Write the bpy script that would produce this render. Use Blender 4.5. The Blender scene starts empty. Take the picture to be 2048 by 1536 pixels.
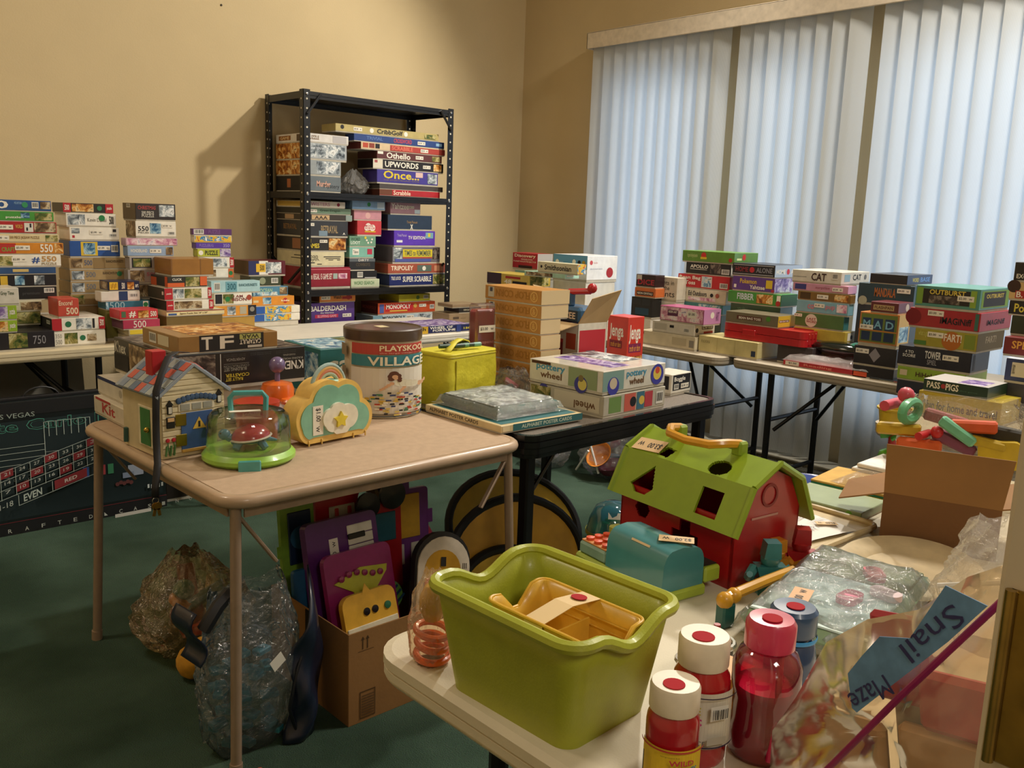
import bpy, math, random
from mathutils import Matrix, Vector, noise
random.seed(7)
SC = bpy.context.scene
COL = SC.collection
PI = math.pi
# ------------------------------------------------------------------ camera, light, exposure
CAM_H = 1.36
cam_data = bpy.data.cameras.new('camera'); cam_data.lens = 1797/2048*36; cam_data.sensor_width = 36; cam_data.clip_start = .02
cam = bpy.data.objects.new('camera', cam_data); COL.objects.link(cam)
_r, _u, _f = ((0.734601,-0.677587,0.035177),(0.097523,0.156752,0.982811),(0.671454,0.718544,-0.181231))
cam.matrix_world = Matrix(((_r[0],_u[0],-_f[0],0),(_r[1],_u[1],-_f[1],0),(_r[2],_u[2],-_f[2],CAM_H),(0,0,0,1)))
SC.camera = cam
SC.view_settings.view_transform = 'Standard'; SC.view_settings.look = 'None'
SC.view_settings.gamma = 1; SC.view_settings.use_curve_mapping = False
SC.view_settings.exposure = 0.32
world = bpy.data.worlds.new('world'); SC.world = world; world.use_nodes = True
world.node_tree.nodes['Background'].inputs[0].default_value = (.62,.78,1,1)
world.node_tree.nodes['Background'].inputs[1].default_value = 1.2
def area(name, loc, rot, sx, sy, power, color):
    l = bpy.data.lights.new(name, 'AREA'); l.shape = 'RECTANGLE'; l.size = sx; l.size_y = sy; l.energy = power; l.color = color
    o = bpy.data.objects.new(name, l); COL.objects.link(o); o.location = loc; o.rotation_euler = rot
    return o
area('daylight', (5.5,2.0,1.5), (0,PI/2,0), 3.0, 6.4, 125, (.74,.90,1.0))          # sky outside the window wall, aimed into the room
def spot(name, loc, aim, power, color, radius, cone, blend):
    l = bpy.data.lights.new(name, 'SPOT'); l.energy = power; l.color = color; l.shadow_soft_size = radius; l.spot_size = math.radians(cone); l.spot_blend = blend
    o = bpy.data.objects.new(name, l); COL.objects.link(o); o.location = loc
    o.rotation_euler = (Vector(aim)-Vector(loc)).to_track_quat('-Z','Y').to_euler()
    return o
spot('track_lamp_light', (4.25,2.62,3.55), (1.3,3.6,.6), 265, (1,.93,.81), .07, 118, .45)   # track lamp high beside the window wall
area('ceiling_lamp_light', (-.5,3.3,3.8), (0,0,0), .6, .6, 26, (1,.82,.60))                   # warm ceiling lamp out of view on the left
area('ceiling_lamp_light', (3.5,.7,3.75), (0,0,0), .6, .6, 85, (1,.92,.80))
area('fill_light', (.3,-1.0,2.5), (math.radians(35),0,0), .5, .5, 13, (1,.92,.80))  # small fill added behind the camera, no fixture there
# ------------------------------------------------------------------ materials
def lin(h):
    if not isinstance(h, str): return (*h[:3],1)
    c = [int(h[i:i+2],16)/255 for i in (0,2,4)]
    return (*[x/12.92 if x <= .04045 else ((x+.055)/1.055)**2.4 for x in c],1)
MATS = {}
def new_mat(name):
    m = bpy.data.materials.new(name); m.use_nodes = True
    return m, m.node_tree, m.node_tree.nodes['Principled BSDF']
def M(col, rough=.5, metal=0, vary=.10, scale=30, bump=0, bscale=200, coat=0, trans=0, alpha=1, emit=0):
    key = (col, rough, metal, vary, scale, bump, bscale, coat, trans, alpha, emit)
    if key in MATS: return MATS[key]
    m, nt, b = new_mat('paint_'+(col if isinstance(col,str) else 'x'))
    c = lin(col)
    tc = nt.nodes.new('ShaderNodeTexCoord')
    n = nt.nodes.new('ShaderNodeTexNoise'); n.inputs['Scale'].default_value = scale; n.inputs['Detail'].default_value = 3
    nt.links.new(tc.outputs['Object'], n.inputs['Vector'])
    r = nt.nodes.new('ShaderNodeValToRGB')
    r.color_ramp.elements[0].position = .3; r.color_ramp.elements[1].position = .7
    r.color_ramp.elements[0].color = tuple(x*(1-vary) for x in c[:3])+(1,)
    r.color_ramp.elements[1].color = tuple(min(1,x*(1+vary)) for x in c[:3])+(1,)
    nt.links.new(n.outputs['Fac'], r.inputs['Fac']); nt.links.new(r.outputs['Color'], b.inputs['Base Color'])
    b.inputs['Roughness'].default_value = rough; b.inputs['Metallic'].default_value = metal
    if coat: b.inputs['Coat Weight'].default_value = coat; b.inputs['Coat Roughness'].default_value = .12
    if trans: b.inputs['Transmission Weight'].default_value = trans; b.inputs['IOR'].default_value = 1.3
    if alpha < 1: b.inputs['Alpha'].default_value = alpha
    if bump:
        n2 = nt.nodes.new('ShaderNodeTexNoise'); n2.inputs['Scale'].default_value = bscale; n2.inputs['Detail'].default_value = 2
        nt.links.new(tc.outputs['Object'], n2.inputs['Vector'])
        bp = nt.nodes.new('ShaderNodeBump'); bp.inputs['Strength'].default_value = bump; bp.inputs['Distance'].default_value = .01
        nt.links.new(n2.outputs['Fac'], bp.inputs['Height']); nt.links.new(bp.outputs['Normal'], b.inputs['Normal'])
    MATS[key] = m
    return m
PAL = dict(land=['20301a','4d5f2c','8a7f45','c9bf8a','31472b'], sea=['16304e','3a6d94','9cc0cf','e3e6df','5c5a48'],
  dark=['0c0b0d','2b2527','574b45','8d8274','1b1a1e'], warm=['3a1d10','8a4a1d','c98a3a','ecd39a','5c2c1a'],
  multi=['c23c36','e0b93a','3b84b8','f0ead8','3f8d4d'], snow=['1c2024','5c656c','a9b2b6','f2f3f0','33302c'],
  brown=['2a2018','5b4732','8d7350','d0c0a0','3e4636'], purple=['241a3a','5d4288','9a86b4','d8d0dc','3a5a8a'], pinky=['7a3a58','c07a98','dfb8c4','efe6e4','8a7aa8'])
def PIC(p):
    if p in MATS: return MATS[p]
    m, nt, b = new_mat('print_'+p)
    tc = nt.nodes.new('ShaderNodeTexCoord'); n = nt.nodes.new('ShaderNodeTexNoise'); n.inputs['Scale'].default_value = 26; n.inputs['Detail'].default_value = 5; n.inputs['Distortion'].default_value = .8
    n.inputs['Roughness'].default_value = .65
    nt.links.new(tc.outputs['Object'], n.inputs['Vector'])
    r = nt.nodes.new('ShaderNodeValToRGB'); r.color_ramp.interpolation = 'CONSTANT' if p in ('multi',) else 'LINEAR'
    cs = PAL[p]; r.color_ramp.elements[0].position = .30; r.color_ramp.elements[1].position = .72
    r.color_ramp.elements[0].color = lin(cs[0]); r.color_ramp.elements[1].color = lin(cs[4])
    for pos, c in ((.42,cs[1]),(.52,cs[2]),(.62,cs[3])):
        e = r.color_ramp.elements.new(pos); e.color = lin(c)
    nt.links.new(n.outputs['Fac'], r.inputs['Fac']); nt.links.new(r.outputs['Color'], b.inputs['Base Color']); b.inputs['Roughness'].default_value = .35
    MATS[p] = m
    return m
def INK(c): return M(c, .62, 0, 0, 1)
def FILM(tint='ffffff', haze=.10, rough=.08, key='film', glossy=.5):
    """thin clear plastic film: mostly see-through, a little milky, glossy at grazing angles"""
    k = (key, tint, haze, rough, glossy)
    if k in MATS: return MATS[k]
    m = bpy.data.materials.new('clear_film'); m.use_nodes = True; nt = m.node_tree; nt.nodes.clear()
    out = nt.nodes.new('ShaderNodeOutputMaterial'); tr = nt.nodes.new('ShaderNodeBsdfTransparent'); tr.inputs[0].default_value = lin(tint)
    df = nt.nodes.new('ShaderNodeBsdfDiffuse'); df.inputs[0].default_value = lin(tint)
    tl = nt.nodes.new('ShaderNodeBsdfTranslucent'); tl.inputs[0].default_value = lin(tint)
    gl = nt.nodes.new('ShaderNodeBsdfGlossy'); gl.inputs['Roughness'].default_value = rough
    if key == 'film':
        tcn = nt.nodes.new('ShaderNodeTexCoord'); nz = nt.nodes.new('ShaderNodeTexNoise'); nz.inputs['Scale'].default_value = 34 if key == 'film' else 14; nz.inputs['Detail'].default_value = 4; nz.inputs['Distortion'].default_value = 1.5
        nt.links.new(tcn.outputs['Object'], nz.inputs['Vector'])
        bpn = nt.nodes.new('ShaderNodeBump'); bpn.inputs['Strength'].default_value = .9 if key == 'film' else .25; bpn.inputs['Distance'].default_value = .02
        nt.links.new(nz.outputs['Fac'], bpn.inputs['Height']); nt.links.new(bpn.outputs['Normal'], gl.inputs['Normal'])
    add = nt.nodes.new('ShaderNodeMixShader'); add.inputs[0].default_value = .5
    nt.links.new(df.outputs[0], add.inputs[1]); nt.links.new(tl.outputs[0], add.inputs[2])
    m1 = nt.nodes.new('ShaderNodeMixShader'); m1.inputs[0].default_value = haze
    nt.links.new(tr.outputs[0], m1.inputs[1]); nt.links.new(add.outputs[0], m1.inputs[2])
    fr = nt.nodes.new('ShaderNodeFresnel'); fr.inputs['IOR'].default_value = 1.3
    mul = nt.nodes.new('ShaderNodeMath'); mul.operation = 'MULTIPLY'; mul.inputs[1].default_value = glossy; mul.use_clamp = True
    ad = nt.nodes.new('ShaderNodeMath'); ad.operation = 'ADD'; ad.inputs[1].default_value = .10; ad.use_clamp = True
    nt.links.new(fr.outputs[0], mul.inputs[0]); nt.links.new(mul.outputs[0], ad.inputs[0])
    m2 = nt.nodes.new('ShaderNodeMixShader'); nt.links.new(ad.outputs[0], m2.inputs[0])
    nt.links.new(m1.outputs[0], m2.inputs[1]); nt.links.new(gl.outputs[0], m2.inputs[2]); nt.links.new(m2.outputs[0], out.inputs[0])
    MATS[k] = m
    return m
# ------------------------------------------------------------------ mesh building
class MB:
    def __init__(s): s.v = []; s.f = []; s.m = []; s.mats = []; s.sm = []
    def mi(s, mat):
        if mat is None: return 0
        if mat not in s.mats: s.mats.append(mat)
        return s.mats.index(mat)
    def add(s, vs, fs, mat=None, smooth=False, T=None):
        o = len(s.v); i = s.mi(mat)
        s.v += [tuple(T @ Vector(v)) if T else tuple(v) for v in vs]
        for f in fs: s.f.append(tuple(o+k for k in f)); s.m.append(i); s.sm.append(smooth)
        return s
    def box(s, x0,y0,z0,x1,y1,z1, c=0, mat=None, T=None):
        if c <= 0:
            vs = [(x,y,z) for z in (z0,z1) for y in (y0,y1) for x in (x0,x1)]
            return s.add(vs, [(0,2,3,1),(4,5,7,6),(0,1,5,4),(2,6,7,3),(0,4,6,2),(1,3,7,5)], mat, False, T)
        c = min(c, (x1-x0)*.45, (y1-y0)*.45, (z1-z0)*.45)
        vs = []; idx = {}
        lo = (x0,y0,z0); hi = (x1,y1,z1)
        for sx in (0,1):
            for sy in (0,1):
                for sz in (0,1):
                    sg = (sx,sy,sz)
                    for a in range(3):
                        p = [(hi[k]-c if sg[k] else lo[k]+c) for k in range(3)]
                        p[a] = hi[a] if sg[a] else lo[a]
                        idx[(sx,sy,sz,a)] = len(vs); vs.append(p)
        fs = []
        for a in range(3):
            b, d = (a+1)%3, (a+2)%3
            for sa in (0,1):
                q = []
                for (sb,sd) in ((0,0),(1,0),(1,1),(0,1)):
                    g = [0,0,0]; g[a]=sa; g[b]=sb; g[d]=sd; q.append(idx[(*g,a)])
                fs.append(tuple(q if sa else q[::-1]))
        for a in range(3):                       # edge chamfers run along axis a
            b, d = (a+1)%3, (a+2)%3
            for sb in (0,1):
                for sd in (0,1):
                    g0=[0,0,0]; g1=[0,0,0]; g0[a]=0; g1[a]=1; g0[b]=g1[b]=sb; g0[d]=g1[d]=sd
                    q = (idx[(*g0,b)], idx[(*g1,b)], idx[(*g1,d)], idx[(*g0,d)])
                    fs.append(q if (sb ^ sd) else q[::-1])
        for sx in (0,1):
            for sy in (0,1):
                for sz in (0,1):
                    q = tuple(idx[(sx,sy,sz,a)] for a in range(3)); fs.append(q if (sx+sy+sz)%2 else q[::-1])
        return s.add(vs, fs, mat, False, T)
    def prism(s, poly, h0, h1, mat=None, T=None, smooth=False):
        """polygon in local x,y extruded along z"""
        n = len(poly); vs = [(x,y,h0) for x,y in poly]+[(x,y,h1) for x,y in poly]
        fs = [tuple(range(n))[::-1], tuple(range(n,2*n))]
        s.add(vs, fs, mat, False, T)
        return s.add(vs, [(i,(i+1)%n,n+(i+1)%n,n+i) for i in range(n)], mat, smooth, T)
    def tube(s, pts, r, n=8, closed=False, mat=None, cap=True, T=None, smooth=True):
        pts = [Vector(p) for p in pts]; rs = r if isinstance(r,(list,tuple)) else [r]*len(pts)
        vs = []; N = len(pts); up = None
        for i,p in enumerate(pts):
            t = (pts[(i+1)%N]-pts[i-1]) if closed else (pts[min(i+1,N-1)]-pts[max(i-1,0)])
            t.normalize()
            if up is None: up = Vector((0,0,1)) if abs(t.z) < .9 else Vector((1,0,0))
            a = t.cross(up)
            if a.length < 1e-4: a = t.cross(Vector((1,.3,0)))
            a.normalize(); b = a.cross(t).normalized(); up = b
            for k in range(n):
                w = 2*PI*k/n; vs.append(p+a*(math.cos(w)*rs[i])+b*(math.sin(w)*rs[i]))
        fs = []
        for i in range(N if closed else N-1):
            j = (i+1)%N
            for k in range(n): fs.append((i*n+k, i*n+(k+1)%n, j*n+(k+1)%n, j*n+k))
        if cap and not closed: fs += [tuple(range(n))[::-1], tuple((N-1)*n+k for k in range(n))]
        return s.add(vs, fs, mat, smooth, T)
    def lathe(s, prof, n=28, mat=None, T=None, smooth=True, arc=None):
        vs = []; fs = []; a0, a1 = arc or (0,2*PI); full = arc is None; m = n if full else n+1
        for r,z in prof:
            for k in range(m):
                w = a0+(a1-a0)*k/n; vs.append((r*math.cos(w), r*math.sin(w), z))
        for i in range(len(prof)-1):
            for k in range(n):
                k2 = (k+1)%m if full else k+1
                fs.append((i*m+k, i*m+k2, (i+1)*m+k2, (i+1)*m+k))
        return s.add(vs, fs, mat, smooth, T)
    def ball(s, c, rx, ry=None, rz=None, n=14, mat=None, T=None):
        ry = ry or rx; rz = rz or rx; vs = []; fs = []; m = n//2
        for i in range(m+1):
            th = PI*i/m
            for k in range(n):
                w = 2*PI*k/n; vs.append((c[0]+rx*math.sin(th)*math.cos(w), c[1]+ry*math.sin(th)*math.sin(w), c[2]+rz*math.cos(th)))
        for i in range(m):
            for k in range(n): fs.append((i*n+k, (i+1)*n+k, (i+1)*n+(k+1)%n, i*n+(k+1)%n))
        return s.add(vs, fs, mat, True, T)
    def build(s, name, mat=None, parent=None):
        me = bpy.data.meshes.new(name); me.from_pydata(s.v, [], s.f)
        mats = s.mats or [mat]
        for x in mats: me.materials.append(x)
        me.polygons.foreach_set('material_index', s.m); me.polygons.foreach_set('use_smooth', s.sm)
        me.update()
        if any(s.sm): me.set_sharp_from_angle(angle=math.radians(38))
        o = bpy.data.objects.new(name, me); COL.objects.link(o)
        if parent: o.parent = parent
        return o
def Rz(a): return Matrix.Rotation(a,4,'Z')
def Rx(a): return Matrix.Rotation(a,4,'X')
def Ry(a): return Matrix.Rotation(a,4,'Y')
def Tr(x,y,z): return Matrix.Translation((x,y,z))
def thing(name, label, cat, loc=(0,0,0), rz=0, group=None):
    o = bpy.data.objects.new(name, None); COL.objects.link(o); o.location = loc; o.rotation_euler = (0,0,rz)
    o['label'] = label; o['category'] = cat
    if group: o['group'] = group
    o.empty_display_size = .05
    return o
def tag(o, label, cat, group=None):
    o['label'] = label; o['category'] = cat
    if group: o['group'] = group
    return o
def struct(o, label=None):
    o['kind'] = 'structure'
    if label: o['label'] = label; o['category'] = o.name.split('_')[0]
    return o
def rrect(w, d, r, n=5, cx=0, cy=0):
    pts = []
    for (sx,sy,a0) in ((1,1,0),(-1,1,90),(-1,-1,180),(1,-1,270)):
        for k in range(n+1):
            a = math.radians(a0+90*k/n); pts.append((cx+sx*(w/2-r)+r*math.cos(a), cy+sy*(d/2-r)+r*math.sin(a)))
    return pts
# ------------------------------------------------------------------ flat print: lettering, pictures, stickers
TXT = {}
def text_mesh(s, bold=1):
    k = (s,bold)
    if k in TXT: return TXT[k]
    cu = bpy.data.curves.new('lettering','FONT'); cu.body = s; cu.resolution_u = 2; cu.size = 1; cu.fill_mode = 'FRONT' if hasattr(cu,'fill_mode') else cu.fill_mode
    cu.offset = .022*bold
    ob = bpy.data.objects.new('lettering',cu); me = bpy.data.meshes.new_from_object(ob)
    vs = [v.co[:2] for v in me.vertices]; fs = [tuple(p.vertices) for p in me.polygons]
    bpy.data.objects.remove(ob); bpy.data.meshes.remove(me); bpy.data.curves.remove(cu)
    if not vs: vs=[(0,0),(1,0),(0,1)]; fs=[(0,1,2)]
    x0=min(v[0] for v in vs); x1=max(v[0] for v in vs); y0=min(v[1] for v in vs); y1=max(v[1] for v in vs)
    vs = [((x-x0)/(x1-x0),(y-y0)/(y1-y0)) for x,y in vs]
    TXT[k] = (vs,fs); return TXT[k]
PAPER = 'e6dfcf'
def face_T(kind, wx, wy, h):
    """frame of a face: u right, v up, n out (local box frame: origin at near bottom corner)"""
    if kind == 'b': return Matrix(((1,0,0,0),(0,0,-1,0),(0,1,0,0),(0,0,0,1))), wx, h           # faces -Y
    if kind == 'a': return Matrix(((0,0,-1,0),(-1,0,0,wy),(0,1,0,0),(0,0,0,1))), wy, h          # faces -X
    if kind == 't': return Matrix(((1,0,0,0),(0,1,0,0),(0,0,1,h),(0,0,0,1))), wx, wy           # top, read from -Y
def draw(art, T, W, H, parent, pr, eps=.0005, stickers=True):
    """puts a list of flat print onto the face T of size W x H; pr collects print, stickers become parts"""
    for i, a in enumerate(art):
        e = eps*(1+.35*i)
        k = a[0]
        if k in 'rp':
            u0,v0,u1,v1 = a[2:6]; mat = INK(a[1]) if k == 'r' else PIC(a[1])
            pr.add([(u0*W,v0*H,e),(u1*W,v0*H,e),(u1*W,v1*H,e),(u0*W,v1*H,e)], [(0,1,2,3)], mat, False, T)
        elif k in 'tu':
            _,s,c,u0,v0,u1,v1,bold = a; vs,fs = text_mesh(s,bold)
            if k == 'u': vs = [(1-x,1-y) for x,y in vs]
            pr.add([((u0+x*(u1-u0))*W,(v0+y*(v1-v0))*H,e) for x,y in vs], fs, INK(c), False, T)
        elif k in 'do':
            _,c,u,v,r = a; n = 18; cx,cy = u*W,v*H
            ring = [(cx+r*math.cos(2*PI*j/n), cy+r*math.sin(2*PI*j/n), e) for j in range(n)]
            if k == 'd': pr.add(ring,[tuple(range(n))],INK(c),False,T)
            else:
                r2=r*.75; ring2=[(cx+r2*math.cos(2*PI*j/n), cy+r2*math.sin(2*PI*j/n), e) for j in range(n)]
                pr.add(ring+ring2,[(j,(j+1)%n,n+(j+1)%n,n+j) for j in range(n)],INK(c),False,T)
                vs,fs=text_mesh('&',1); pr.add([(cx+(x-.5)*r*.9,cy+(y-.5)*r*1.1,e) for x,y in vs],fs,INK(c),False,T)
        elif k == 'q':
            _,c,u,v,r = a; cx,cy=u*W,v*H
            pr.add([(cx-r*.9,cy,e),(cx,cy-r*1.1,e),(cx+r*.9,cy,e),(cx,cy+r*1.1,e)],[(0,1,2,3)],INK(c),False,T)
        elif k == 'b':
            u0,v0,u1,v1 = a[1:5]
            pr.add([(u0*W,v0*H,e),(u1*W,v0*H,e),(u1*W,v1*H,e),(u0*W,v1*H,e)],[(0,1,2,3)],INK('d9d6cc'),False,T)
            n=9
            for j in range(n):
                a0=u0+(u1-u0)*(.08+.84*j/n); a1=a0+(u1-u0)*(.03+.04*((j*7)%3)/2); w0=v0+(v1-v0)*.2; w1=v0+(v1-v0)*.88
                pr.add([(a0*W,w0*H,e*1.3),(a1*W,w0*H,e*1.3),(a1*W,w1*H,e*1.3),(a0*W,w1*H,e*1.3)],[(0,1,2,3)],INK('3a3a3a'),False,T)
        elif k == 's':
            _,s,u,v,w = a; sticker(s,u*W,v*H,w,parent,T,e+.0006)
def sticker(s,cx,cy,w,parent,T,e=.0012,col=PAPER,ang=0,hh=.34):
    st = MB(); h = w*hh; A = T @ Tr(cx,cy,e) @ Rz(ang)
    st.box(-w/2,-h/2,-.0004,w/2,h/2,.0002,0,INK(col),A)
    vs,fs = text_mesh(s,.8); st.add([((-.42+x*.46)*w,(-.25+y*.5)*h,.0005) for x,y in vs],fs,INK('2b2a2a'),False,A)
    vs,fs = text_mesh('W',1); st.add([((.2+x*.2)*w,(-.2+y*.34)*h,.0005) for x,y in vs],fs,INK('2b2a2a'),False,A)
    return st.build('price_sticker',None,parent)
def game_box(name,label,group,X,Y,z,wx,wy,h,col,art,fill=0,rz=0,cat=None,coat=.25,lid=None):
    t = thing(name,label,cat or name.replace('_',' '),(X,Y,z),rz,group)
    lh = max(.004,h*.1)
    g = .0015
    b = MB().box(g,g,0,wx-g,wy-g,lh+.002,.0008).build('tray',M('b9b2a2',.7),t)
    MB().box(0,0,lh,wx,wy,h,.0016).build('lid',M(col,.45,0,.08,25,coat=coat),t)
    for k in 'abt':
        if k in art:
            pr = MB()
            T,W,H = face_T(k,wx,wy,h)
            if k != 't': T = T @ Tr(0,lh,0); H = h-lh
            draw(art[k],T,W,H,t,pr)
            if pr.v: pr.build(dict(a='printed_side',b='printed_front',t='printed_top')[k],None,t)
    return t
S1Z,S2Z=1.4646,.9196
K_='14131a'
G0='puzzles on the back wall tables'; G1='games on the metal shelf'; G2='games on the window tables'
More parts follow.
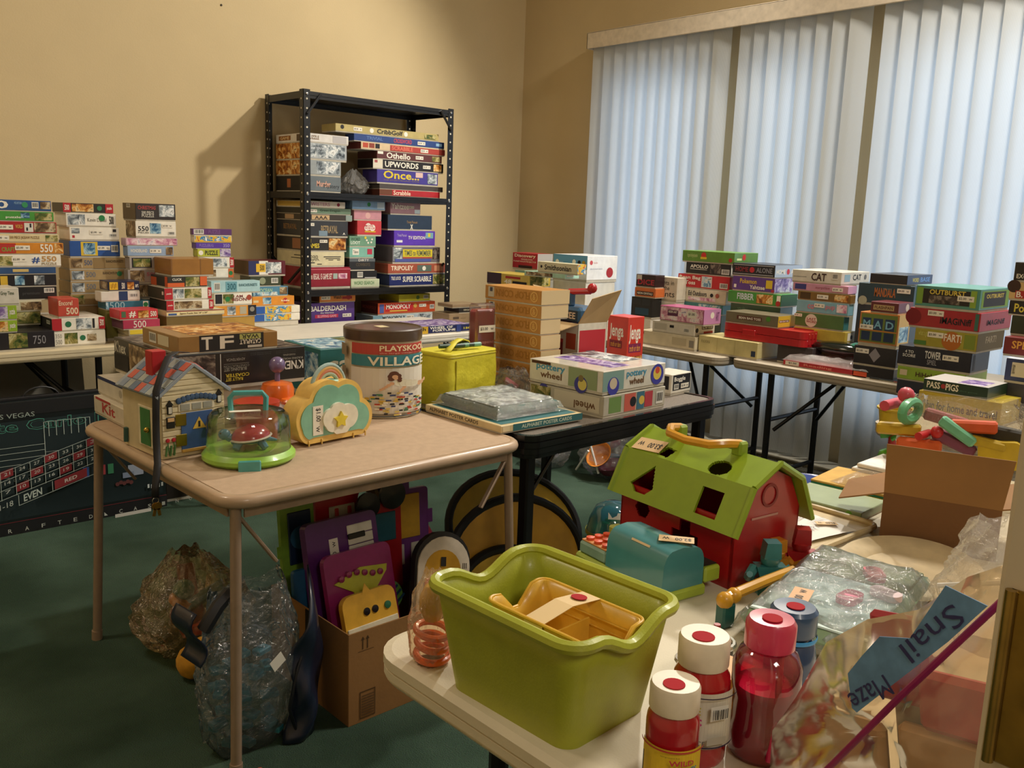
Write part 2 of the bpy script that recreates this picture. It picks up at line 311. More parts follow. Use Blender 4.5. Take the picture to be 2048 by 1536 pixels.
# every game and puzzle box: name, label, group, x, y, z, width, depth, height, colour, print per face
BOXES=[
('puzzle_box', 'blue puzzle box with big white zeros, top of leftmost tall puzzle stack', G0, 0.8927, 4.3, 1.3143, 0.3377, 0.22, 0.0483, '1a4a86', {'b': [('t', '500', 'e9e4d6', 0.05, 0.15, 0.5, 0.9, 1), ('t', 'MOUNTAIN LAKE', '7fa5cc', 0.57, 0.6, 0.7, 0.85, 1), ('b', 0.77, 0.25, 0.85, 0.85), ('p', 'brown', 0.87, 0.2, 0.99, 0.9), ('d', '2b8a57', 0.69, 0.55, 0.012)]}, 0),
('puzzle_box', 'green puzzle box with dark scene panel, second down in leftmost tall puzzle stack', G0, 0.8951, 4.3, 1.2718, 0.3429, 0.22, 0.0425, '3f8f35', {'b': [('t', 'puzzle', 'e9e4d6', 0.45, 0.2, 0.62, 0.5, 1), ('p', 'land', 0.78, 0.1, 0.98, 0.9), ('p', 'sea', 0.62, 0.3, 0.72, 0.9)]}, 0),
('puzzle_box', 'red puzzle box with crossword checks, third down in leftmost tall puzzle stack', G0, 0.8993, 4.3, 1.2188, 0.3484, 0.22, 0.053, 'a81a22', {'b': [('r', 'd8d4c8', 0.63, 0.1, 0.73, 0.9), ('r', '14131a', 0.65, 0.2, 0.67, 0.5), ('r', '14131a', 0.69, 0.5, 0.71, 0.85), ('p', 'brown', 0.74, 0.1, 0.99, 0.95), ('s', '$3.00', 0.42, 0.5, 0.058), ('t', 'WORLD', 'd4a24a', 0.53, 0.4, 0.61, 0.75, 1)]}, 0),
('puzzle_box', 'cream puzzle box with brown lettering, fourth down in leftmost tall puzzle stack', G0, 0.9, 4.3, 1.182, 0.3534, 0.22, 0.0368, 'd8c79a', {'b': [('t', '500 PIECE JIGSAW PUZZLE', '8b6a3b', 0.45, 0.3, 0.78, 0.75, 1), ('s', '$3.00', 0.36, 0.5, 0.058), ('p', 'land', 0.85, 0.1, 0.99, 0.9)]}, 0),
('puzzle_box', 'orange puzzle box with white 550, fifth down in leftmost tall puzzle stack', G0, 0.9043, 4.3, 1.1306, 0.3672, 0.22, 0.0514, 'cf8420', {'b': [('r', 'b02a20', 0.0, 0.05, 0.48, 0.95), ('t', 'CRAFT', '6f9a3a', 0.33, 0.2, 0.47, 0.6, 1), ('s', '$2.00', 0.55, 0.55, 0.058), ('t', '550', 'e9e4d6', 0.74, 0.12, 0.88, 0.9, 1), ('p', 'warm', 0.9, 0.1, 0.99, 0.95)]}, 0),
('puzzle_box', 'white puzzle box with blue jigsaw piece, sixth down in leftmost tall puzzle stack', G0, 0.9008, 4.3, 1.077, 0.3573, 0.22, 0.0536, 'e9e4d6', {'b': [('p', 'land', 0.3, 0.05, 0.46, 0.9), ('s', '$2.00', 0.53, 0.6, 0.058), ('t', '#', '2d4f91', 0.67, 0.25, 0.76, 0.8, 1), ('t', '550', 'b98b4a', 0.78, 0.4, 0.95, 0.9, 1), ('t', 'PUZZLE', '9a8a6a', 0.78, 0.1, 0.95, 0.32, 1)]}, 0),
('puzzle_box', 'slim blue linen-look box, seventh down in leftmost tall puzzle stack', G0, 0.8908, 4.3, 1.0459, 0.3444, 0.22, 0.031, '274a78', {'b': [('r', 'c9b06c', 0.5, 0.3, 0.68, 0.75)]}, 0),
('puzzle_box', 'black box with two small landscape pictures, eighth down in leftmost tall puzzle stack', G0, 0.888, 4.3, 0.9919, 0.3469, 0.22, 0.0541, '14131a', {'b': [('p', 'sea', 0.52, 0.1, 0.63, 0.9), ('p', 'snow', 0.74, 0.1, 0.86, 0.9), ('r', 'c8a52c', 0.36, 0.1, 0.44, 0.9)]}, 0),
('puzzle_box', 'black box with white barcode, ninth down in leftmost tall puzzle stack', G0, 0.8881, 4.3, 0.9339, 0.3458, 0.22, 0.0579, '111114', {'b': [('b', 0.85, 0.5, 0.97, 0.9), ('t', 'premium', '3c3a3a', 0.6, 0.3, 0.8, 0.6, 1)]}, 0),
('puzzle_box', 'white edged box with farm scene, tenth down in leftmost tall puzzle stack', G0, 0.9289, 4.3, 0.8854, 0.2406, 0.22, 0.0485, 'cfc8ac', {'b': [('p', 'brown', 0.65, 0.05, 0.99, 0.85)]}, 0),
('puzzle_box', 'dark green landscape box, eleventh down in leftmost tall puzzle stack', G0, 0.9255, 4.3, 0.8261, 0.2369, 0.22, 0.0593, '5b5a34', {'b': [('p', 'land', 0.5, 0.05, 0.99, 0.95)]}, 0),
('puzzle_box', 'plain supporting carton at the bottom of leftmost tall puzzle stack', G0, 0.9255, 4.304, 0.74, 0.2298, 0.2134, 0.0861, '3a3527', {}, 1),
('puzzle_box', 'grey and white puzzle box, top of low stack at left edge', G0, 0.8594, 4.13, 0.932, 0.1784, 0.16, 0.0723, 'cfcabd', {'b': [('t', 'Grey Time', '5a6650', 0.62, 0.5, 0.9, 0.8, 1)]}, 0),
('puzzle_box', 'green ended box with purple picture, second down in low stack at left edge', G0, 0.8549, 4.13, 0.8694, 0.1712, 0.16, 0.0625, '8fae2c', {'b': [('p', 'purple', 0.4, 0.05, 0.8, 0.95), ('t', 'puzzle', 'e9e4d6', 0.84, 0.2, 0.96, 0.8, 1)]}, 0),
('puzzle_box', 'green ended box with canyon picture, third down in low stack at left edge', G0, 0.8511, 4.13, 0.8189, 0.1734, 0.16, 0.0505, '8fae2c', {'b': [('p', 'warm', 0.4, 0.05, 0.8, 0.95), ('t', 'puzzle', 'e9e4d6', 0.84, 0.2, 0.96, 0.8, 1)]}, 0),
('puzzle_box', 'black puzzle box reading 750, fourth down in low stack at left edge', G0, 0.8124, 4.13, 0.74, 0.354, 0.172, 0.0789, '1d1a20', {'b': [('p', 'land', 0.5, 0.08, 0.7, 0.95), ('t', '750', '8c8a90', 0.76, 0.25, 0.9, 0.75, 0)]}, 0),
('puzzle_box', 'coral red puzzle box reading 500, top of front left three-box stack', G0, 1.1947, 4.16, 0.8649, 0.0854, 0.138, 0.085, 'c04a3a', {'b': [('t', 'Encore!', 'e8c8a8', 0.05, 0.62, 0.7, 0.9, 1), ('t', '500', 'e8d0b0', 0.38, 0.1, 0.95, 0.5, 1)]}, 0),
('puzzle_box', 'red and white puzzle box with panda picture, second down in front left three-box stack', G0, 1.1669, 4.16, 0.8062, 0.2191, 0.262, 0.0587, 'e9e4d6', {'a': [('r', '1c1a1c', 0, 0, 1, 1), ('b', 0.72, 0.5, 0.9, 0.8)], 'b': [('r', 'b01824', 0, 0, 0.18, 1), ('d', '1f6b45', 0.3, 0.5, 0.013), ('p', 'snow', 0.45, 0.05, 0.74, 0.95), ('r', '14131a', 0.76, 0.1, 0.8, 0.9), ('r', 'b01824', 0.88, 0, 1, 1), ('t', '500', 'e9e4d6', 0.9, 0.25, 0.98, 0.8, 1)]}, 0),
('puzzle_box', 'white puzzle box with tiger picture, third down in front left three-box stack', G0, 1.172, 4.16, 0.74, 0.2136, 0.1309, 0.0662, 'e9e4d6', {'b': [('t', '350', '8a867c', 0.03, 0.55, 0.15, 0.85, 0), ('t', '500', '8a867c', 0.03, 0.1, 0.15, 0.45, 0), ('p', 'land', 0.2, 0.1, 0.45, 0.9), ('d', '1f6b45', 0.55, 0.5, 0.012), ('p', 'brown', 0.64, 0.25, 0.82, 0.75)]}, 0),
('puzzle_box', 'red ended puzzle box with gold picture, top of second tall puzzle stack', G0, 1.3143, 4.42, 1.3125, 0.2192, 0.1611, 0.0463, '1d1a18', {'b': [('r', 'b01824', 0, 0, 0.15, 1), ('t', '500', 'e9e4d6', 0.03, 0.2, 0.12, 0.8, 1), ('p', 'warm', 0.17, 0.08, 0.6, 0.92), ('d', '2b7a4a', 0.72, 0.5, 0.011), ('r', 'b01824', 0.84, 0, 1, 1), ('t', 'puzzle', 'e9e4d6', 0.87, 0.3, 0.97, 0.7, 1)]}, 0),
('puzzle_box', 'white puzzle box with black 500, second down in second tall puzzle stack', G0, 1.3242, 4.42, 1.2502, 0.2205, 0.1608, 0.0624, 'e9e4d6', {'b': [('p', 'snow', 0.03, 0.08, 0.37, 0.92), ('t', 'Kevin Daniel', '5a564c', 0.42, 0.35, 0.8, 0.65, 0), ('d', '1f7a3f', 0.71, 0.66, 0.014), ('t', '500', '14131a', 0.86, 0.15, 0.95, 0.85, 1)]}, 0),
('puzzle_box', 'plain white puzzle box with small logos, third down in second tall puzzle stack', G0, 1.336, 4.42, 1.1871, 0.2197, 0.1529, 0.0631, 'e9e4d6', {'b': [('p', 'snow', 0.04, 0.5, 0.2, 0.92), ('r', 'b02030', 0.05, 0.15, 0.1, 0.35), ('s', '$2.00', 0.53, 0.6, 0.058), ('b', 0.8, 0.25, 0.95, 0.5), ('r', '14131a', 0.87, 0.65, 0.94, 0.88)]}, 0),
('puzzle_box', 'bright blue puzzle box with yellow frame, fourth down in second tall puzzle stack', G0, 1.3324, 4.42, 1.1101, 0.2248, 0.1536, 0.077, '1d4f98', {'b': [('r', 'd9b82a', 0.22, 0.04, 0.55, 0.96), ('p', 'sea', 0.27, 0.12, 0.5, 0.88), ('s', '$1.00', 0.67, 0.55, 0.058), ('b', 0.82, 0.28, 0.96, 0.75)]}, 0),
('puzzle_box', 'upper tan puzzle box with 500, fifth down in second tall puzzle stack', G0, 1.3269, 4.42, 1.0555, 0.2552, 0.1469, 0.0546, 'a98f63', {'b': [('p', 'brown', 0.03, 0.1, 0.23, 0.9), ('t', '500', '57627a', 0.26, 0.3, 0.4, 0.8, 1), ('r', '8d7348', 0.42, 0, 0.62, 1), ('t', 'RANCH/SUNSETS', '5d4d34', 0.64, 0.55, 0.95, 0.8, 1)]}, 0),
('puzzle_box', 'middle tan puzzle box with green dot, sixth down in second tall puzzle stack', G0, 1.3284, 4.42, 1.0006, 0.2513, 0.1623, 0.0549, 'a98f63', {'b': [('p', 'snow', 0.03, 0.1, 0.25, 0.9), ('t', '500', '75777a', 0.28, 0.3, 0.45, 0.8, 1), ('t', 'RANCH/SUNSETS', '5d4d34', 0.58, 0.55, 0.95, 0.8, 1), ('d', '2b7a4a', 0.88, 0.6, 0.012)]}, 0),
('puzzle_box', 'lower tan puzzle box with lake picture, seventh down in second tall puzzle stack', G0, 1.3278, 4.42, 0.9432, 0.2496, 0.1704, 0.0574, 'a98f63', {'b': [('p', 'snow', 0.03, 0.1, 0.25, 0.9), ('t', '500', '75777a', 0.28, 0.3, 0.45, 0.8, 1)]}, 0),
('puzzle_box', 'lowest tan puzzle box, eighth down in second tall puzzle stack', G0, 1.3249, 4.42, 0.8879, 0.25, 0.171, 0.0553, 'a98f63', {'b': [('p', 'land', 0.03, 0.1, 0.25, 0.9)]}, 0),
('puzzle_box', 'plain supporting carton at the bottom of second tall puzzle stack', G0, 1.3249, 4.424, 0.74, 0.2425, 0.1659, 0.1479, 'a98f63', {}, 1),
('puzzle_box', 'navy puzzle box with yellow jigsaw piece, top of low stack before tan boxes', G0, 1.4358, 4.24, 0.9675, 0.1388, 0.118, 0.0465, '1b1d3f', {'a': [('p', 'brown', 0.1, 0.1, 0.9, 0.9)], 'b': [('r', 'e0b52a', 0.03, 0.08, 0.3, 0.92), ('t', '#', 'b8860b', 0.06, 0.2, 0.27, 0.8, 1), ('t', '500', 'e9e4d6', 0.42, 0.15, 0.52, 0.85, 1), ('p', 'warm', 0.6, 0.1, 0.82, 0.9), ('t', 'art', 'e9e4d6', 0.86, 0.3, 0.96, 0.7, 1)]}, 0),
('puzzle_box', 'white and navy puzzle box with barcode, second down in low stack before tan boxes', G0, 1.4011, 4.24, 0.9216, 0.1739, 0.0798, 0.0459, 'dcd8cc', {'b': [('r', '1d3763', 0.45, 0, 0.68, 1), ('b', 0.72, 0.3, 0.95, 0.75)]}, 0),
('puzzle_box', 'teal puzzle box with outlined 500, third down in low stack before tan boxes', G0, 1.4209, 4.24, 0.883, 0.1987, 0.1063, 0.0386, '256a80', {'b': [('p', 'sea', 0.0, 0.05, 0.06, 0.95), ('t', '500', '9cc0c8', 0.08, 0.1, 0.42, 0.95, 0), ('r', 'e9e4d6', 0.84, 0.05, 0.96, 0.95), ('d', '1f7a3f', 0.9, 0.5, 0.011)]}, 0),
('puzzle_box', 'plain supporting carton at the bottom of low stack before tan boxes', G0, 1.4209, 4.244, 0.74, 0.1927, 0.1031, 0.143, '6d6a2e', {}, 1),
('puzzle_box', 'bright red puzzle box with white jigsaw piece, top of low red stack beside catapult box', G0, 1.4299, 4.1, 0.851, 0.171, 0.1267, 0.0453, 'c8323a', {'b': [('r', '4c6a4a', 0.05, 0.2, 0.16, 0.85), ('t', '#', 'e9e4d6', 0.24, 0.15, 0.42, 0.85, 1), ('p', 'warm', 0.48, 0.1, 0.75, 0.9), ('t', '500', 'e9e4d6', 0.8, 0.2, 0.96, 0.8, 1)]}, 0),
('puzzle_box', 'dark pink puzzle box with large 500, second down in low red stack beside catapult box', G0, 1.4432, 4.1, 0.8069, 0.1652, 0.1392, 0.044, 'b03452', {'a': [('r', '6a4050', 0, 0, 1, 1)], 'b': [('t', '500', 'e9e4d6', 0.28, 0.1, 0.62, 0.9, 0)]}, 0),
('puzzle_box', 'beige puzzle box with yellow corner, third down in low red stack beside catapult box', G0, 1.4679, 4.1, 0.7799, 0.1507, 0.142, 0.0271, 'c9bda0', {'b': [('r', 'e2c52e', 0.03, 0.1, 0.4, 0.95), ('r', '2a4f9a', 0.42, 0.2, 0.6, 0.95)]}, 0),
('puzzle_box', 'plain supporting carton at the bottom of low red stack beside catapult box', G0, 1.4679, 4.104, 0.74, 0.1462, 0.138, 0.0399, 'b9ad92', {}, 1),
('puzzle_box', 'dark puzzle box with snowy lights picture, top of third tall puzzle stack', G0, 1.6144, 4.36, 1.2852, 0.1908, 0.1607, 0.0832, '2a2426', {'a': [('r', '6b5e48', 0, 0, 1, 1), ('b', 0.3, 0.72, 0.6, 0.95)], 'b': [('t', 'CHRISTMAS', 'a63a3a', 0.06, 0.62, 0.5, 0.85, 1), ('t', '500 PIECE', 'e9e4d6', 0.15, 0.35, 0.45, 0.52, 0), ('t', 'PUZZLE', 'e9e4d6', 0.15, 0.15, 0.45, 0.33, 0), ('p', 'snow', 0.58, 0.2, 0.96, 0.92)]}, 0),
('puzzle_box', 'white puzzle box reading 550 pieces, second down in third tall puzzle stack', G0, 1.6111, 4.36, 1.2056, 0.1938, 0.1219, 0.0796, 'e9e4d6', {'a': [('p', 'brown', 0, 0, 1, 1)], 'b': [('t', '550', '14131a', 0.06, 0.35, 0.32, 0.68, 1), ('t', 'PIECES', '77736a', 0.06, 0.2, 0.32, 0.32, 1), ('p', 'sea', 0.35, 0.2, 0.62, 0.88), ('s', '$3.00', 0.78, 0.72, 0.05), ('b', 0.8, 0.12, 0.96, 0.35)]}, 0),
('puzzle_box', 'pink floral patterned box, third down in third tall puzzle stack', G0, 1.5626, 4.36, 1.1686, 0.2477, 0.0581, 0.0371, 'b79aa4', {'b': [('p', 'pinky', 0.02, 0.05, 0.98, 0.95)]}, 0),
('puzzle_box', 'pale blue puzzle box with sticker, fourth down in third tall puzzle stack', G0, 1.57, 4.36, 1.1173, 0.2191, 0.0581, 0.0513, '8fa6c4', {'b': [('t', 'WONDERLAND', 'e9e4d6', 0.06, 0.35, 0.42, 0.7, 1), ('s', '$1.00', 0.6, 0.5, 0.055), ('p', 'brown', 0.83, 0.1, 0.98, 0.9)]}, 0),
('puzzle_box', 'grey box with framed dark picture, fifth down in third tall puzzle stack', G0, 1.5769, 4.36, 1.0565, 0.2177, 0.0581, 0.0608, 'a59c98', {'b': [('r', '14131a', 0.05, 0.08, 0.48, 0.92), ('p', 'land', 0.08, 0.15, 0.45, 0.85)]}, 0),
('puzzle_box', 'grey box with red 500 and figure, sixth down in third tall puzzle stack', G0, 1.5673, 4.36, 0.9903, 0.2201, 0.0519, 0.0661, '9b928c', {'b': [('p', 'brown', 0.05, 0.05, 0.35, 0.95), ('t', '500', 'b05a6a', 0.4, 0.5, 0.62, 0.8, 1)]}, 0),
('puzzle_box', 'dim grey box under the figure box, seventh down in third tall puzzle stack', G0, 1.5783, 4.36, 0.9145, 0.1992, 0.0782, 0.0758, '7d7468', {'b': [('p', 'brown', 0.1, 0.1, 0.5, 0.9)]}, 0),
('puzzle_box', 'plain supporting carton at the bottom of third tall puzzle stack', G0, 1.5783, 4.364, 0.74, 0.1932, 0.0758, 0.1745, '5b544a', {}, 1),
('puzzle_box', 'plain brown cardboard box, top of fourth puzzle stack', G0, 1.6927, 4.16, 1.0359, 0.2062, 0.198, 0.0828, '97682c', {'b': [('r', '7d5424', 0.0, 0, 0.03, 1), ('r', '7d5424', 0.68, 0, 0.7, 1)]}, 0),
('puzzle_box', 'black and orange puzzle box with white title, second down in fourth puzzle stack', G0, 1.674, 4.16, 0.983, 0.1907, 0.198, 0.0529, '2b2a26', {'a': [('r', 'c4582c', 0, 0, 0.35, 0.8), ('r', 'c4582c', 0.85, 0, 1, 1)], 'b': [('t', 'CLICK', 'e9e4d6', 0.12, 0.62, 0.36, 0.85, 1), ('r', 'd4602a', 0, 0, 0.42, 0.4), ('p', 'land', 0.45, 0.05, 0.8, 0.95), ('r', 'd4602a', 0.82, 0.1, 1, 1)]}, 0),
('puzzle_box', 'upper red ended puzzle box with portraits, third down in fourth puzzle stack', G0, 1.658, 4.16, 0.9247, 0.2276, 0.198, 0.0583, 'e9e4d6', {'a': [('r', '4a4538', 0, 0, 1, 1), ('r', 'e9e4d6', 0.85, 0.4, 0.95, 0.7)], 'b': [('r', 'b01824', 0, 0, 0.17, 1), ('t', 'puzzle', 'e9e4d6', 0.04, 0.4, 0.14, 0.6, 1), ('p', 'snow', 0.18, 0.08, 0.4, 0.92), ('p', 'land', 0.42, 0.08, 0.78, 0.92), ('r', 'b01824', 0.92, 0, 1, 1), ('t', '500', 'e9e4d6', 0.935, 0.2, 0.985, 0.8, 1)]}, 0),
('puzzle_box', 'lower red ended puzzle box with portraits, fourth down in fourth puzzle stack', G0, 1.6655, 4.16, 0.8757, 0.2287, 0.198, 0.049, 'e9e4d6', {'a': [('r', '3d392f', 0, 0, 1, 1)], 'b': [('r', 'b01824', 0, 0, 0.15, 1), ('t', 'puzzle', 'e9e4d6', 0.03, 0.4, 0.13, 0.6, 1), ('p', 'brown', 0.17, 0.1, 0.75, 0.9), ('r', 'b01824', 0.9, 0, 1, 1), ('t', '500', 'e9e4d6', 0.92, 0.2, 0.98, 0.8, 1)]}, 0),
('puzzle_box', 'thin maroon edged cream box, fifth down in fourth puzzle stack', G0, 1.6642, 4.16, 0.85, 0.285, 0.188, 0.0257, 'e2d2a0', {'b': [('r', '7d1f2a', 0, 0.8, 1, 1), ('r', '3c5a92', 0.03, 0.1, 0.17, 0.5), ('t', 'Jigsaw Puzzle Size 18" x 24"', '5a4a2a', 0.22, 0.15, 0.7, 0.6, 1)]}, 0),
('puzzle_box', 'plain supporting carton at the bottom of fourth puzzle stack', G0, 1.6642, 4.164, 0.74, 0.2765, 0.1824, 0.11, '6f5a2c', {}, 1),
('puzzle_box', 'top purple puzzle box with barcode, top of rear stack near the wall', G0, 1.8956, 4.38, 1.221, 0.2056, 0.0295, 0.034, '5a2f6a', {'b': [('b', 0.03, 0.1, 0.28, 0.9), ('t', 'PUZZLE', '7a528a', 0.4, 0.2, 0.7, 0.8, 1)]}, 0),
('puzzle_box', 'yellow edged puzzle box with tulips, second down in rear stack near the wall', G0, 1.9035, 4.38, 1.1853, 0.197, 0.0443, 0.0357, 'dcd0b4', {'b': [('p', 'multi', 0.02, 0.15, 0.98, 0.95), ('r', 'd8a82c', 0.0, 0, 1, 0.15)]}, 0),
('puzzle_box', 'purple puzzle box reading 350, third down in rear stack near the wall', G0, 1.9107, 4.38, 1.1548, 0.1822, 0.0515, 0.0305, '52349a', {'b': [('t', 'PUZZLEBUG', '8a74c0', 0.1, 0.25, 0.5, 0.8, 1), ('t', '350', 'a090d0', 0.78, 0.2, 0.97, 0.85, 1)]}, 0),
('puzzle_box', 'yellow green box reading puzzle, fourth down in rear stack near the wall', G0, 1.9181, 4.38, 1.1128, 0.1767, 0.0532, 0.042, 'b4b83a', {'b': [('d', 'e9e4d6', 0.1, 0.5, 0.012), ('t', 'PUZZLE', '14131a', 0.22, 0.2, 0.6, 0.8, 1), ('p', 'purple', 0.66, 0, 0.99, 1)]}, 0),
('puzzle_box', 'white box with red 500 end, fifth down in rear stack near the wall', G0, 1.9167, 4.38, 1.0558, 0.1933, 0.0414, 0.057, 'e9e4d6', {'b': [('p', 'snow', 0.1, 0.1, 0.8, 0.9), ('r', 'b01824', 0.88, 0, 1, 1), ('t', '500', 'e9e4d6', 0.9, 0.2, 0.98, 0.8, 1)]}, 0),
('puzzle_box', 'white box with orange end and green dot, sixth down in rear stack near the wall', G0, 1.9177, 4.38, 1.0061, 0.1883, 0.0475, 0.0498, 'e9e4d6', {'b': [('p', 'brown', 0.02, 0.1, 0.5, 0.9), ('r', 'c8642c', 0.85, 0, 1, 1), ('d', '1f7a3f', 0.92, 0.5, 0.011)]}, 0),
('puzzle_box', 'plain supporting carton at the bottom of rear stack near the wall', G0, 1.9177, 4.384, 0.74, 0.1827, 0.0461, 0.2661, 'a9a290', {}, 1),
('puzzle_box', 'pale blue puzzle box reading 300, top of puzzle stack left of shelf', G0, 1.9383, 4.28, 0.9384, 0.2627, 0.0691, 0.0622, 'a8cdd4', {'b': [('b', 0.06, 0.12, 0.18, 0.88), ('r', '6aa0ae', 0.29, 0.05, 0.52, 0.95), ('t', '300', '28606e', 0.32, 0.2, 0.5, 0.8, 1), ('t', 'RANCH/SUNSETS', '47727c', 0.56, 0.5, 0.94, 0.75, 1)]}, 0),
('puzzle_box', 'white puzzle box with bison lettering, second down in puzzle stack left of shelf', G0, 1.9548, 4.28, 0.8762, 0.2007, 0.0748, 0.0621, 'e9e4d6', {'b': [('r', '14131a', 0.02, 0.1, 0.2, 0.95), ('p', 'land', 0.22, 0.1, 0.5, 0.95), ('t', 'I AM', '7a2a2a', 0.5, 0.62, 0.75, 0.85, 1), ('t', 'BISON', '7a2a2a', 0.46, 0.3, 0.85, 0.6, 1), ('d', 'a0402a', 0.92, 0.6, 0.014), ('d', '1f7a3f', 0.34, 0.5, 0.013)]}, 0),
('puzzle_box', 'orange puzzle box with black end, third down in puzzle stack left of shelf', G0, 1.9532, 4.28, 0.8188, 0.2247, 0.0634, 0.0574, 'd8922e', {'b': [('p', 'snow', 0.3, 0.1, 0.5, 0.95), ('r', 'b0a890', 0.6, 0.15, 0.76, 0.9), ('r', '14131a', 0.8, 0, 1, 1), ('d', '8a8478', 0.9, 0.6, 0.013)]}, 0),
('puzzle_box', 'plain supporting carton at the bottom of puzzle stack left of shelf', G0, 1.9532, 4.284, 0.74, 0.2179, 0.0615, 0.0788, 'b08a3a', {}, 1),
('puzzle_box', 'maroon and navy puzzle box with yellow piece, top of stack touching the shelf post', G0, 2.1993, 4.4, 1.0122, 0.2138, 0.1669, 0.0806, '5d1c28', {'a': [('r', '5e4326', 0, 0, 1, 1)], 'b': [('r', '262a5a', 0, 0, 0.3, 1), ('r', 'e9e4d6', 0.28, 0, 0.52, 1), ('r', 'dfb32a', 0.2, 0.2, 0.45, 0.8), ('t', '500', '14131a', 0.3, 0.3, 0.42, 0.7, 1), ('p', 'snow', 0.46, 0.1, 0.88, 0.9)]}, 0),
('puzzle_box', 'dark green box with oval logo, second down in stack touching the shelf post', G0, 2.2064, 4.4, 0.957, 0.1791, 0.1143, 0.0552, '39402c', {'b': [('d', '8c9478', 0.4, 0.5, 0.018), ('b', 0.68, 0.25, 0.9, 0.8)]}, 0),
('puzzle_box', 'sea blue puzzle box, third down in stack touching the shelf post', G0, 2.2195, 4.4, 0.9044, 0.2071, 0.1201, 0.0525, '4f86a4', {'b': [('t', 'OCEAN', 'a8c8a0', 0.2, 0.35, 0.55, 0.8, 1), ('p', 'sea', 0.02, 0.0, 0.7, 0.4), ('p', 'brown', 0.76, 0.1, 0.98, 0.9)]}, 0),
('puzzle_box', 'orange puzzle box with red oval logo, fourth down in stack touching the shelf post', G0, 2.2186, 4.4, 0.8509, 0.2453, 0.0971, 0.0535, 'dc8f2c', {'b': [('r', 'd8c79a', 0.02, 0.35, 0.14, 0.6), ('p', 'sea', 0.24, 0.15, 0.44, 0.9), ('d', 'b42a22', 0.78, 0.5, 0.014), ('t', 'kids', 'fff0d0', 0.68, 0.4, 0.88, 0.6, 1)]}, 0),
('puzzle_box', 'upper kids puzzle box with blue end, fifth down in stack touching the shelf post', G0, 2.2376, 4.4, 0.809, 0.2609, 0.1028, 0.0419, 'e9e4d6', {'b': [('r', '2458a8', 0, 0, 0.2, 1), ('r', 'e2c52e', 0.21, 0, 0.4, 1), ('p', 'multi', 0.24, 0.05, 0.8, 0.95)]}, 0),
('puzzle_box', 'lower kids puzzle box with blue end, sixth down in stack touching the shelf post', G0, 2.2255, 4.4, 0.7691, 0.2727, 0.0915, 0.0399, 'e9e4d6', {'b': [('r', '2458a8', 0, 0, 0.22, 1), ('r', '7ab8d4', 0.23, 0, 0.5, 1), ('p', 'multi', 0.26, 0.05, 0.8, 0.95)]}, 0),
('puzzle_box', 'plain supporting carton at the bottom of stack touching the shelf post', G0, 2.2255, 4.404, 0.74, 0.2646, 0.0888, 0.0291, 'd0c8b8', {}, 1),
('game_box', 'white game box with brown logo, top of upper shelf left stack', G1, 2.6348, 4.56, 1.7354, 0.2745, 0.34, 0.051, 'd8d3cc', {'a': [('r', '8a5a2a', 0.1, 0.25, 0.5, 0.8), ('t', 'GAME', 'e0c090', 0.15, 0.35, 0.45, 0.7, 1), ('r', '5a4a3a', 0.7, 0.1, 0.98, 0.9)], 'b': [('t', 'PUZZLE', '6a4a22', 0.05, 0.3, 0.3, 0.75, 1), ('r', 'b4b0b0', 0.62, 0.1, 0.95, 0.9)]}, 0),
('game_box', 'shrink wrapped grey puzzle box, second down in upper shelf left stack', G1, 2.6343, 4.56, 1.641, 0.2635, 0.34, 0.0943, 'a9adaf', {'a': [('p', 'warm', 0, 0, 1, 1)], 'b': [('p', 'snow', 0.05, 0.1, 0.95, 0.95), ('t', 'WATERFALL', 'dfe4e8', 0.1, 0.6, 0.5, 0.75, 0)]}, 0),
('game_box', 'orange sided puzzle box, third down in upper shelf left stack', G1, 2.6336, 4.56, 1.5542, 0.2259, 0.34, 0.0868, '9aa0a0', {'a': [('p', 'warm', 0, 0, 1, 1)], 'b': [('p', 'snow', 0.3, 0.1, 0.95, 0.95)]}, 0),
('game_box', 'dark mystery game box with red lettering, fourth down in upper shelf left stack', G1, 2.633, 4.56, 1.4646, 0.2266, 0.34, 0.0897, '6b7478', {'a': [('r', '23201e', 0, 0, 1, 1), ('r', 'a8643a', 0.38, 0.2, 0.5, 0.8)], 'b': [('t', 'Murder', 'e0a890', 0.3, 0.3, 0.7, 0.7, 1), ('t', 'Mystery', '14131a', 0.5, 0.15, 0.95, 0.5, 0)]}, 0),
('game_box', 'long tan game box with black lettering, top of upper shelf right stack', G1, 2.8233, 4.56, 1.8094, 0.74, 0.1509, 0.0454, 'b5a468', {'b': [('d', '14131a', 0.06, 0.6, 0.012), ('s', '$3.00', 0.2, 0.5, 0.058), ('d', 'e9e4d6', 0.33, 0.5, 0.014), ('t', 'CribbGolf', '14131a', 0.38, 0.2, 0.63, 0.85, 1), ('d', 'e9e4d6', 0.66, 0.5, 0.014), ('p', 'land', 0.85, 0.15, 0.97, 0.8)]}, 0),
('game_box', 'blue game box with red title, second down in upper shelf right stack', G1, 2.9463, 4.56, 1.7672, 0.6627, 0.0953, 0.0422, '26417e', {'b': [('t', 'TRIVIAL', '5a78b0', 0.13, 0.3, 0.3, 0.8, 1), ('t', 'CROSSWORD', 'c0414a', 0.42, 0.2, 0.62, 0.85, 1), ('s', '$3.00', 0.73, 0.5, 0.058), ('r', '8ab0d0', 0.9, 0.3, 0.97, 0.75)]}, 0),
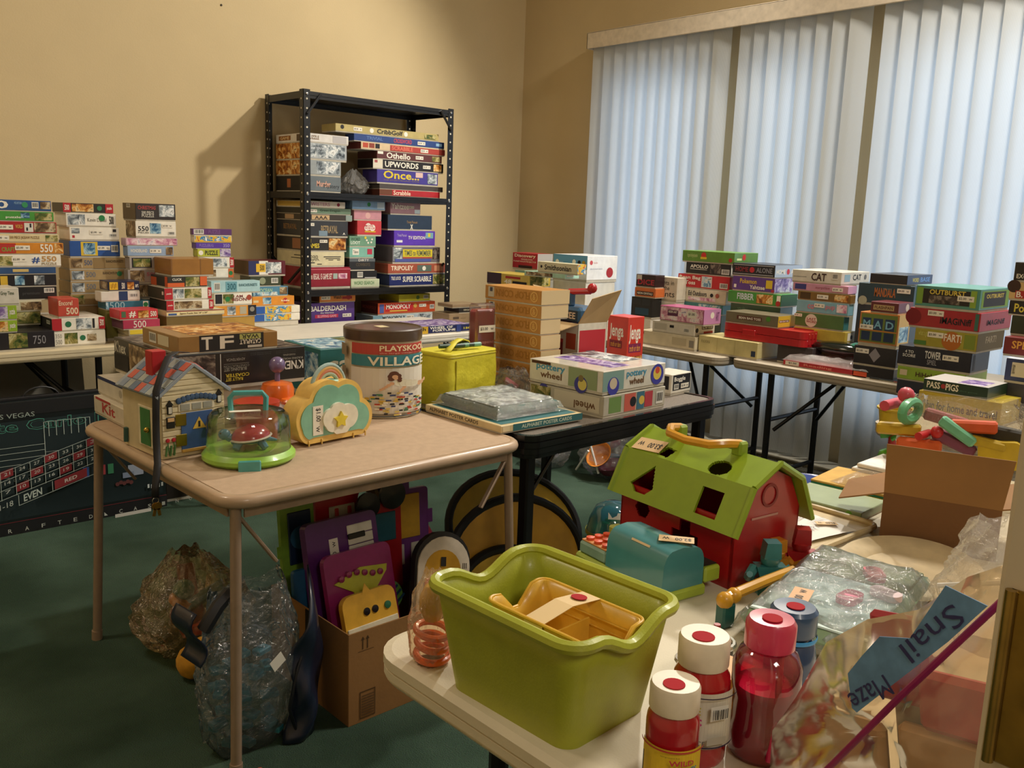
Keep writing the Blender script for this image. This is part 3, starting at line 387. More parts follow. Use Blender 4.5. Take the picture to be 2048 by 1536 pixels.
('game_box', 'cream and red game box with picture squares, third down in upper shelf right stack', G1, 2.9941, 4.56, 1.7248, 0.6203, 0.1708, 0.0424, 'd6bd96', {'a': [('r', '6a2a24', 0, 0, 1, 1)], 'b': [('r', 'b5472f', 0.02, 0.2, 0.08, 0.9), ('r', '8a3a2a', 0.09, 0.2, 0.15, 0.9), ('r', '14131a', 0.16, 0.2, 0.21, 0.9), ('r', 'a83a30', 0.33, 0.05, 1, 0.9), ('t', 'SCRABBLE', 'd8705a', 0.35, 0.2, 0.6, 0.8, 1), ('s', '$2.00', 0.74, 0.45, 0.058)]}, 0),
('game_box', 'dark red game box with white title, fourth down in upper shelf right stack', G1, 3.1057, 4.56, 1.6771, 0.4863, 0.2077, 0.0478, '5a2a28', {'b': [('r', 'e9e4d6', 0.01, 0.6, 0.09, 0.95), ('t', 'Othello', 'e9e4d6', 0.14, 0.1, 0.5, 0.9, 1), ('s', '$3.00', 0.64, 0.5, 0.058), ('p', 'land', 0.84, 0.15, 0.97, 0.85)]}, 0),
('game_box', 'black game box with cream end, fifth down in upper shelf right stack', G1, 3.078, 4.56, 1.6186, 0.5274, 0.1648, 0.0584, '1b1416', {'b': [('r', 'd8d0bc', 0, 0, 0.13, 1), ('r', 'a04a4a', 0.02, 0.6, 0.06, 0.9), ('t', 'UPWORDS', 'e9e4d6', 0.16, 0.2, 0.63, 0.85, 1), ('s', '$2.00', 0.75, 0.5, 0.058), ('p', 'warm', 0.85, 0.1, 0.97, 0.9)]}, 0),
('game_box', 'purple game box with yellow title, sixth down in upper shelf right stack', G1, 3.1069, 4.56, 1.5358, 0.4569, 0.154, 0.0829, '40358c', {'b': [('t', 'Once...', 'd9c22e', 0.1, 0.32, 0.68, 0.95, 1), ('t', 'THE STORYTELLING GAME', '8a7a3a', 0.1, 0.16, 0.68, 0.26, 0), ('r', 'd8b8b0', 0.62, 0.55, 0.74, 0.95), ('p', 'snow', 0.82, 0.1, 0.98, 0.9)]}, 0),
('game_box', 'thin dark grey board box, seventh down in upper shelf right stack', G1, 3.1252, 4.56, 1.5038, 0.48, 0.127, 0.032, '4a423e', {}, 0),
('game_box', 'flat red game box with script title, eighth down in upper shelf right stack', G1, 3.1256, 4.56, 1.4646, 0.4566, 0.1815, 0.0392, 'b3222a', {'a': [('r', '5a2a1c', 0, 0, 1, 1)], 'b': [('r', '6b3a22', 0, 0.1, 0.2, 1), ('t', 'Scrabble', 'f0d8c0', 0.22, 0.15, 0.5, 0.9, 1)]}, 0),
('game_box', 'thin cream game box with pink title, top of middle shelf left stack', G1, 2.6322, 4.56, 1.379, 0.2561, 0.34, 0.0385, 'dcd6c4', {'a': [('r', 'c8a850', 0.05, 0.1, 0.95, 0.9)], 'b': [('t', 'TWISTERS', 'c08a98', 0.05, 0.2, 0.6, 0.8, 1), ('d', '8a2438', 0.82, 0.5, 0.01)]}, 0),
('game_box', 'green game box with script title, second down in middle shelf left stack', G1, 2.6319, 4.56, 1.3431, 0.2954, 0.34, 0.0359, '69826a', {'a': [('r', '35332c', 0, 0, 1, 1)], 'b': [('s', '$3.00', 0.15, 0.5, 0.05), ('t', 'Green Dragon', '2f4a34', 0.3, 0.3, 0.75, 0.8, 1)]}, 0),
('game_box', 'dark game box with tan mountain logo, third down in middle shelf left stack', G1, 2.6317, 4.56, 1.3072, 0.3026, 0.34, 0.0359, '3c352e', {'a': [('r', 'b89a78', 0.3, 0.1, 0.6, 0.9)], 'b': [('r', 'c8a87c', 0.12, 0.1, 0.5, 0.9), ('t', 'AAA', '14131a', 0.18, 0.15, 0.46, 0.75, 1), ('r', '8a9a94', 0.86, 0, 1, 1)]}, 0),
('game_box', 'black game box with gold outline title, fourth down in middle shelf left stack', G1, 2.6312, 4.56, 1.2127, 0.276, 0.34, 0.0944, '33353a', {'a': [('t', 'BETRAYAL', '8a6a42', 0.25, 0.4, 0.7, 0.75, 1)], 'b': [('s', '$3.00', 0.1, 0.75, 0.05), ('t', 'BETRAYAL', 'a08a64', 0.35, 0.2, 0.75, 0.7, 1), ('r', '7a90a0', 0.3, 0, 0.5, 0.35), ('t', 'A', 'e9e4d6', 0.87, 0.1, 0.93, 0.25, 1)]}, 0),
('game_box', 'dark game box with yellow title, fifth down in middle shelf left stack', G1, 2.6306, 4.56, 1.1317, 0.2683, 0.34, 0.0811, '2e2a28', {'a': [('r', '9a6a4a', 0.55, 0.1, 0.9, 0.9)], 'b': [('t', '101', 'e0c838', 0.0, 0.6, 0.12, 0.9, 1), ('t', 'GAMES', 'e0c838', 0.0, 0.2, 0.32, 0.55, 1), ('s', '$3.00', 0.42, 0.72, 0.05), ('p', 'warm', 0.55, 0.05, 0.97, 0.95)]}, 0),
('game_box', 'cream game box with black brush strokes, sixth down in middle shelf left stack', G1, 2.63, 4.56, 1.0445, 0.2538, 0.3361, 0.0871, 'd9cfa9', {'a': [('r', '14131a', 0.6, 0.7, 0.85, 0.76), ('r', '14131a', 0.5, 0.5, 0.85, 0.55)], 'b': [('t', 'rban', '14131a', 0.05, 0.55, 0.3, 0.85, 0), ('t', 'myth.', '14131a', 0.05, 0.3, 0.35, 0.58, 0), ('r', '14131a', 0.45, 0.62, 0.9, 0.68), ('r', '14131a', 0.5, 0.5, 0.88, 0.55), ('r', '14131a', 0.57, 0.4, 0.7, 0.44), ('r', '14131a', 0.8, 0.4, 0.88, 0.44), ('r', '14131a', 0.02, 0.2, 0.22, 0.26), ('r', '14131a', 0.28, 0.1, 0.4, 0.15)]}, 0),
('game_box', 'deep red game box with white fifteen, seventh down in middle shelf left stack', G1, 2.6293, 4.56, 0.9196, 0.2958, 0.2649, 0.1249, '8f1c2f', {'b': [('r', 'c8a898', 0.02, 0.4, 0.14, 0.6), ('t', 'REGAL 15 GAME SET', 'e8d0c8', 0.16, 0.38, 0.58, 0.68, 1), ('r', 'a0b0a8', 0.6, 0.4, 0.7, 0.68), ('p', 'pinky', 0.72, 0.4, 0.92, 0.68), ('r', 'd06a78', 0, 0.88, 1, 0.92)]}, 0),
('game_box', 'light blue card game box with green dot, top of middle shelf centre stack', G1, 2.9354, 4.56, 1.3753, 0.2323, 0.22, 0.0554, '7fa3c8', {'b': [('d', '2b8a4a', 0.5, 0.6, 0.012), ('r', 'c0d4e4', 0.75, 0.15, 0.97, 0.9)]}, 0),
('game_box', 'dusty pink card game box, second down in middle shelf centre stack', G1, 2.948, 4.56, 1.3154, 0.1934, 0.22, 0.0599, 'c48a94', {'b': [('d', 'd8a8a4', 0.5, 0.45, 0.018)]}, 0),
('game_box', 'red card game box with white cloud title, third down in middle shelf centre stack', G1, 2.9707, 4.56, 1.2248, 0.1715, 0.22, 0.0906, 'c23a40', {'b': [('d', 'e9e4d6', 0.45, 0.58, 0.021), ('d', 'e9e4d6', 0.62, 0.5, 0.02), ('d', 'e9e4d6', 0.38, 0.48, 0.016), ('t', 'MOVIE', 'c84a5a', 0.32, 0.55, 0.65, 0.72, 1), ('t', 'POP-UP', 'c84a5a', 0.32, 0.38, 0.72, 0.53, 1), ('r', 'd8b02c', 0.3, 0.18, 0.75, 0.27)]}, 0),
('game_box', 'green word game box with dots, fourth down in middle shelf centre stack', G1, 2.9176, 4.56, 1.1596, 0.1843, 0.22, 0.0652, '6f9a80', {'b': [('t', 'WORD', '2f4a3a', 0.05, 0.55, 0.4, 0.85, 1), ('t', 'LOOT', 'e0e8dc', 0.05, 0.2, 0.4, 0.5, 1), ('d', 'e9e4d6', 0.65, 0.6, 0.006), ('d', 'd8c83a', 0.6, 0.85, 0.008), ('d', 'e9e4d6', 0.85, 0.7, 0.006), ('d', 'e9e4d6', 0.7, 0.35, 0.006), ('d', 'e9e4d6', 0.82, 0.4, 0.006)]}, 0),
('game_box', 'mint card game box with red stamp, fifth down in middle shelf centre stack', G1, 2.9178, 4.56, 1.0941, 0.1718, 0.22, 0.0655, '7fb8a8', {'b': [('r', 'e9e4d6', 0.12, 0.25, 0.38, 0.85), ('t', 'Taboo', '38504a', 0.15, 0.4, 0.35, 0.7, 1), ('r', 'b8304a', 0.72, 0.3, 0.92, 0.85)]}, 0),
('game_box', 'black card game box with grey lid, sixth down in middle shelf centre stack', G1, 2.918, 4.56, 1.0209, 0.1794, 0.22, 0.0732, '24262a', {'b': [('r', '5a6268', 0, 0.72, 1, 1), ('t', 'DIRTY', 'e9e4d6', 0.35, 0.74, 0.75, 0.95, 0), ('t', 'COWBOYS', '5a5040', 0.25, 0.3, 0.8, 0.6, 1)]}, 0),
('game_box', 'black card game box with barcode patch, seventh down in middle shelf centre stack', G1, 2.9285, 4.56, 0.9709, 0.1839, 0.22, 0.05, '1a1a1e', {'b': [('b', 0.24, 0.15, 0.45, 0.85), ('r', 'c8c8c8', 0.52, 0.05, 0.95, 0.15)]}, 0),
('game_box', 'thin pale green game box, eighth down in middle shelf centre stack', G1, 2.9287, 4.56, 0.9196, 0.2024, 0.22, 0.0513, 'c4cfae', {'b': [('t', 'WORD SEARCH', '5a8a5a', 0.1, 0.3, 0.8, 0.75, 1)]}, 0),
('game_box', 'mauve dice game box, top of middle shelf right stack', G1, 3.205, 4.56, 1.3563, 0.2264, 0.22, 0.0746, 'a87f88', {'b': [('t', 'Yahtzee', 'e9e4d6', 0.03, 0.4, 0.6, 0.9, 1), ('s', '$2.00', 0.68, 0.6, 0.045), ('r', 'c0d0d8', 0.8, 0.05, 0.98, 0.4)]}, 0),
('game_box', 'dark blue trivia game box, second down in middle shelf right stack', G1, 3.1875, 4.56, 1.2619, 0.3358, 0.22, 0.0944, '22344a', {'b': [('t', 'Trivial Pursuit', 'b08a4a', 0.42, 0.42, 0.66, 0.6, 0), ('t', 'x', 'e9e4d6', 0.5, 0.0, 0.56, 0.35, 1)]}, 0),
('game_box', 'bright purple trivia game box, third down in middle shelf right stack', G1, 3.2343, 4.56, 1.1625, 0.3153, 0.22, 0.0994, '5b35b4', {'b': [('t', 'Trivial Pursuit', 'c8b8e0', 0.08, 0.6, 0.3, 0.78, 0), ('t', 'TV EDITION', 'e9e4d6', 0.34, 0.42, 0.75, 0.65, 1), ('r', 'e0e0e8', 0.06, 0.2, 0.2, 0.36), ('r', '7aa8b8', 0.76, 0.5, 0.95, 0.9), ('r', 'd8c83a', 0.82, 0.6, 0.88, 0.85)]}, 0),
('game_box', 'grey game box with yellow title panel, fourth down in middle shelf right stack', G1, 3.2246, 4.56, 1.0599, 0.3679, 0.22, 0.1027, '6f6a74', {'b': [('p', 'snow', 0.02, 0.1, 0.2, 0.95), ('r', 'd8c428', 0.21, 0.35, 0.83, 0.85), ('t', 'TIMES to REMEMBER', '4a5a50', 0.24, 0.42, 0.8, 0.78, 1), ('r', 'b84a3a', 0.21, 0.25, 0.83, 0.33), ('r', '4a56a0', 0.05, 0.02, 0.8, 0.22), ('p', 'dark', 0.84, 0.2, 0.98, 0.95)]}, 0),
('game_box', 'rust red game box with tray picture, fifth down in middle shelf right stack', G1, 3.1924, 4.56, 0.996, 0.4432, 0.22, 0.0638, 'a4533f', {'b': [('t', 'TRIPOLEY', 'f0e0c8', 0.05, 0.3, 0.43, 0.8, 1), ('r', '5a6a60', 0.5, 0.15, 0.75, 0.85), ('d', 'e9e4d6', 0.62, 0.5, 0.014), ('r', 'c88a68', 0.8, 0.2, 0.96, 0.8)]}, 0),
('game_box', 'navy word game box with white title, sixth down in middle shelf right stack', G1, 3.2032, 4.56, 0.9196, 0.4343, 0.22, 0.0764, '1d2a66', {'b': [('t', 'TILE LOCK', 'e9e4d6', 0.03, 0.5, 0.2, 0.8, 1), ('t', 'SUPER SCRABBLE', 'e9e4d6', 0.23, 0.3, 0.74, 0.8, 1), ('p', 'land', 0.77, 0.05, 0.99, 0.95)]}, 0),
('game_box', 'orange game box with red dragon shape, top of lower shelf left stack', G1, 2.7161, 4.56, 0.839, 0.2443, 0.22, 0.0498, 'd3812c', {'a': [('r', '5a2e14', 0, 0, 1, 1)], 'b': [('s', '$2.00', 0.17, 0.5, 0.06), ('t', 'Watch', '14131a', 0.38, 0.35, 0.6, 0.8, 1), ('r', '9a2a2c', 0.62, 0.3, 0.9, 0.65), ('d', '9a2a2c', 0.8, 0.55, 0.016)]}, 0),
('game_box', 'purple game box with large white title, second down in lower shelf left stack', G1, 2.6559, 4.56, 0.7, 0.2978, 0.22, 0.139, '4a2b78', {'b': [('t', 'BALDERDASH', 'e9e4d6', 0.0, 0.62, 0.8, 0.86, 1), ('t', 'the hilarious', 'e9e4d6', 0.22, 0.5, 0.52, 0.58, 0), ('r', 'b82a4a', 0.1, 0.3, 0.62, 0.46), ('t', 'BLUFFING GAME', 'e0a0b0', 0.16, 0.32, 0.58, 0.44, 1), ('s', '$2.00', 0.82, 0.38, 0.06)]}, 0),
('game_box', 'yellow green game box with barcode, top of lower shelf right stack', G1, 3.2771, 4.56, 0.8217, 0.2417, 0.22, 0.0499, 'b8b32c', {'b': [('d', '5a7a3a', 0.6, 0.5, 0.013), ('b', 0.78, 0.3, 0.95, 0.8)]}, 0),
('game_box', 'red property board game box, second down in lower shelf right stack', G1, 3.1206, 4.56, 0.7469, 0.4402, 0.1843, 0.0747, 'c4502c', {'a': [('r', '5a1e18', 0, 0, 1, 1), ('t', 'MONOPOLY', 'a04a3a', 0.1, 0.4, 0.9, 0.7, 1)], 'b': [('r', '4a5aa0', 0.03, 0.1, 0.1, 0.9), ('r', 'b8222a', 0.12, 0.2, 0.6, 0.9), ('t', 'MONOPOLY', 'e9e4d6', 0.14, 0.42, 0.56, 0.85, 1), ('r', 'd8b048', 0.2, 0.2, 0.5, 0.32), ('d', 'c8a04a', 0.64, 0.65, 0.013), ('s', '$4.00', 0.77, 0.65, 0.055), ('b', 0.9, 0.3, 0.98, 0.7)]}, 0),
('game_box', 'pale blue property board game box, third down in lower shelf right stack', G1, 3.086, 4.56, 0.7, 0.4645, 0.1869, 0.0469, 'b4c6d0', {'b': [('r', '7aa0b0', 0, 0, 0.15, 1), ('t', 'MONOPOLY', '28282c', 0.15, 0.35, 0.52, 0.85, 1), ('s', '$4.00', 0.6, 0.6, 0.055), ('p', 'snow', 0.72, 0.05, 0.99, 0.95)]}, 0),
('game_box', 'red science kit box, top of pile near the room corner', G2, 3.9, 3.9829, 1.0461, 0.1311, 0.2262, 0.1039, 'a41c2c', {'a': [('t', 'Discovery', 'e9e4d6', 0.08, 0.66, 0.92, 0.92, 1), ('t', 'MINDBLOWN', 'e9e4d6', 0.35, 0.53, 0.8, 0.63, 0), ('t', 'PLANETARIUM PROJECTOR', 'e9e4d6', 0.05, 0.36, 0.95, 0.48, 0), ('r', '2a1216', 0.25, 0, 0.8, 0.18)], 'b': [('r', 'a8a29c', 0, 0, 1, 1)]}, 0),
('game_box', 'thin white box under the science kit, second down in pile near the room corner', G2, 3.9, 3.939, 0.9944, 0.1136, 0.2426, 0.0517, 'dcd8c8', {'a': [('r', '8ab8a8', 0.0, 0.6, 1, 0.9)]}, 0),
('game_box', 'plain supporting carton at the bottom of pile near the room corner', G2, 3.9, 3.943, 0.74, 0.1102, 0.2354, 0.2544, 'b5ad98', {}, 1),
('game_box', 'light blue and white toy box with apple, pile left of window blinds', G2, 3.86, 3.5324, 1.008, 0.2639, 0.2748, 0.1541, 'e2e2e0', {'a': [('r', '5d93b8', 0, 0.42, 1, 1), ('d', 'e9e4d6', 0.12, 0.68, 0.014), ('t', 'hape', 'd8e4f0', 0.18, 0.62, 0.3, 0.72, 0), ('d', 'e9e4d6', 0.62, 0.72, 0.014), ('d', '14131a', 0.77, 0.7, 0.013), ('d', 'a88a2a', 0.9, 0.7, 0.013)], 'b': [('d', 'c04a50', 0.13, 0.72, 0.013), ('t', 'kids', 'd08a8a', 0.22, 0.68, 0.34, 0.76, 0), ('d', 'a02028', 0.75, 0.3, 0.03), ('t', 'play & learn apple', '9aa0b8', 0.1, 0.42, 0.5, 0.5, 0)]}, 0),
('game_box', 'plain supporting carton at the bottom of pile left of window blinds', G2, 3.86, 3.5364, 0.74, 0.2559, 0.2666, 0.268, 'cfcabc', {}, 1),
('game_box', 'cream box with black museum lettering, top of pile behind popcorn boxes', G2, 3.66, 3.4202, 1.0609, 0.0692, 0.3154, 0.0613, 'd6d0b0', {'a': [('d', '14131a', 0.1, 0.5, 0.008), ('t', 'Smithsonian', '2a2a26', 0.18, 0.2, 0.85, 0.75, 1)], 'b': [('p', 'multi', 0.0, 0.0, 1, 1)]}, 0),
('game_box', 'mint edged kids puzzle box, second down in pile behind popcorn boxes', G2, 3.66, 3.512, 1.0322, 0.1149, 0.3334, 0.0287, 'a8d0b8', {'a': [('p', 'brown', 0.05, 0.1, 0.7, 0.9)], 'b': [('r', 'e9e4d6', 0.1, 0.4, 0.6, 0.8)]}, 0),
('game_box', 'kids puzzle box reading 48 pieces, third down in pile behind popcorn boxes', G2, 3.66, 3.8023, 0.9596, 0.1784, 0.3723, 0.0726, 'c8b050', {'a': [('r', '3a2a3a', 0, 0, 0.35, 1), ('r', 'a82a28', 0.45, 0.6, 0.8, 0.8), ('t', '48', 'e9e4d6', 0.42, 0.1, 0.6, 0.5, 1), ('r', '14131a', 0.62, 0.1, 0.95, 0.4)], 'b': [('p', 'land', 0.05, 0.1, 0.9, 0.9)]}, 0),
('game_box', 'plain supporting carton at the bottom of pile behind popcorn boxes', G2, 3.66, 3.8063, 0.74, 0.1731, 0.3611, 0.2196, 'c8c2aa', {}, 1),
('game_box', 'topmost orange popcorn game box, top of popcorn stack', 'orange popcorn game boxes on the black table', 2.34, 2.3612, 1.0422, 0.1499, 0.3169, 0.058, 'be8844', {'a': [('r', 'c9c2b0', 0.06, 0.15, 0.17, 0.9), ('r', '4a4a58', 0.09, 0.55, 0.14, 0.85), ('u', 'FLOP CORN', 'a8742c', 0.2, 0.25, 0.8, 0.8, 1), ('o', 'dcae64', 0.88, 0.5, 0.02)], 'b': [('r', 'c9b48a', 0, 0, 1, 1)]}, 0),
('game_box', 'next orange popcorn game box, second down in popcorn stack', 'orange popcorn game boxes on the black table', 2.34, 2.3591, 0.991, 0.1435, 0.3138, 0.0512, 'be8844', {'a': [('r', 'c9c2b0', 0.06, 0.15, 0.17, 0.9), ('r', '4a4a58', 0.09, 0.55, 0.14, 0.85), ('u', 'FLOP CORN', 'a8742c', 0.2, 0.25, 0.8, 0.8, 1), ('o', 'dcae64', 0.88, 0.5, 0.02)], 'b': [('r', 'c9b48a', 0, 0, 1, 1)]}, 0),
('game_box', 'central orange popcorn game box, third down in popcorn stack', 'orange popcorn game boxes on the black table', 2.34, 2.36, 0.9334, 0.1041, 0.3038, 0.0576, 'be8844', {'a': [('r', 'c9c2b0', 0.06, 0.15, 0.17, 0.9), ('r', '4a4a58', 0.09, 0.55, 0.14, 0.85), ('u', 'FLOP CORN', 'a8742c', 0.2, 0.25, 0.8, 0.8, 1), ('o', 'dcae64', 0.88, 0.5, 0.02)], 'b': [('r', 'c9b48a', 0, 0, 1, 1)]}, 0),
('game_box', 'lower orange popcorn game box, fourth down in popcorn stack', 'orange popcorn game boxes on the black table', 2.34, 2.3566, 0.8755, 0.1044, 0.3043, 0.0578, 'be8844', {'a': [('r', 'c9c2b0', 0.06, 0.15, 0.17, 0.9), ('r', '4a4a58', 0.09, 0.55, 0.14, 0.85), ('u', 'FLOP CORN', 'a8742c', 0.2, 0.25, 0.8, 0.8, 1), ('o', 'dcae64', 0.88, 0.5, 0.02)], 'b': [('r', 'c9b48a', 0, 0, 1, 1)]}, 0),
('game_box', 'second lowest orange popcorn game box, fifth down in popcorn stack', 'orange popcorn game boxes on the black table', 2.34, 2.3532, 0.8174, 0.1047, 0.3049, 0.0581, 'be8844', {'a': [('r', 'c9c2b0', 0.06, 0.15, 0.17, 0.9), ('r', '4a4a58', 0.09, 0.55, 0.14, 0.85), ('u', 'FLOP CORN', 'a8742c', 0.2, 0.25, 0.8, 0.8, 1), ('o', 'dcae64', 0.88, 0.5, 0.02)], 'b': [('r', 'c9b48a', 0, 0, 1, 1)]}, 0),
('game_box', 'lowest orange popcorn game box, sixth down in popcorn stack', 'orange popcorn game boxes on the black table', 2.34, 2.3498, 0.7609, 0.1051, 0.3054, 0.0565, 'be8844', {'a': [('r', 'c9c2b0', 0.06, 0.15, 0.17, 0.9), ('r', '4a4a58', 0.09, 0.55, 0.14, 0.85), ('u', 'FLOP CORN', 'a8742c', 0.2, 0.25, 0.8, 0.8, 1), ('o', 'dcae64', 0.88, 0.5, 0.02)], 'b': [('r', 'c9b48a', 0, 0, 1, 1)]}, 0),
('game_box', 'plain supporting carton at the bottom of popcorn stack', 'orange popcorn game boxes on the black table', 2.34, 2.3538, 0.7, 0.1019, 0.2963, 0.0609, 'be8844', {}, 1),
('game_box', 'red and yellow block tower box, spot right of opened carton', 'red block tower boxes on the black table', 2.78, 2.3063, 0.7, 0.1015, 0.1082, 0.2861, 'c8331f', {'a': [('t', 'Jenga', 'e9e4d6', 0.12, 0.62, 0.8, 0.88, 1), ('r', '7a1a2a', 0.15, 0.5, 0.75, 0.62), ('t', 'truth or dare', 'e8a83a', 0.2, 0.52, 0.7, 0.6, 0), ('d', 'e0b030', 0.3, 0.25, 0.012), ('d', 'd89a28', 0.7, 0.22, 0.014), ('p', 'warm', 0.05, 0.02, 0.95, 0.3)], 'b': [('t', 'Jenga', 'e9e4d6', 0.1, 0.58, 0.8, 0.88, 1), ('r', '7a1a4a', 0.1, 0.44, 0.85, 0.58), ('t', 'truth or dare', 'e8a83a', 0.15, 0.46, 0.8, 0.56, 0), ('p', 'warm', 0.05, 0.02, 0.95, 0.38)]}, 0),
('game_box', 'bright green card game box, top of window stack topped by green box', G2, 3.98, 2.6287, 1.1641, 0.2181, 0.3262, 0.0618, '5d8a30', {'a': [('t', 'the game of really good questions', 'd8e0a0', 0.1, 0.3, 0.3, 0.75, 0), ('d', 'c8322a', 0.42, 0.6, 0.016), ('r', 'd8c030', 0.36, 0.25, 0.48, 0.45), ('d', 'b02a28', 0.93, 0.3, 0.011)], 'b': [('d', 'c8322a', 0.4, 0.6, 0.016), ('r', 'dff0b0', 0.1, 0.3, 0.3, 0.5)]}, 0),
('game_box', 'black space puzzle box, second down in window stack topped by green box', G2, 3.98, 2.6438, 1.1001, 0.1285, 0.2829, 0.0641, '18181c', {'a': [('t', 'APOLLO', 'e9e4d6', 0.1, 0.5, 0.5, 0.82, 1), ('r', 'e9e4d6', 0.1, 0.38, 0.48, 0.42), ('p', 'dark', 0.55, 0.1, 0.78, 0.95), ('b', 0.8, 0.1, 0.97, 0.55)], 'b': [('r', 'e9e4d6', 0, 0, 1, 1)]}, 0),
('game_box', 'red bean bag game box, third down in window stack topped by green box', G2, 3.98, 2.6462, 1.0244, 0.1195, 0.3285, 0.0757, 'b81c26', {'a': [('t', 'Bean Bag', 'e9e4d6', 0.03, 0.55, 0.45, 0.9, 1), ('t', 'Toss', 'e9e4d6', 0.15, 0.22, 0.35, 0.52, 1), ('r', 'd8d0c8', 0.47, 0.08, 0.67, 0.92), ('p', 'sea', 0.49, 0.12, 0.65, 0.88), ('b', 0.82, 0.1, 0.97, 0.5)]}, 0),
('game_box', 'white board game box with cartoon animals, fourth down in window stack topped by green box', G2, 3.98, 2.6607, 0.9531, 0.1291, 0.3177, 0.0713, 'cfc7b0', {'a': [('d', '5a3a2a', 0.12, 0.6, 0.025), ('d', 'e9e4d6', 0.1, 0.68, 0.008), ('d', 'e9e4d6', 0.15, 0.68, 0.008), ('t', 'Ed Outdoors', '2a2a2a', 0.25, 0.45, 0.62, 0.85, 1), ('p', 'pinky', 0.25, 0.08, 0.8, 0.35), ('d', '14131a', 0.72, 0.6, 0.01), ('d', 'a85a4a', 0.83, 0.6, 0.012)]}, 0),
('game_box', 'teal box under the cartoon box, fifth down in window stack topped by green box', G2, 3.98, 2.6763, 0.8988, 0.1387, 0.3033, 0.0543, '3f7a7a', {'a': [('p', 'sea', 0.5, 0.1, 0.95, 0.9)]}, 0),
('game_box', 'plain supporting carton at the bottom of window stack topped by green box', G2, 3.98, 2.6803, 0.74, 0.1345, 0.2942, 0.1588, '5a6a5a', {}, 1),
('game_box', 'dark red striped dice game box, top of short window pile', G2, 3.82, 3.0, 1.0172, 0.078, 0.1327, 0.0711, '2a1216', {'a': [('r', 'c8c0b8', 0.05, 0.55, 0.3, 0.95), ('t', 'DICE', 'b02838', 0.1, 0.15, 0.95, 0.6, 1)]}, 0),
('game_box', 'orange crystal growing kit box, second down in short window pile', G2, 3.82, 2.9948, 0.965, 0.078, 0.1432, 0.0523, 'c86a34', {'a': [('r', '3a1c14', 0.1, 0.15, 0.9, 0.6), ('t', 'NEON CRYSTALS', 'e9e4d6', 0.13, 0.25, 0.86, 0.5, 1)]}, 0),
('game_box', 'black plastic tool set box, third down in short window pile', G2, 3.82, 3.0117, 0.8505, 0.078, 0.1444, 0.1145, '17181a', {'a': [('r', '2c2e32', 0.08, 0.6, 0.45, 0.92), ('r', '2c2e32', 0.52, 0.6, 0.9, 0.92), ('r', '23445a', 0.2, 0.1, 0.85, 0.45)]}, 0),
('game_box', 'plain supporting carton at the bottom of short window pile', G2, 3.82, 3.0157, 0.74, 0.078, 0.1401, 0.1105, 'd4cec0', {}, 1),
('game_box', 'upright cream game box with handwritten title, window table centre left', G2, 3.9, 2.9157, 0.9477, 0.078, 0.1433, 0.1318, 'cbc4b0', {'a': [('t', 'Ants in', '2a2824', 0.2, 0.66, 0.85, 0.85, 0), ('t', 'the', '2a2824', 0.38, 0.42, 0.65, 0.6, 0), ('t', 'Pants', '2a2824', 0.12, 0.12, 0.9, 0.38, 0)]}, 0),
('game_box', 'plain supporting carton at the bottom of window table centre left', G2, 3.9, 2.9197, 0.74, 0.078, 0.139, 0.2077, 'cfc8b8', {}, 1),
('game_box', 'pink and purple craft kit box, top of front window pile', G2, 3.68, 2.5787, 0.8701, 0.1424, 0.2691, 0.0816, 'a8507c', {'a': [('p', 'pinky', 0.02, 0.05, 0.98, 0.95), ('r', '5a2a4a', 0.18, 0.35, 0.42, 0.75), ('t', 'RESIN ART', 'e9e4d6', 0.2, 0.55, 0.4, 0.7, 1), ('r', 'e0dcd0', 0.63, 0.35, 0.83, 0.8), ('t', '$1.00', '14131a', 0.66, 0.5, 0.8, 0.7, 1)], 'b': [('r', 'c48ab8', 0, 0, 1, 1), ('d', 'e9e4d6', 0.5, 0.6, 0.016), ('t', 'ART', '6a3a6a', 0.7, 0.2, 0.9, 0.8, 1)]}, 0),
('game_box', 'white cardboard box with black pictogram, second down in front window pile', G2, 3.68, 2.6278, 0.8112, 0.1713, 0.2643, 0.0589, 'd0cabd', {'a': [('r', 'b4aea0', 0.05, 0.2, 0.35, 0.8), ('r', '14131a', 0.42, 0.5, 0.52, 0.75), ('b', 0.75, 0.2, 0.88, 0.6)], 'b': [('d', '14131a', 0.12, 0.5, 0.012), ('r', '2a1a1a', 0.35, 0.55, 0.9, 0.85), ('t', 'BLOW YOUR', 'e9e4d6', 0.38, 0.6, 0.88, 0.8, 1), ('r', 'b03a2a', 0.45, 0.15, 0.9, 0.35)]}, 0),
('game_box', 'long cream cardboard box, third down in front window pile', G2, 3.68, 2.6198, 0.74, 0.128, 0.3531, 0.0712, 'cfc4a8', {'a': [('d', '14131a', 0.05, 0.8, 0.012), ('r', 'b8ac90', 0.6, 0.2, 0.85, 0.8), ('r', '8a8478', 0.9, 0.15, 0.98, 0.7)]}, 0),
('game_box', 'flat cream box beside the table joint, gap between window tables', G2, 3.7, 2.2782, 0.74, 0.2, 0.3347, 0.0849, 'c9bc84', {'a': [('t', 'notes', '8a8058', 0.05, 0.55, 0.2, 0.75, 0), ('r', 'b8ab74', 0.32, 0.05, 0.33, 0.95), ('r', 'b8ab74', 0.62, 0.05, 0.63, 0.95), ('r', '23304a', 0.9, 0.1, 0.97, 0.45)]}, 0),
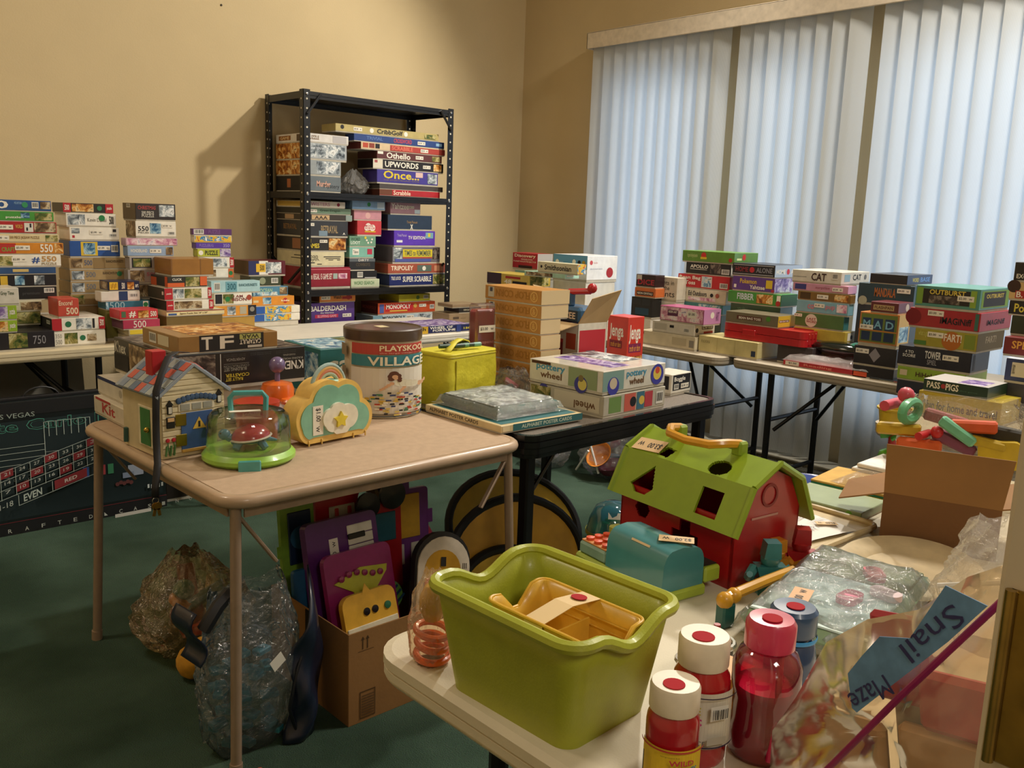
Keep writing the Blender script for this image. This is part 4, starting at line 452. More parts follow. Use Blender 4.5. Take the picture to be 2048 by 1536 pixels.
('game_box', 'black knit patterned game box, top of second tall window stack', G2, 3.92, 2.3546, 1.115, 0.2537, 0.2416, 0.065, '1c1c26', {'a': [('t', 'HOME', '8a2a34', 0.08, 0.3, 0.38, 0.72, 1), ('d', 'c02a34', 0.47, 0.5, 0.014), ('t', 'ALONE', '8a8a94', 0.57, 0.3, 0.94, 0.72, 1), ('r', 'd0d0d4', 0.03, 0.86, 0.97, 0.9), ('r', 'd0d0d4', 0.03, 0.1, 0.97, 0.14)], 'b': [('r', 'a8b8cc', 0, 0, 1, 1), ('t', 'HOME', 'e9e4d6', 0.05, 0.25, 0.38, 0.65, 1), ('d', 'c02a34', 0.48, 0.45, 0.014), ('t', 'ALONE', 'e9e4d6', 0.58, 0.25, 0.95, 0.65, 1)]}, 0),
('game_box', 'purple dice game box with yellow title, second down in second tall window stack', G2, 3.92, 2.3501, 1.0409, 0.1628, 0.239, 0.0741, '5a3a86', {'a': [('t', 'Pokemon', 'd8b82c', 0.18, 0.5, 0.58, 0.85, 1), ('t', 'Yahtzee', 'e9e4d6', 0.42, 0.12, 0.78, 0.42, 1), ('r', 'd8b82c', 0.8, 0.25, 0.95, 0.85), ('r', 'e9e4d6', 0.04, 0.15, 0.1, 0.4), ('r', 'a82a3a', 0.93, 0, 1, 0.2)], 'b': [('p', 'purple', 0, 0, 1, 1)]}, 0),
('game_box', 'green party game box with silver title, third down in second tall window stack', G2, 3.92, 2.3079, 0.9779, 0.1496, 0.3025, 0.063, '3f8a34', {'a': [('t', 'FIBBER', 'c8d4dc', 0.18, 0.3, 0.5, 0.85, 1), ('p', 'warm', 0.55, 0.1, 0.85, 0.9), ('r', 'e9e4d6', 0.92, 0.4, 0.99, 0.9), ('d', 'b02a28', 0.95, 0.22, 0.013)], 'b': [('r', '2c5a2c', 0, 0, 1, 1)]}, 0),
('game_box', 'dark green game box beneath the party game, fourth down in second tall window stack', G2, 3.92, 2.308, 0.9345, 0.1165, 0.2824, 0.0434, '2f4a30', {'a': [('t', 'vault', '5a7a5a', 0.15, 0.2, 0.3, 0.7, 0)]}, 0),
('game_box', 'plain supporting carton at the bottom of second tall window stack', G2, 3.92, 2.312, 0.74, 0.113, 0.2739, 0.1945, '3a4a3c', {}, 1),
('game_box', 'kraft and yellow bean bag game box, pile on red case', G2, 3.74, 2.2076, 0.898, 0.1616, 0.2862, 0.0573, '6f664f', {'a': [('r', '5a2a22', 0.22, 0.35, 0.7, 0.7), ('t', 'BEAN BAG TOSS', 'e9e4d6', 0.26, 0.4, 0.68, 0.62, 1), ('d', '4a8a2c', 0.82, 0.65, 0.012)], 'b': [('r', 'c8b02c', 0, 0, 1, 1), ('r', '5a2a22', 0.05, 0.4, 0.6, 0.62), ('t', 'BEAN BAG TOSS', 'e9e4d6', 0.08, 0.44, 0.56, 0.58, 1)]}, 0),
('game_box', 'white game box with splotchy black title, top of third tall window stack', G2, 3.84, 1.9694, 1.1135, 0.265, 0.2446, 0.0597, 'cfcabc', {'a': [('r', '14131a', 0.03, 0.4, 0.3, 0.43), ('t', 'CAT', '3a1a1a', 0.4, 0.15, 0.7, 0.8, 1), ('b', 0.82, 0.35, 0.93, 0.85)], 'b': [('t', 'CAT', '2a2a2a', 0.4, 0.3, 0.7, 0.8, 1), ('r', '8ab0c0', 0.1, 0.2, 0.3, 0.8), ('d', '6a6a6a', 0.85, 0.55, 0.012)]}, 0),
('game_box', 'pink kids game box, second down in third tall window stack', G2, 3.84, 1.9331, 1.0749, 0.0801, 0.2727, 0.0386, 'c48aa0', {'a': [('r', '3a3a7a', 0.04, 0.15, 0.25, 0.85), ('t', 'surprise', 'a05a6a', 0.42, 0.3, 0.68, 0.7, 1), ('s', '$3.00', 0.82, 0.45, 0.05)], 'b': [('r', 'd8a8d0', 0, 0, 1, 1)]}, 0),
('game_box', 'brown wooden game box, third down in third tall window stack', G2, 3.84, 1.9147, 1.034, 0.0423, 0.2624, 0.0409, '7a5a26', {'a': [('r', '4a3414', 0.05, 0.1, 0.25, 0.9), ('s', '$3.00', 0.48, 0.5, 0.055), ('p', 'warm', 0.7, 0.1, 0.95, 0.9)]}, 0),
('game_box', 'light blue kids game box, fourth down in third tall window stack', G2, 3.84, 1.9212, 0.976, 0.0471, 0.2572, 0.0579, '7aa8b8', {'a': [('t', 'co', 'c87a8a', 0.22, 0.3, 0.35, 0.7, 1), ('s', '$1.00', 0.45, 0.65, 0.05), ('t', 'pup', 'c87a8a', 0.57, 0.3, 0.75, 0.7, 1), ('p', 'pinky', 0.78, 0.2, 0.97, 0.9)]}, 0),
('game_box', 'olive green party game box with round logo, fifth down in third tall window stack', G2, 3.84, 1.9379, 0.9075, 0.0471, 0.2416, 0.0685, '4a6a36', {'a': [('d', 'd0c8b8', 0.34, 0.48, 0.03), ('t', 'LAST', '8a2a30', 0.25, 0.5, 0.44, 0.68, 1), ('t', 'WORD', '8a2a30', 0.24, 0.3, 0.46, 0.48, 1), ('s', '$1.00', 0.06, 0.8, 0.04)], 'b': [('r', '2c6a6a', 0, 0, 1, 1)]}, 0),
('game_box', 'yellow and red game box at the bottom, sixth down in third tall window stack', G2, 3.84, 1.9241, 0.8515, 0.1053, 0.2565, 0.056, 'b8a03a', {'a': [('r', 'a02a2a', 0.0, 0.3, 0.4, 0.9)], 'b': [('r', 'e9e4d6', 0.2, 0.2, 0.9, 0.9), ('d', '14131a', 0.55, 0.5, 0.01)]}, 0),
('game_box', 'plain supporting carton at the bottom of third tall window stack', G2, 3.84, 1.9281, 0.74, 0.1021, 0.2488, 0.1115, '6a5a3a', {}, 1),
('game_box', 'glossy navy box with blue print, top of fourth window stack', G2, 3.88, 1.6914, 1.134, 0.2535, 0.1657, 0.0445, '15161e', {'b': [('r', '4a5a78', 0, 0, 1, 1), ('t', 'WORD', 'c8c05a', 0.2, 0.25, 0.45, 0.7, 1), ('t', 'BASE', '6a9ad8', 0.52, 0.25, 0.9, 0.75, 1)]}, 0),
('game_box', 'dark teal strategy game box, second down in fourth window stack', G2, 3.88, 1.6554, 1.0387, 0.0883, 0.2499, 0.0953, '1f3a44', {'a': [('t', 'MANDALA', 'b0642c', 0.3, 0.35, 0.68, 0.8, 1), ('r', '5a7a7a', 0.45, 0.75, 0.6, 0.78), ('s', '$4.00', 0.82, 0.72, 0.058), ('d', 'a8a48c', 0.1, 0.1, 0.02)]}, 0),
('game_box', 'plain supporting carton at the bottom of fourth window stack', G2, 3.88, 1.6594, 0.74, 0.0857, 0.2424, 0.2987, '26323a', {}, 1),
('game_box', 'maroon card game tin with lid, top of fifth window stack', G2, 3.7, 1.6358, 1.0228, 0.1394, 0.1188, 0.0474, '5e1822', {'a': [('r', 'b89a6a', 0.1, 0.2, 0.85, 0.7), ('t', 'FLASHPAN', '5a3020', 0.15, 0.3, 0.8, 0.6, 1)], 'b': [('d', 'c8bcb0', 0.6, 0.5, 0.016)]}, 0),
('game_box', 'orange framed game box with blue panels, second down in fifth window stack', G2, 3.7, 1.6269, 0.8774, 0.1059, 0.1695, 0.1454, 'c07a36', {'a': [('r', '6a7a34', 0.04, 0.05, 0.96, 0.95), ('r', '22385a', 0.08, 0.45, 0.3, 0.82), ('r', '22385a', 0.36, 0.45, 0.6, 0.82), ('r', '22385a', 0.66, 0.45, 0.9, 0.82), ('t', 'M', '7ab0c8', 0.1, 0.5, 0.28, 0.75, 1), ('t', 'A', '7ab0c8', 0.38, 0.5, 0.58, 0.75, 1), ('t', 'D', '7ab0c8', 0.68, 0.5, 0.88, 0.75, 1), ('r', '1c3050', 0.08, 0.1, 0.3, 0.38), ('r', '1c3050', 0.36, 0.1, 0.6, 0.38), ('r', '1c3050', 0.66, 0.1, 0.9, 0.38), ('r', 'c07a36', 0, 0.4, 1, 0.44), ('s', '$1.00', 0.2, 0.52, 0.058)], 'b': [('r', 'c8a86a', 0, 0, 1, 1), ('p', 'sea', 0.1, 0.1, 0.9, 0.6)]}, 0),
('game_box', 'black game box with grey diamond, third down in fifth window stack', G2, 3.7, 1.622, 0.7923, 0.1115, 0.1858, 0.0852, '17151a', {'a': [('q', '8a8488', 0.5, 0.55, 0.028), ('s', '$2.00', 0.2, 0.72, 0.058)], 'b': [('p', 'dark', 0.1, 0.1, 0.9, 0.9)]}, 0),
('game_box', 'plain supporting carton at the bottom of fifth window stack', G2, 3.7, 1.626, 0.74, 0.1082, 0.1802, 0.0523, '1c1c20', {}, 1),
('game_box', 'teal party game box with yellow title, top of sixth window stack', G2, 3.44, 1.2301, 1.082, 0.294, 0.2317, 0.0855, '4f8f82', {'a': [('r', '7aa03a', 0.02, 0.1, 0.12, 0.9), ('r', '26201c', 0.12, 0.15, 0.85, 0.85), ('t', 'OUTBURST', 'd8c04a', 0.22, 0.6, 0.78, 0.84, 1), ('p', 'dark', 0.22, 0.18, 0.7, 0.55), ('r', '8aa83a', 0.86, 0.1, 0.95, 0.9), ('s', '$2.00', 0.79, 0.5, 0.058)], 'b': [('r', '7aa03a', 0.05, 0.1, 0.95, 0.9), ('r', '26201c', 0.12, 0.15, 0.85, 0.85), ('t', 'OUTBURST', 'd8c04a', 0.2, 0.55, 0.78, 0.75, 1)]}, 0),
('game_box', 'red party game box with black and white title, second down in sixth window stack', G2, 3.44, 1.2199, 1.0062, 0.3102, 0.2562, 0.0758, 'a01c28', {'a': [('d', '7a101c', 0.06, 0.5, 0.03), ('s', '$3.00', 0.38, 0.78, 0.058), ('t', 'iMAGiNiff', '14131a', 0.45, 0.25, 0.89, 0.62, 1), ('r', '3a6a5a', 0.93, 0.05, 0.98, 0.95)], 'b': [('t', 'iMAGiNiff', '14131a', 0.2, 0.3, 0.78, 0.6, 1)]}, 0),
('game_box', 'yellow green joke game box, third down in sixth window stack', G2, 3.44, 1.2212, 0.9344, 0.2608, 0.2263, 0.0717, 'a0962f', {'a': [('t', 'what a gas', 'c8c86a', 0.06, 0.5, 0.22, 0.9, 0), ('s', '$3.00', 0.34, 0.7, 0.058), ('d', 'b0641c', 0.6, 0.45, 0.035), ('t', 'FART!', 'e8dcc8', 0.48, 0.4, 0.76, 0.85, 1), ('r', '7a8a2c', 0.8, 0.1, 0.97, 0.9), ('r', '4a7a34', 0.0, 0.05, 0.2, 0.3)], 'b': [('r', '5a4a1c', 0, 0, 1, 1), ('t', 'FART!', '9a8a6a', 0.3, 0.4, 0.7, 0.8, 1)]}, 0),
('game_box', 'dark navy tower game box, fourth down in sixth window stack', G2, 3.44, 1.2329, 0.8531, 0.1738, 0.2707, 0.0813, '161a2c', {'a': [('t', '4 TO', 'd8d8d8', 0.1, 0.62, 0.22, 0.78, 1), ('t', 'SCORE', 'd8d8d8', 0.07, 0.42, 0.25, 0.58, 1), ('t', 'TOWER', 'd8d8d8', 0.38, 0.45, 0.6, 0.85, 1), ('t', 'SPIEL', 'a8a8b0', 0.42, 0.15, 0.55, 0.4, 0), ('s', '$1.00', 0.73, 0.62, 0.058)], 'b': [('r', '2c2c34', 0.1, 0.1, 0.2, 0.9)]}, 0),
('game_box', 'lime green kids game box, fifth down in sixth window stack', G2, 3.44, 1.2453, 0.8, 0.2099, 0.2529, 0.0532, '8fae3a', {'a': [('r', 'd8c8a8', 0.04, 0.3, 0.15, 0.75), ('t', 'HiHo! Cherry', '4a2a1a', 0.28, 0.2, 0.85, 0.7, 1)]}, 0),
('game_box', 'plain supporting carton at the bottom of sixth window stack', G2, 3.44, 1.2493, 0.74, 0.2036, 0.2453, 0.06, '2a3040', {}, 1),
('game_box', 'dark green dice game box, top of near right pair', 'games on the right hand table', 3.12, 1.055, 0.8261, 0.178, 0.2095, 0.0423, '12301f', {'a': [('t', 'PASS', 'e0d8c0', 0.06, 0.25, 0.27, 0.85, 1), ('d', '9a2a2a', 0.32, 0.55, 0.008), ('t', 'PIGS', 'e0d8c0', 0.36, 0.25, 0.56, 0.85, 1), ('t', 'dice game', '4a6a52', 0.58, 0.3, 0.85, 0.45, 0)], 't': [('r', 'a8a4a0', 0.0, 0.0, 1, 1), ('p', 'purple', 0.1, 0.1, 0.7, 0.5)]}, 0),  # grey over the top is a whitish reflection put into the print colour
('game_box', 'yellow game box with black lettering, second down in near right pair', 'games on the right hand table', 3.12, 1.0072, 0.74, 0.178, 0.2689, 0.0861, 'b09a2a', {'a': [('t', 'fun for home and travel', '2a2412', 0.1, 0.25, 0.96, 0.62, 1)]}, 0),
('game_box', 'black card box, top of rightmost stack', 'games on the right hand table', 3.42, 1.0615, 1.2042, 0.1127, 0.0614, 0.0683, '1c1614', {'a': [('t', 'EXC', 'e9e4d6', 0.15, 0.1, 0.7, 0.35, 1)]}, 0),
('game_box', 'cream and brown game box with letter tile, second down in rightmost stack', 'games on the right hand table', 3.42, 1.0613, 1.1395, 0.1451, 0.0697, 0.0646, 'cfae74', {'a': [('d', '3a2418', 0.2, 0.75, 0.022), ('r', 'a82a24', 0.3, 0.05, 0.75, 0.5), ('t', 'B.', 'e9e4d6', 0.35, 0.1, 0.65, 0.45, 1)]}, 0),
('game_box', 'black game box with yellow lettering, third down in rightmost stack', 'games on the right hand table', 3.42, 1.0538, 1.0883, 0.1462, 0.0713, 0.0512, '18161c', {'a': [('t', 'Po', 'd8c84a', 0.25, 0.15, 0.7, 0.8, 1)]}, 0),
('game_box', 'dark green narrow game box, fourth down in rightmost stack', 'games on the right hand table', 3.42, 1.0473, 1.019, 0.1471, 0.0633, 0.0693, '26301e', {}, 0),
('game_box', 'dark red spelling game box, fifth down in rightmost stack', 'games on the right hand table', 3.36, 1.0183, 0.9521, 0.1461, 0.0875, 0.0669, '6e1a1c', {'a': [('t', 'SPE', 'd89a3a', 0.3, 0.35, 0.85, 0.8, 1)]}, 0),
('game_box', 'navy dice game box with cream panel, sixth down in rightmost stack', 'games on the right hand table', 3.3, 0.9897, 0.8687, 0.145, 0.0813, 0.0834, '26345c', {'a': [('r', 'd0c8a8', 0.25, 0.2, 0.95, 0.85), ('t', 'BUNCO', '14131a', 0.28, 0.3, 0.38, 0.75, 1)], 't': [('r', 'b8c0cc', 0, 0, 1, 1)]}, 0),
('game_box', 'plain supporting carton at the bottom of rightmost stack', 'games on the right hand table', 3.3, 0.9937, 0.74, 0.1406, 0.0788, 0.1287, '3a3a4a', {}, 1),
('game_box', 'flat brown wooden game lid, top of small pile beyond red tube', 'small boxes near the shelf foot', 3.2985, 4.06, 0.833, 0.2033, 0.14, 0.0224, '8a7458', {}, 0),
('game_box', 'small black card box, second down in small pile beyond red tube', 'small boxes near the shelf foot', 3.3483, 4.06, 0.8011, 0.1704, 0.12, 0.0319, '1a1614', {'b': [('t', 'SEQUENCE', 'b0a890', 0.2, 0.3, 0.9, 0.7, 1)]}, 0),
('game_box', 'flat brown cribbage box, third down in small pile beyond red tube', 'small boxes near the shelf foot', 3.2747, 4.06, 0.74, 0.246, 0.16, 0.0611, '8a7458', {'b': [('r', '4a3a2a', 0.12, 0.4, 0.3, 0.65), ('t', 'wood', '6a583c', 0.35, 0.4, 0.5, 0.6, 0)]}, 0),
('game_box', 'navy quiz game box with yellow corner, spot behind the canister', 'boxes behind the canister', 2.8074, 3.76, 0.74, 0.3872, 0.26, 0.042, '1a2050', {'b': [('r', 'c8a020', 0, 0, 0.22, 1), ('t', '5th', '14131a', 0.03, 0.4, 0.18, 0.9, 1), ('t', 'WHEEL OF', 'e9e4d6', 0.25, 0.55, 0.65, 0.92, 1), ('t', 'FORTUNE', 'e9e4d6', 0.3, 0.2, 0.7, 0.5, 1), ('t', '150', 'd8c83a', 0.85, 0.3, 0.97, 0.6, 1), ('r', '2a3a7a', 0.72, 0.0, 0.8, 1)], 't': [('p', 'purple', 0.02, 0.02, 0.98, 0.98)]}, 0),
]
# ------------------------------------------------------------------ room
XW, YB, XL, YF, ZC = 4.64, 4.96, -1.6, -1.5, 3.9
m, nt, b = new_mat('green_carpet')
tc = nt.nodes.new('ShaderNodeTexCoord'); n1 = nt.nodes.new('ShaderNodeTexNoise'); n1.inputs['Scale'].default_value = 2.2; n1.inputs['Detail'].default_value = 6
n2 = nt.nodes.new('ShaderNodeTexNoise'); n2.inputs['Scale'].default_value = 260; n2.inputs['Detail'].default_value = 2
nt.links.new(tc.outputs['Object'], n1.inputs['Vector']); nt.links.new(tc.outputs['Object'], n2.inputs['Vector'])
r = nt.nodes.new('ShaderNodeValToRGB'); r.color_ramp.elements[0].position=.35; r.color_ramp.elements[1].position=.7
r.color_ramp.elements[0].color = lin('36493c'); r.color_ramp.elements[1].color = lin('53695a')
mx = nt.nodes.new('ShaderNodeMixRGB'); mx.blend_type='MULTIPLY'; mx.inputs[0].default_value=.35
nt.links.new(n1.outputs['Fac'], r.inputs['Fac']); nt.links.new(r.outputs['Color'], mx.inputs[1]); nt.links.new(n2.outputs['Color'], mx.inputs[2]); nt.links.new(mx.outputs[0], b.inputs['Base Color'])
bp = nt.nodes.new('ShaderNodeBump'); bp.inputs['Strength'].default_value=.6; bp.inputs['Distance'].default_value=.01; nt.links.new(n2.outputs['Fac'], bp.inputs['Height']); nt.links.new(bp.outputs['Normal'], b.inputs['Normal'])
b.inputs['Roughness'].default_value=.95; b.inputs['Specular IOR Level'].default_value=.1
CARPET = m
WALLM = M('c4b088',.85,0,.03,3,bump=.08,bscale=120)
struct(MB().box(XL,YF,-.1,XW,YB,0).build('floor',CARPET))
struct(MB().box(XL-.1,YB,0,XW+.2,YB+.1,ZC).build('wall_back',WALLM))
struct(MB().box(XL-.1,YF-.1,0,XW+.2,YF,ZC).build('wall_front',WALLM))
struct(MB().box(XL-.1,YF,0,XL,YB,ZC).build('wall_left',WALLM))
struct(MB().box(XL-.1,YF-.1,ZC,XW+.2,YB+.1,ZC+.1).build('ceiling',M('d8d2c2',.9)))
# window wall with three openings split by piers
WZ0, WZ1 = .42, 2.30
OPEN = [(3.22,4.05),(2.47,3.03),(.9,2.29),(-.7,.75)]
w = MB(); w.box(XW,YF,0,XW+.14,YB,WZ0); w.box(XW,YF,WZ1,XW+.14,YB,ZC)
ys = [YF]
for a,c in sorted(OPEN): ys += [a,c]
ys.append(YB)
for i in range(0,len(ys),2): w.box(XW,ys[i],WZ0,XW+.14,ys[i+1],WZ1)
struct(w.build('wall_window',WALLM))
GLASS = FILM('f4f8ff',.02,.02,'glass',.9)
for i,(a,c) in enumerate(sorted(OPEN)):
    fr = MB(); FM = M('d8d8d4',.4)
    for q in ((a,WZ0,a+.04,WZ1),(c-.04,WZ0,c,WZ1),(a,WZ0,c,WZ0+.04),(a,WZ1-.04,c,WZ1)): fr.box(XW+.05,q[0],q[1],XW+.11,q[2],q[3],.004)
    o = struct(fr.build('window_%d'%(i+1),FM))
    MB().box(XW+.076,a+.04,WZ0+.04,XW+.082,c-.04,WZ1-.04).build('glass_pane',GLASS,o)
tag(MB().ball((0,0,0),.006,.004,.006,8).build('wall_nail',M('3a3226',.5,.5)),'small dark nail in the back wall near the top','nail').location=(2.346,4.957,2.456)
# baseboard along the back wall
struct(MB().box(XL,YB-.015,0,XW-.02,YB,.09,.004).build('baseboard_back',M('7d715a',.6)))
# low convector heater along the window wall
hm = M('b9b4a4',.45,0,.05); hk = M('3b3a36',.6)
ht = thing('convector_heater','long low beige convector heater on the floor below the blinds','heater',(4.29,-.6,0))
HL = 5.1
MB().box(0,0,0,.02,HL,.062,.004).build('front_panel',hm,ht)
MB().box(.02,0,.0,.31,HL,.03).build('base_tray',hk,ht)
for k in range(4): MB().box(.02,k*HL/4+.002,.052,.075,(k+1)*HL/4-.002,.062,.002).build('top_rail',hm,ht)
MB().box(.17,0,.085,.31,HL,.097,.003).build('back_shelf',hm,ht)
fin = MB()
for k in range(int(HL/.012)): fin.box(.085,k*.012,.03,.165,k*.012+.004,.07)
o = fin.build('grille_fins',M('8f8b7d',.4,.3),ht); o['kind']='stuff'
for k in range(1,9): MB().box(.015,k*HL/9-.012,.06,.18,k*HL/9+.012,.074,.002).build('bracket',hm,ht)
t=thing('track_lamp','small white track spotlight hanging high beside the window wall','lamp',(4.25,2.62,3.55))
MB().tube([(.02,0,.12),(.02,0,.35)],.012,8).build('stem',M('d0ccc2',.4),t)
MB().lathe([(.09,0),(.085,.02),(.05,.11),(0,.12)],20,M('d0ccc2',.4),Matrix.Rotation(math.radians(48),4,Vector((.3,1,0)))@Tr(0,0,.075)).build('shade',None,t)
# ------------------------------------------------------------------ vertical blinds
m = bpy.data.materials.new('blind_vinyl'); m.use_nodes=True; nt=m.node_tree; nt.nodes.clear()
out=nt.nodes.new('ShaderNodeOutputMaterial'); df=nt.nodes.new('ShaderNodeBsdfDiffuse'); tl=nt.nodes.new('ShaderNodeBsdfTranslucent'); mxs=nt.nodes.new('ShaderNodeMixShader'); mxs.inputs[0].default_value=.38
tc=nt.nodes.new('ShaderNodeTexCoord'); wv=nt.nodes.new('ShaderNodeTexWave'); wv.bands_direction='X'; wv.inputs['Scale'].default_value=90; wv.inputs['Distortion'].default_value=0
cr=nt.nodes.new('ShaderNodeValToRGB'); cr.color_ramp.elements[0].color=lin('c4c8c8'); cr.color_ramp.elements[1].color=lin('dfe2e2')
nt.links.new(tc.outputs['Object'],wv.inputs['Vector']); nt.links.new(wv.outputs['Fac'],cr.inputs['Fac'])
for s_ in (df,tl): nt.links.new(cr.outputs['Color'],s_.inputs[0])
nt.links.new(df.outputs[0],mxs.inputs[1]); nt.links.new(tl.outputs[0],mxs.inputs[2]); nt.links.new(mxs.outputs[0],out.inputs[0])
BLIND=m
bl = thing('vertical_blinds','long white vertical blinds under a cream valance along the window wall','blinds',(4.5,0,0))
va = MB(); VM = M('cfc2ae',.5)
va.box(-.055,-.9,2.448,-.045,4.17,2.547,.003); va.box(-.055,4.16,2.448,.12,4.17,2.547,.003); va.box(-.055,-.9,2.54,.12,4.17,2.547,.002)
va.build('valance',VM,bl)
MB().box(-.01,-.88,2.47,.03,4.15,2.5).build('head_rail',M('d8d4cc',.4),bl)
sl = MB(); hw = .054
nseg=5
for i in range(nseg+1):
    x=-hw+2*hw*i/nseg; bow=.006*(1-(x/hw)**2)
    for z in (.115,2.47): sl.v.append((x,bow,z))
for i in range(nseg): sl.f.append((2*i,2*i+2,2*i+3,2*i+1)); sl.m.append(0); sl.sm.append(True)
SLAT=None; y=4.09; k=0
while y > -.85:
    if SLAT is None: SLAT = sl.build('slat',BLIND,bl); o=SLAT
    else: o = SLAT.copy(); COL.objects.link(o)
    o.location=(0,y,0); o.rotation_euler=(0,0,PI/2+math.radians(22+random.uniform(-5,5)))
    y -= .0925; k += 1
    if k in (11,19): y -= .085
# ------------------------------------------------------------------ folding tables
def plastic_table(label,x0,y0,x1,y1,z,col,group,legs='x',thick=.045,r=.06,rz=0):
    cx,cy=(x0+x1)/2,(y0+y1)/2; w,d=x1-x0,y1-y0
    t = thing('folding_table',label,'table',(cx,cy,0),rz,group)
    mat=M(col,.55,0,.06,8,bump=.05,bscale=300)
    tp=MB()
    prof=[(-.012,z),(0,z-.004),(0.0,z-.018),(-.004,z-.02),(-.001,z-.022),(-.001,z-.034),(-.005,z-.036),(-.003,z-.038),(-.008,z-thick)]
    rings=[rrect(w+2*o_,d+2*o_,r+o_ if r+o_>.02 else .02,6) for o_,_ in prof]; n=len(rings[0]); vs=[]; fs=[]
    for (o_,zz),rg in zip(prof,rings): vs+=[(x,y,zz) for x,y in rg]
    for i in range(len(prof)-1):
        for k in range(n): fs.append((i*n+k,(i+1)*n+k,(i+1)*n+(k+1)%n,i*n+(k+1)%n))
    fs.append(tuple(range(n))); fs.append(tuple(range((len(prof)-1)*n,len(prof)*n))[::-1])
    tp.add(vs,fs,mat); tp.build('tabletop',None,t)
    lm=M('16171a',.4,.3); zt=z-thick
    long_x = w>d
    L=w if long_x else d; D=d if long_x else w
    for e in (-1,1):
        for q in (0,1):
            A=e*(L/2-.16-.02*q); hb=D/2-.13-.002*q
            for sgn in (-1,1):
                lg=MB(); P=(lambda a,b_,c: (a,b_,c)) if long_x else (lambda a,b_,c: (b_,a,c))
                if q==0:
                    lg.tube([P(A,sgn*hb,zt),P(A,sgn*hb,.012)],.0155,8); lg.tube([P(A,sgn*hb,.05),P(A,sgn*hb,0)],.019,8)
                else:
                    lg.tube([P(A-e*.26,0+sgn*.03,zt),P(A,sgn*(hb-.02),.40)],.009,8)
                lg.build('leg' if q==0 else 'leg_brace',lm,t)
            if q==0:
                for zz in ((.17,.45) ):
                    MB().tube([P(A,-hb,zz),P(A,hb,zz)],.011,8).build('crossbar',lm,t)
    return t
TG='plastic folding tables'
plastic_table('white folding table in the foreground carrying the green bin',.70,.29,2.53,1.05,.73,'d6ccb4',TG,r=.07)
plastic_table('beige folding table below the left half of the blinds',3.62,2.43,4.38,4.26,.74,'a89d8a',TG)
plastic_table('beige folding table below the right half of the blinds',3.66,.575,4.38,2.405,.74,'a89d8a',TG)
plastic_table('beige folding table behind the clear bag at the right',2.86,-.5,3.60,1.32,.74,'a89d8a',TG)
plastic_table('cream folding table at the left photo edge under the puzzles',-.30,4.09,1.53,4.85,.74,'cfc2a2',TG)
plastic_table('white folding table in front of the metal shelf',1.56,3.73,3.39,4.47,.74,'dcd6c8',TG)
# card table
ct = thing('card_table','square tan card table with padded top holding the toy house','table',(1.345,2.36,0),math.radians(1))
S2=.485
tp=MB(); pp=rrect(2*S2-.05,2*S2-.05,.05,6); tp.prism(pp,.672,.703,None); tp.build('padded_top',M('b39a80',.75,0,.06,40,bump=.1,bscale=400),ct)
rm=MB(); ring=[(x,y,.688) for x,y in rrect(2*S2-.03,2*S2-.03,.065,7)]; rm.tube(ring,.017,10,closed=True); rm.build('rim_tube',M('b49a80',.38,.0,.06,20,coat=.3),ct)
apr=MB(); 
for a in range(4): apr.box(-S2+.06,-S2+.03,.645,S2-.06,-S2+.036,.69,0,None,Rz(a*PI/2))
apr.build('apron',M('9d846c',.45),ct)
LM=M('9c8570',.35,.15,.06)
for sx in (-1,1):
    for sy in (-1,1):
        lg=MB(); lg.tube([(sx*.44,sy*.44,.69),(sx*.452,sy*.452,.35),(sx*.466,sy*.466,.012)],.0135,10); lg.tube([(sx*.466,sy*.466,.03),(sx*.467,sy*.467,0)],.016,10)
        l=lg.build('leg',LM,ct)
        MB().box(-.004,-.11,-.008,.004,.11,.008,.002,None,Tr(sx*.40,sy*.44,.60)@Rx(0)@Ry(sx*.62)@Rx(PI/2)).build('folding_brace',LM,ct)
# black table
bt = thing('black_table','black edged card table with speckled grey top under the pottery boxes','table',(2.375,2.375,0),math.radians(2))
MB().prism(rrect(1.03,.87,.045,6),.668,.70).build('laminate_top',M('6d645a',.55,0,.25,160),bt)
eg=MB()
for i,(o_,z0,z1) in enumerate(((.012,.684,.7035),(.016,.664,.682),(.014,.644,.662),(.010,.63,.642))):
    a=rrect(1.03+2*o_,.87+2*o_,.05,6); c=rrect(1.03-.006,.87-.006,.045,6); n=len(a)
    vs=[(x,y,z0) for x,y in a]+[(x,y,z1) for x,y in a]+[(x,y,z1) for x,y in c]+[(x,y,z0) for x,y in c]
    eg.add(vs,[(k,(k+1)%n,n+(k+1)%n,n+k) for k in range(n)]+[(n+k,n+(k+1)%n,2*n+(k+1)%n,2*n+k) for k in range(n)]+[(3*n+k,3*n+(k+1)%n,(k+1)%n,k) for k in range(n)])
eg.build('ridged_edge',M('1b1a1c',.22,.4,.05,coat=.6),bt)
for sx in (-1,1):
    for sy in (-1,1):
        MB().box(-.02,-.02,0,.02,.02,.66,.006,None,Tr(sx*.475,sy*.395,0)).build('leg',M('131214',.35,.2),bt)
        MB().tube([(sx*.475,sy*.395,.48),(sx*.33,sy*.395,.64)],.007,6).build('folding_brace',M('131214',.35,.2),bt)
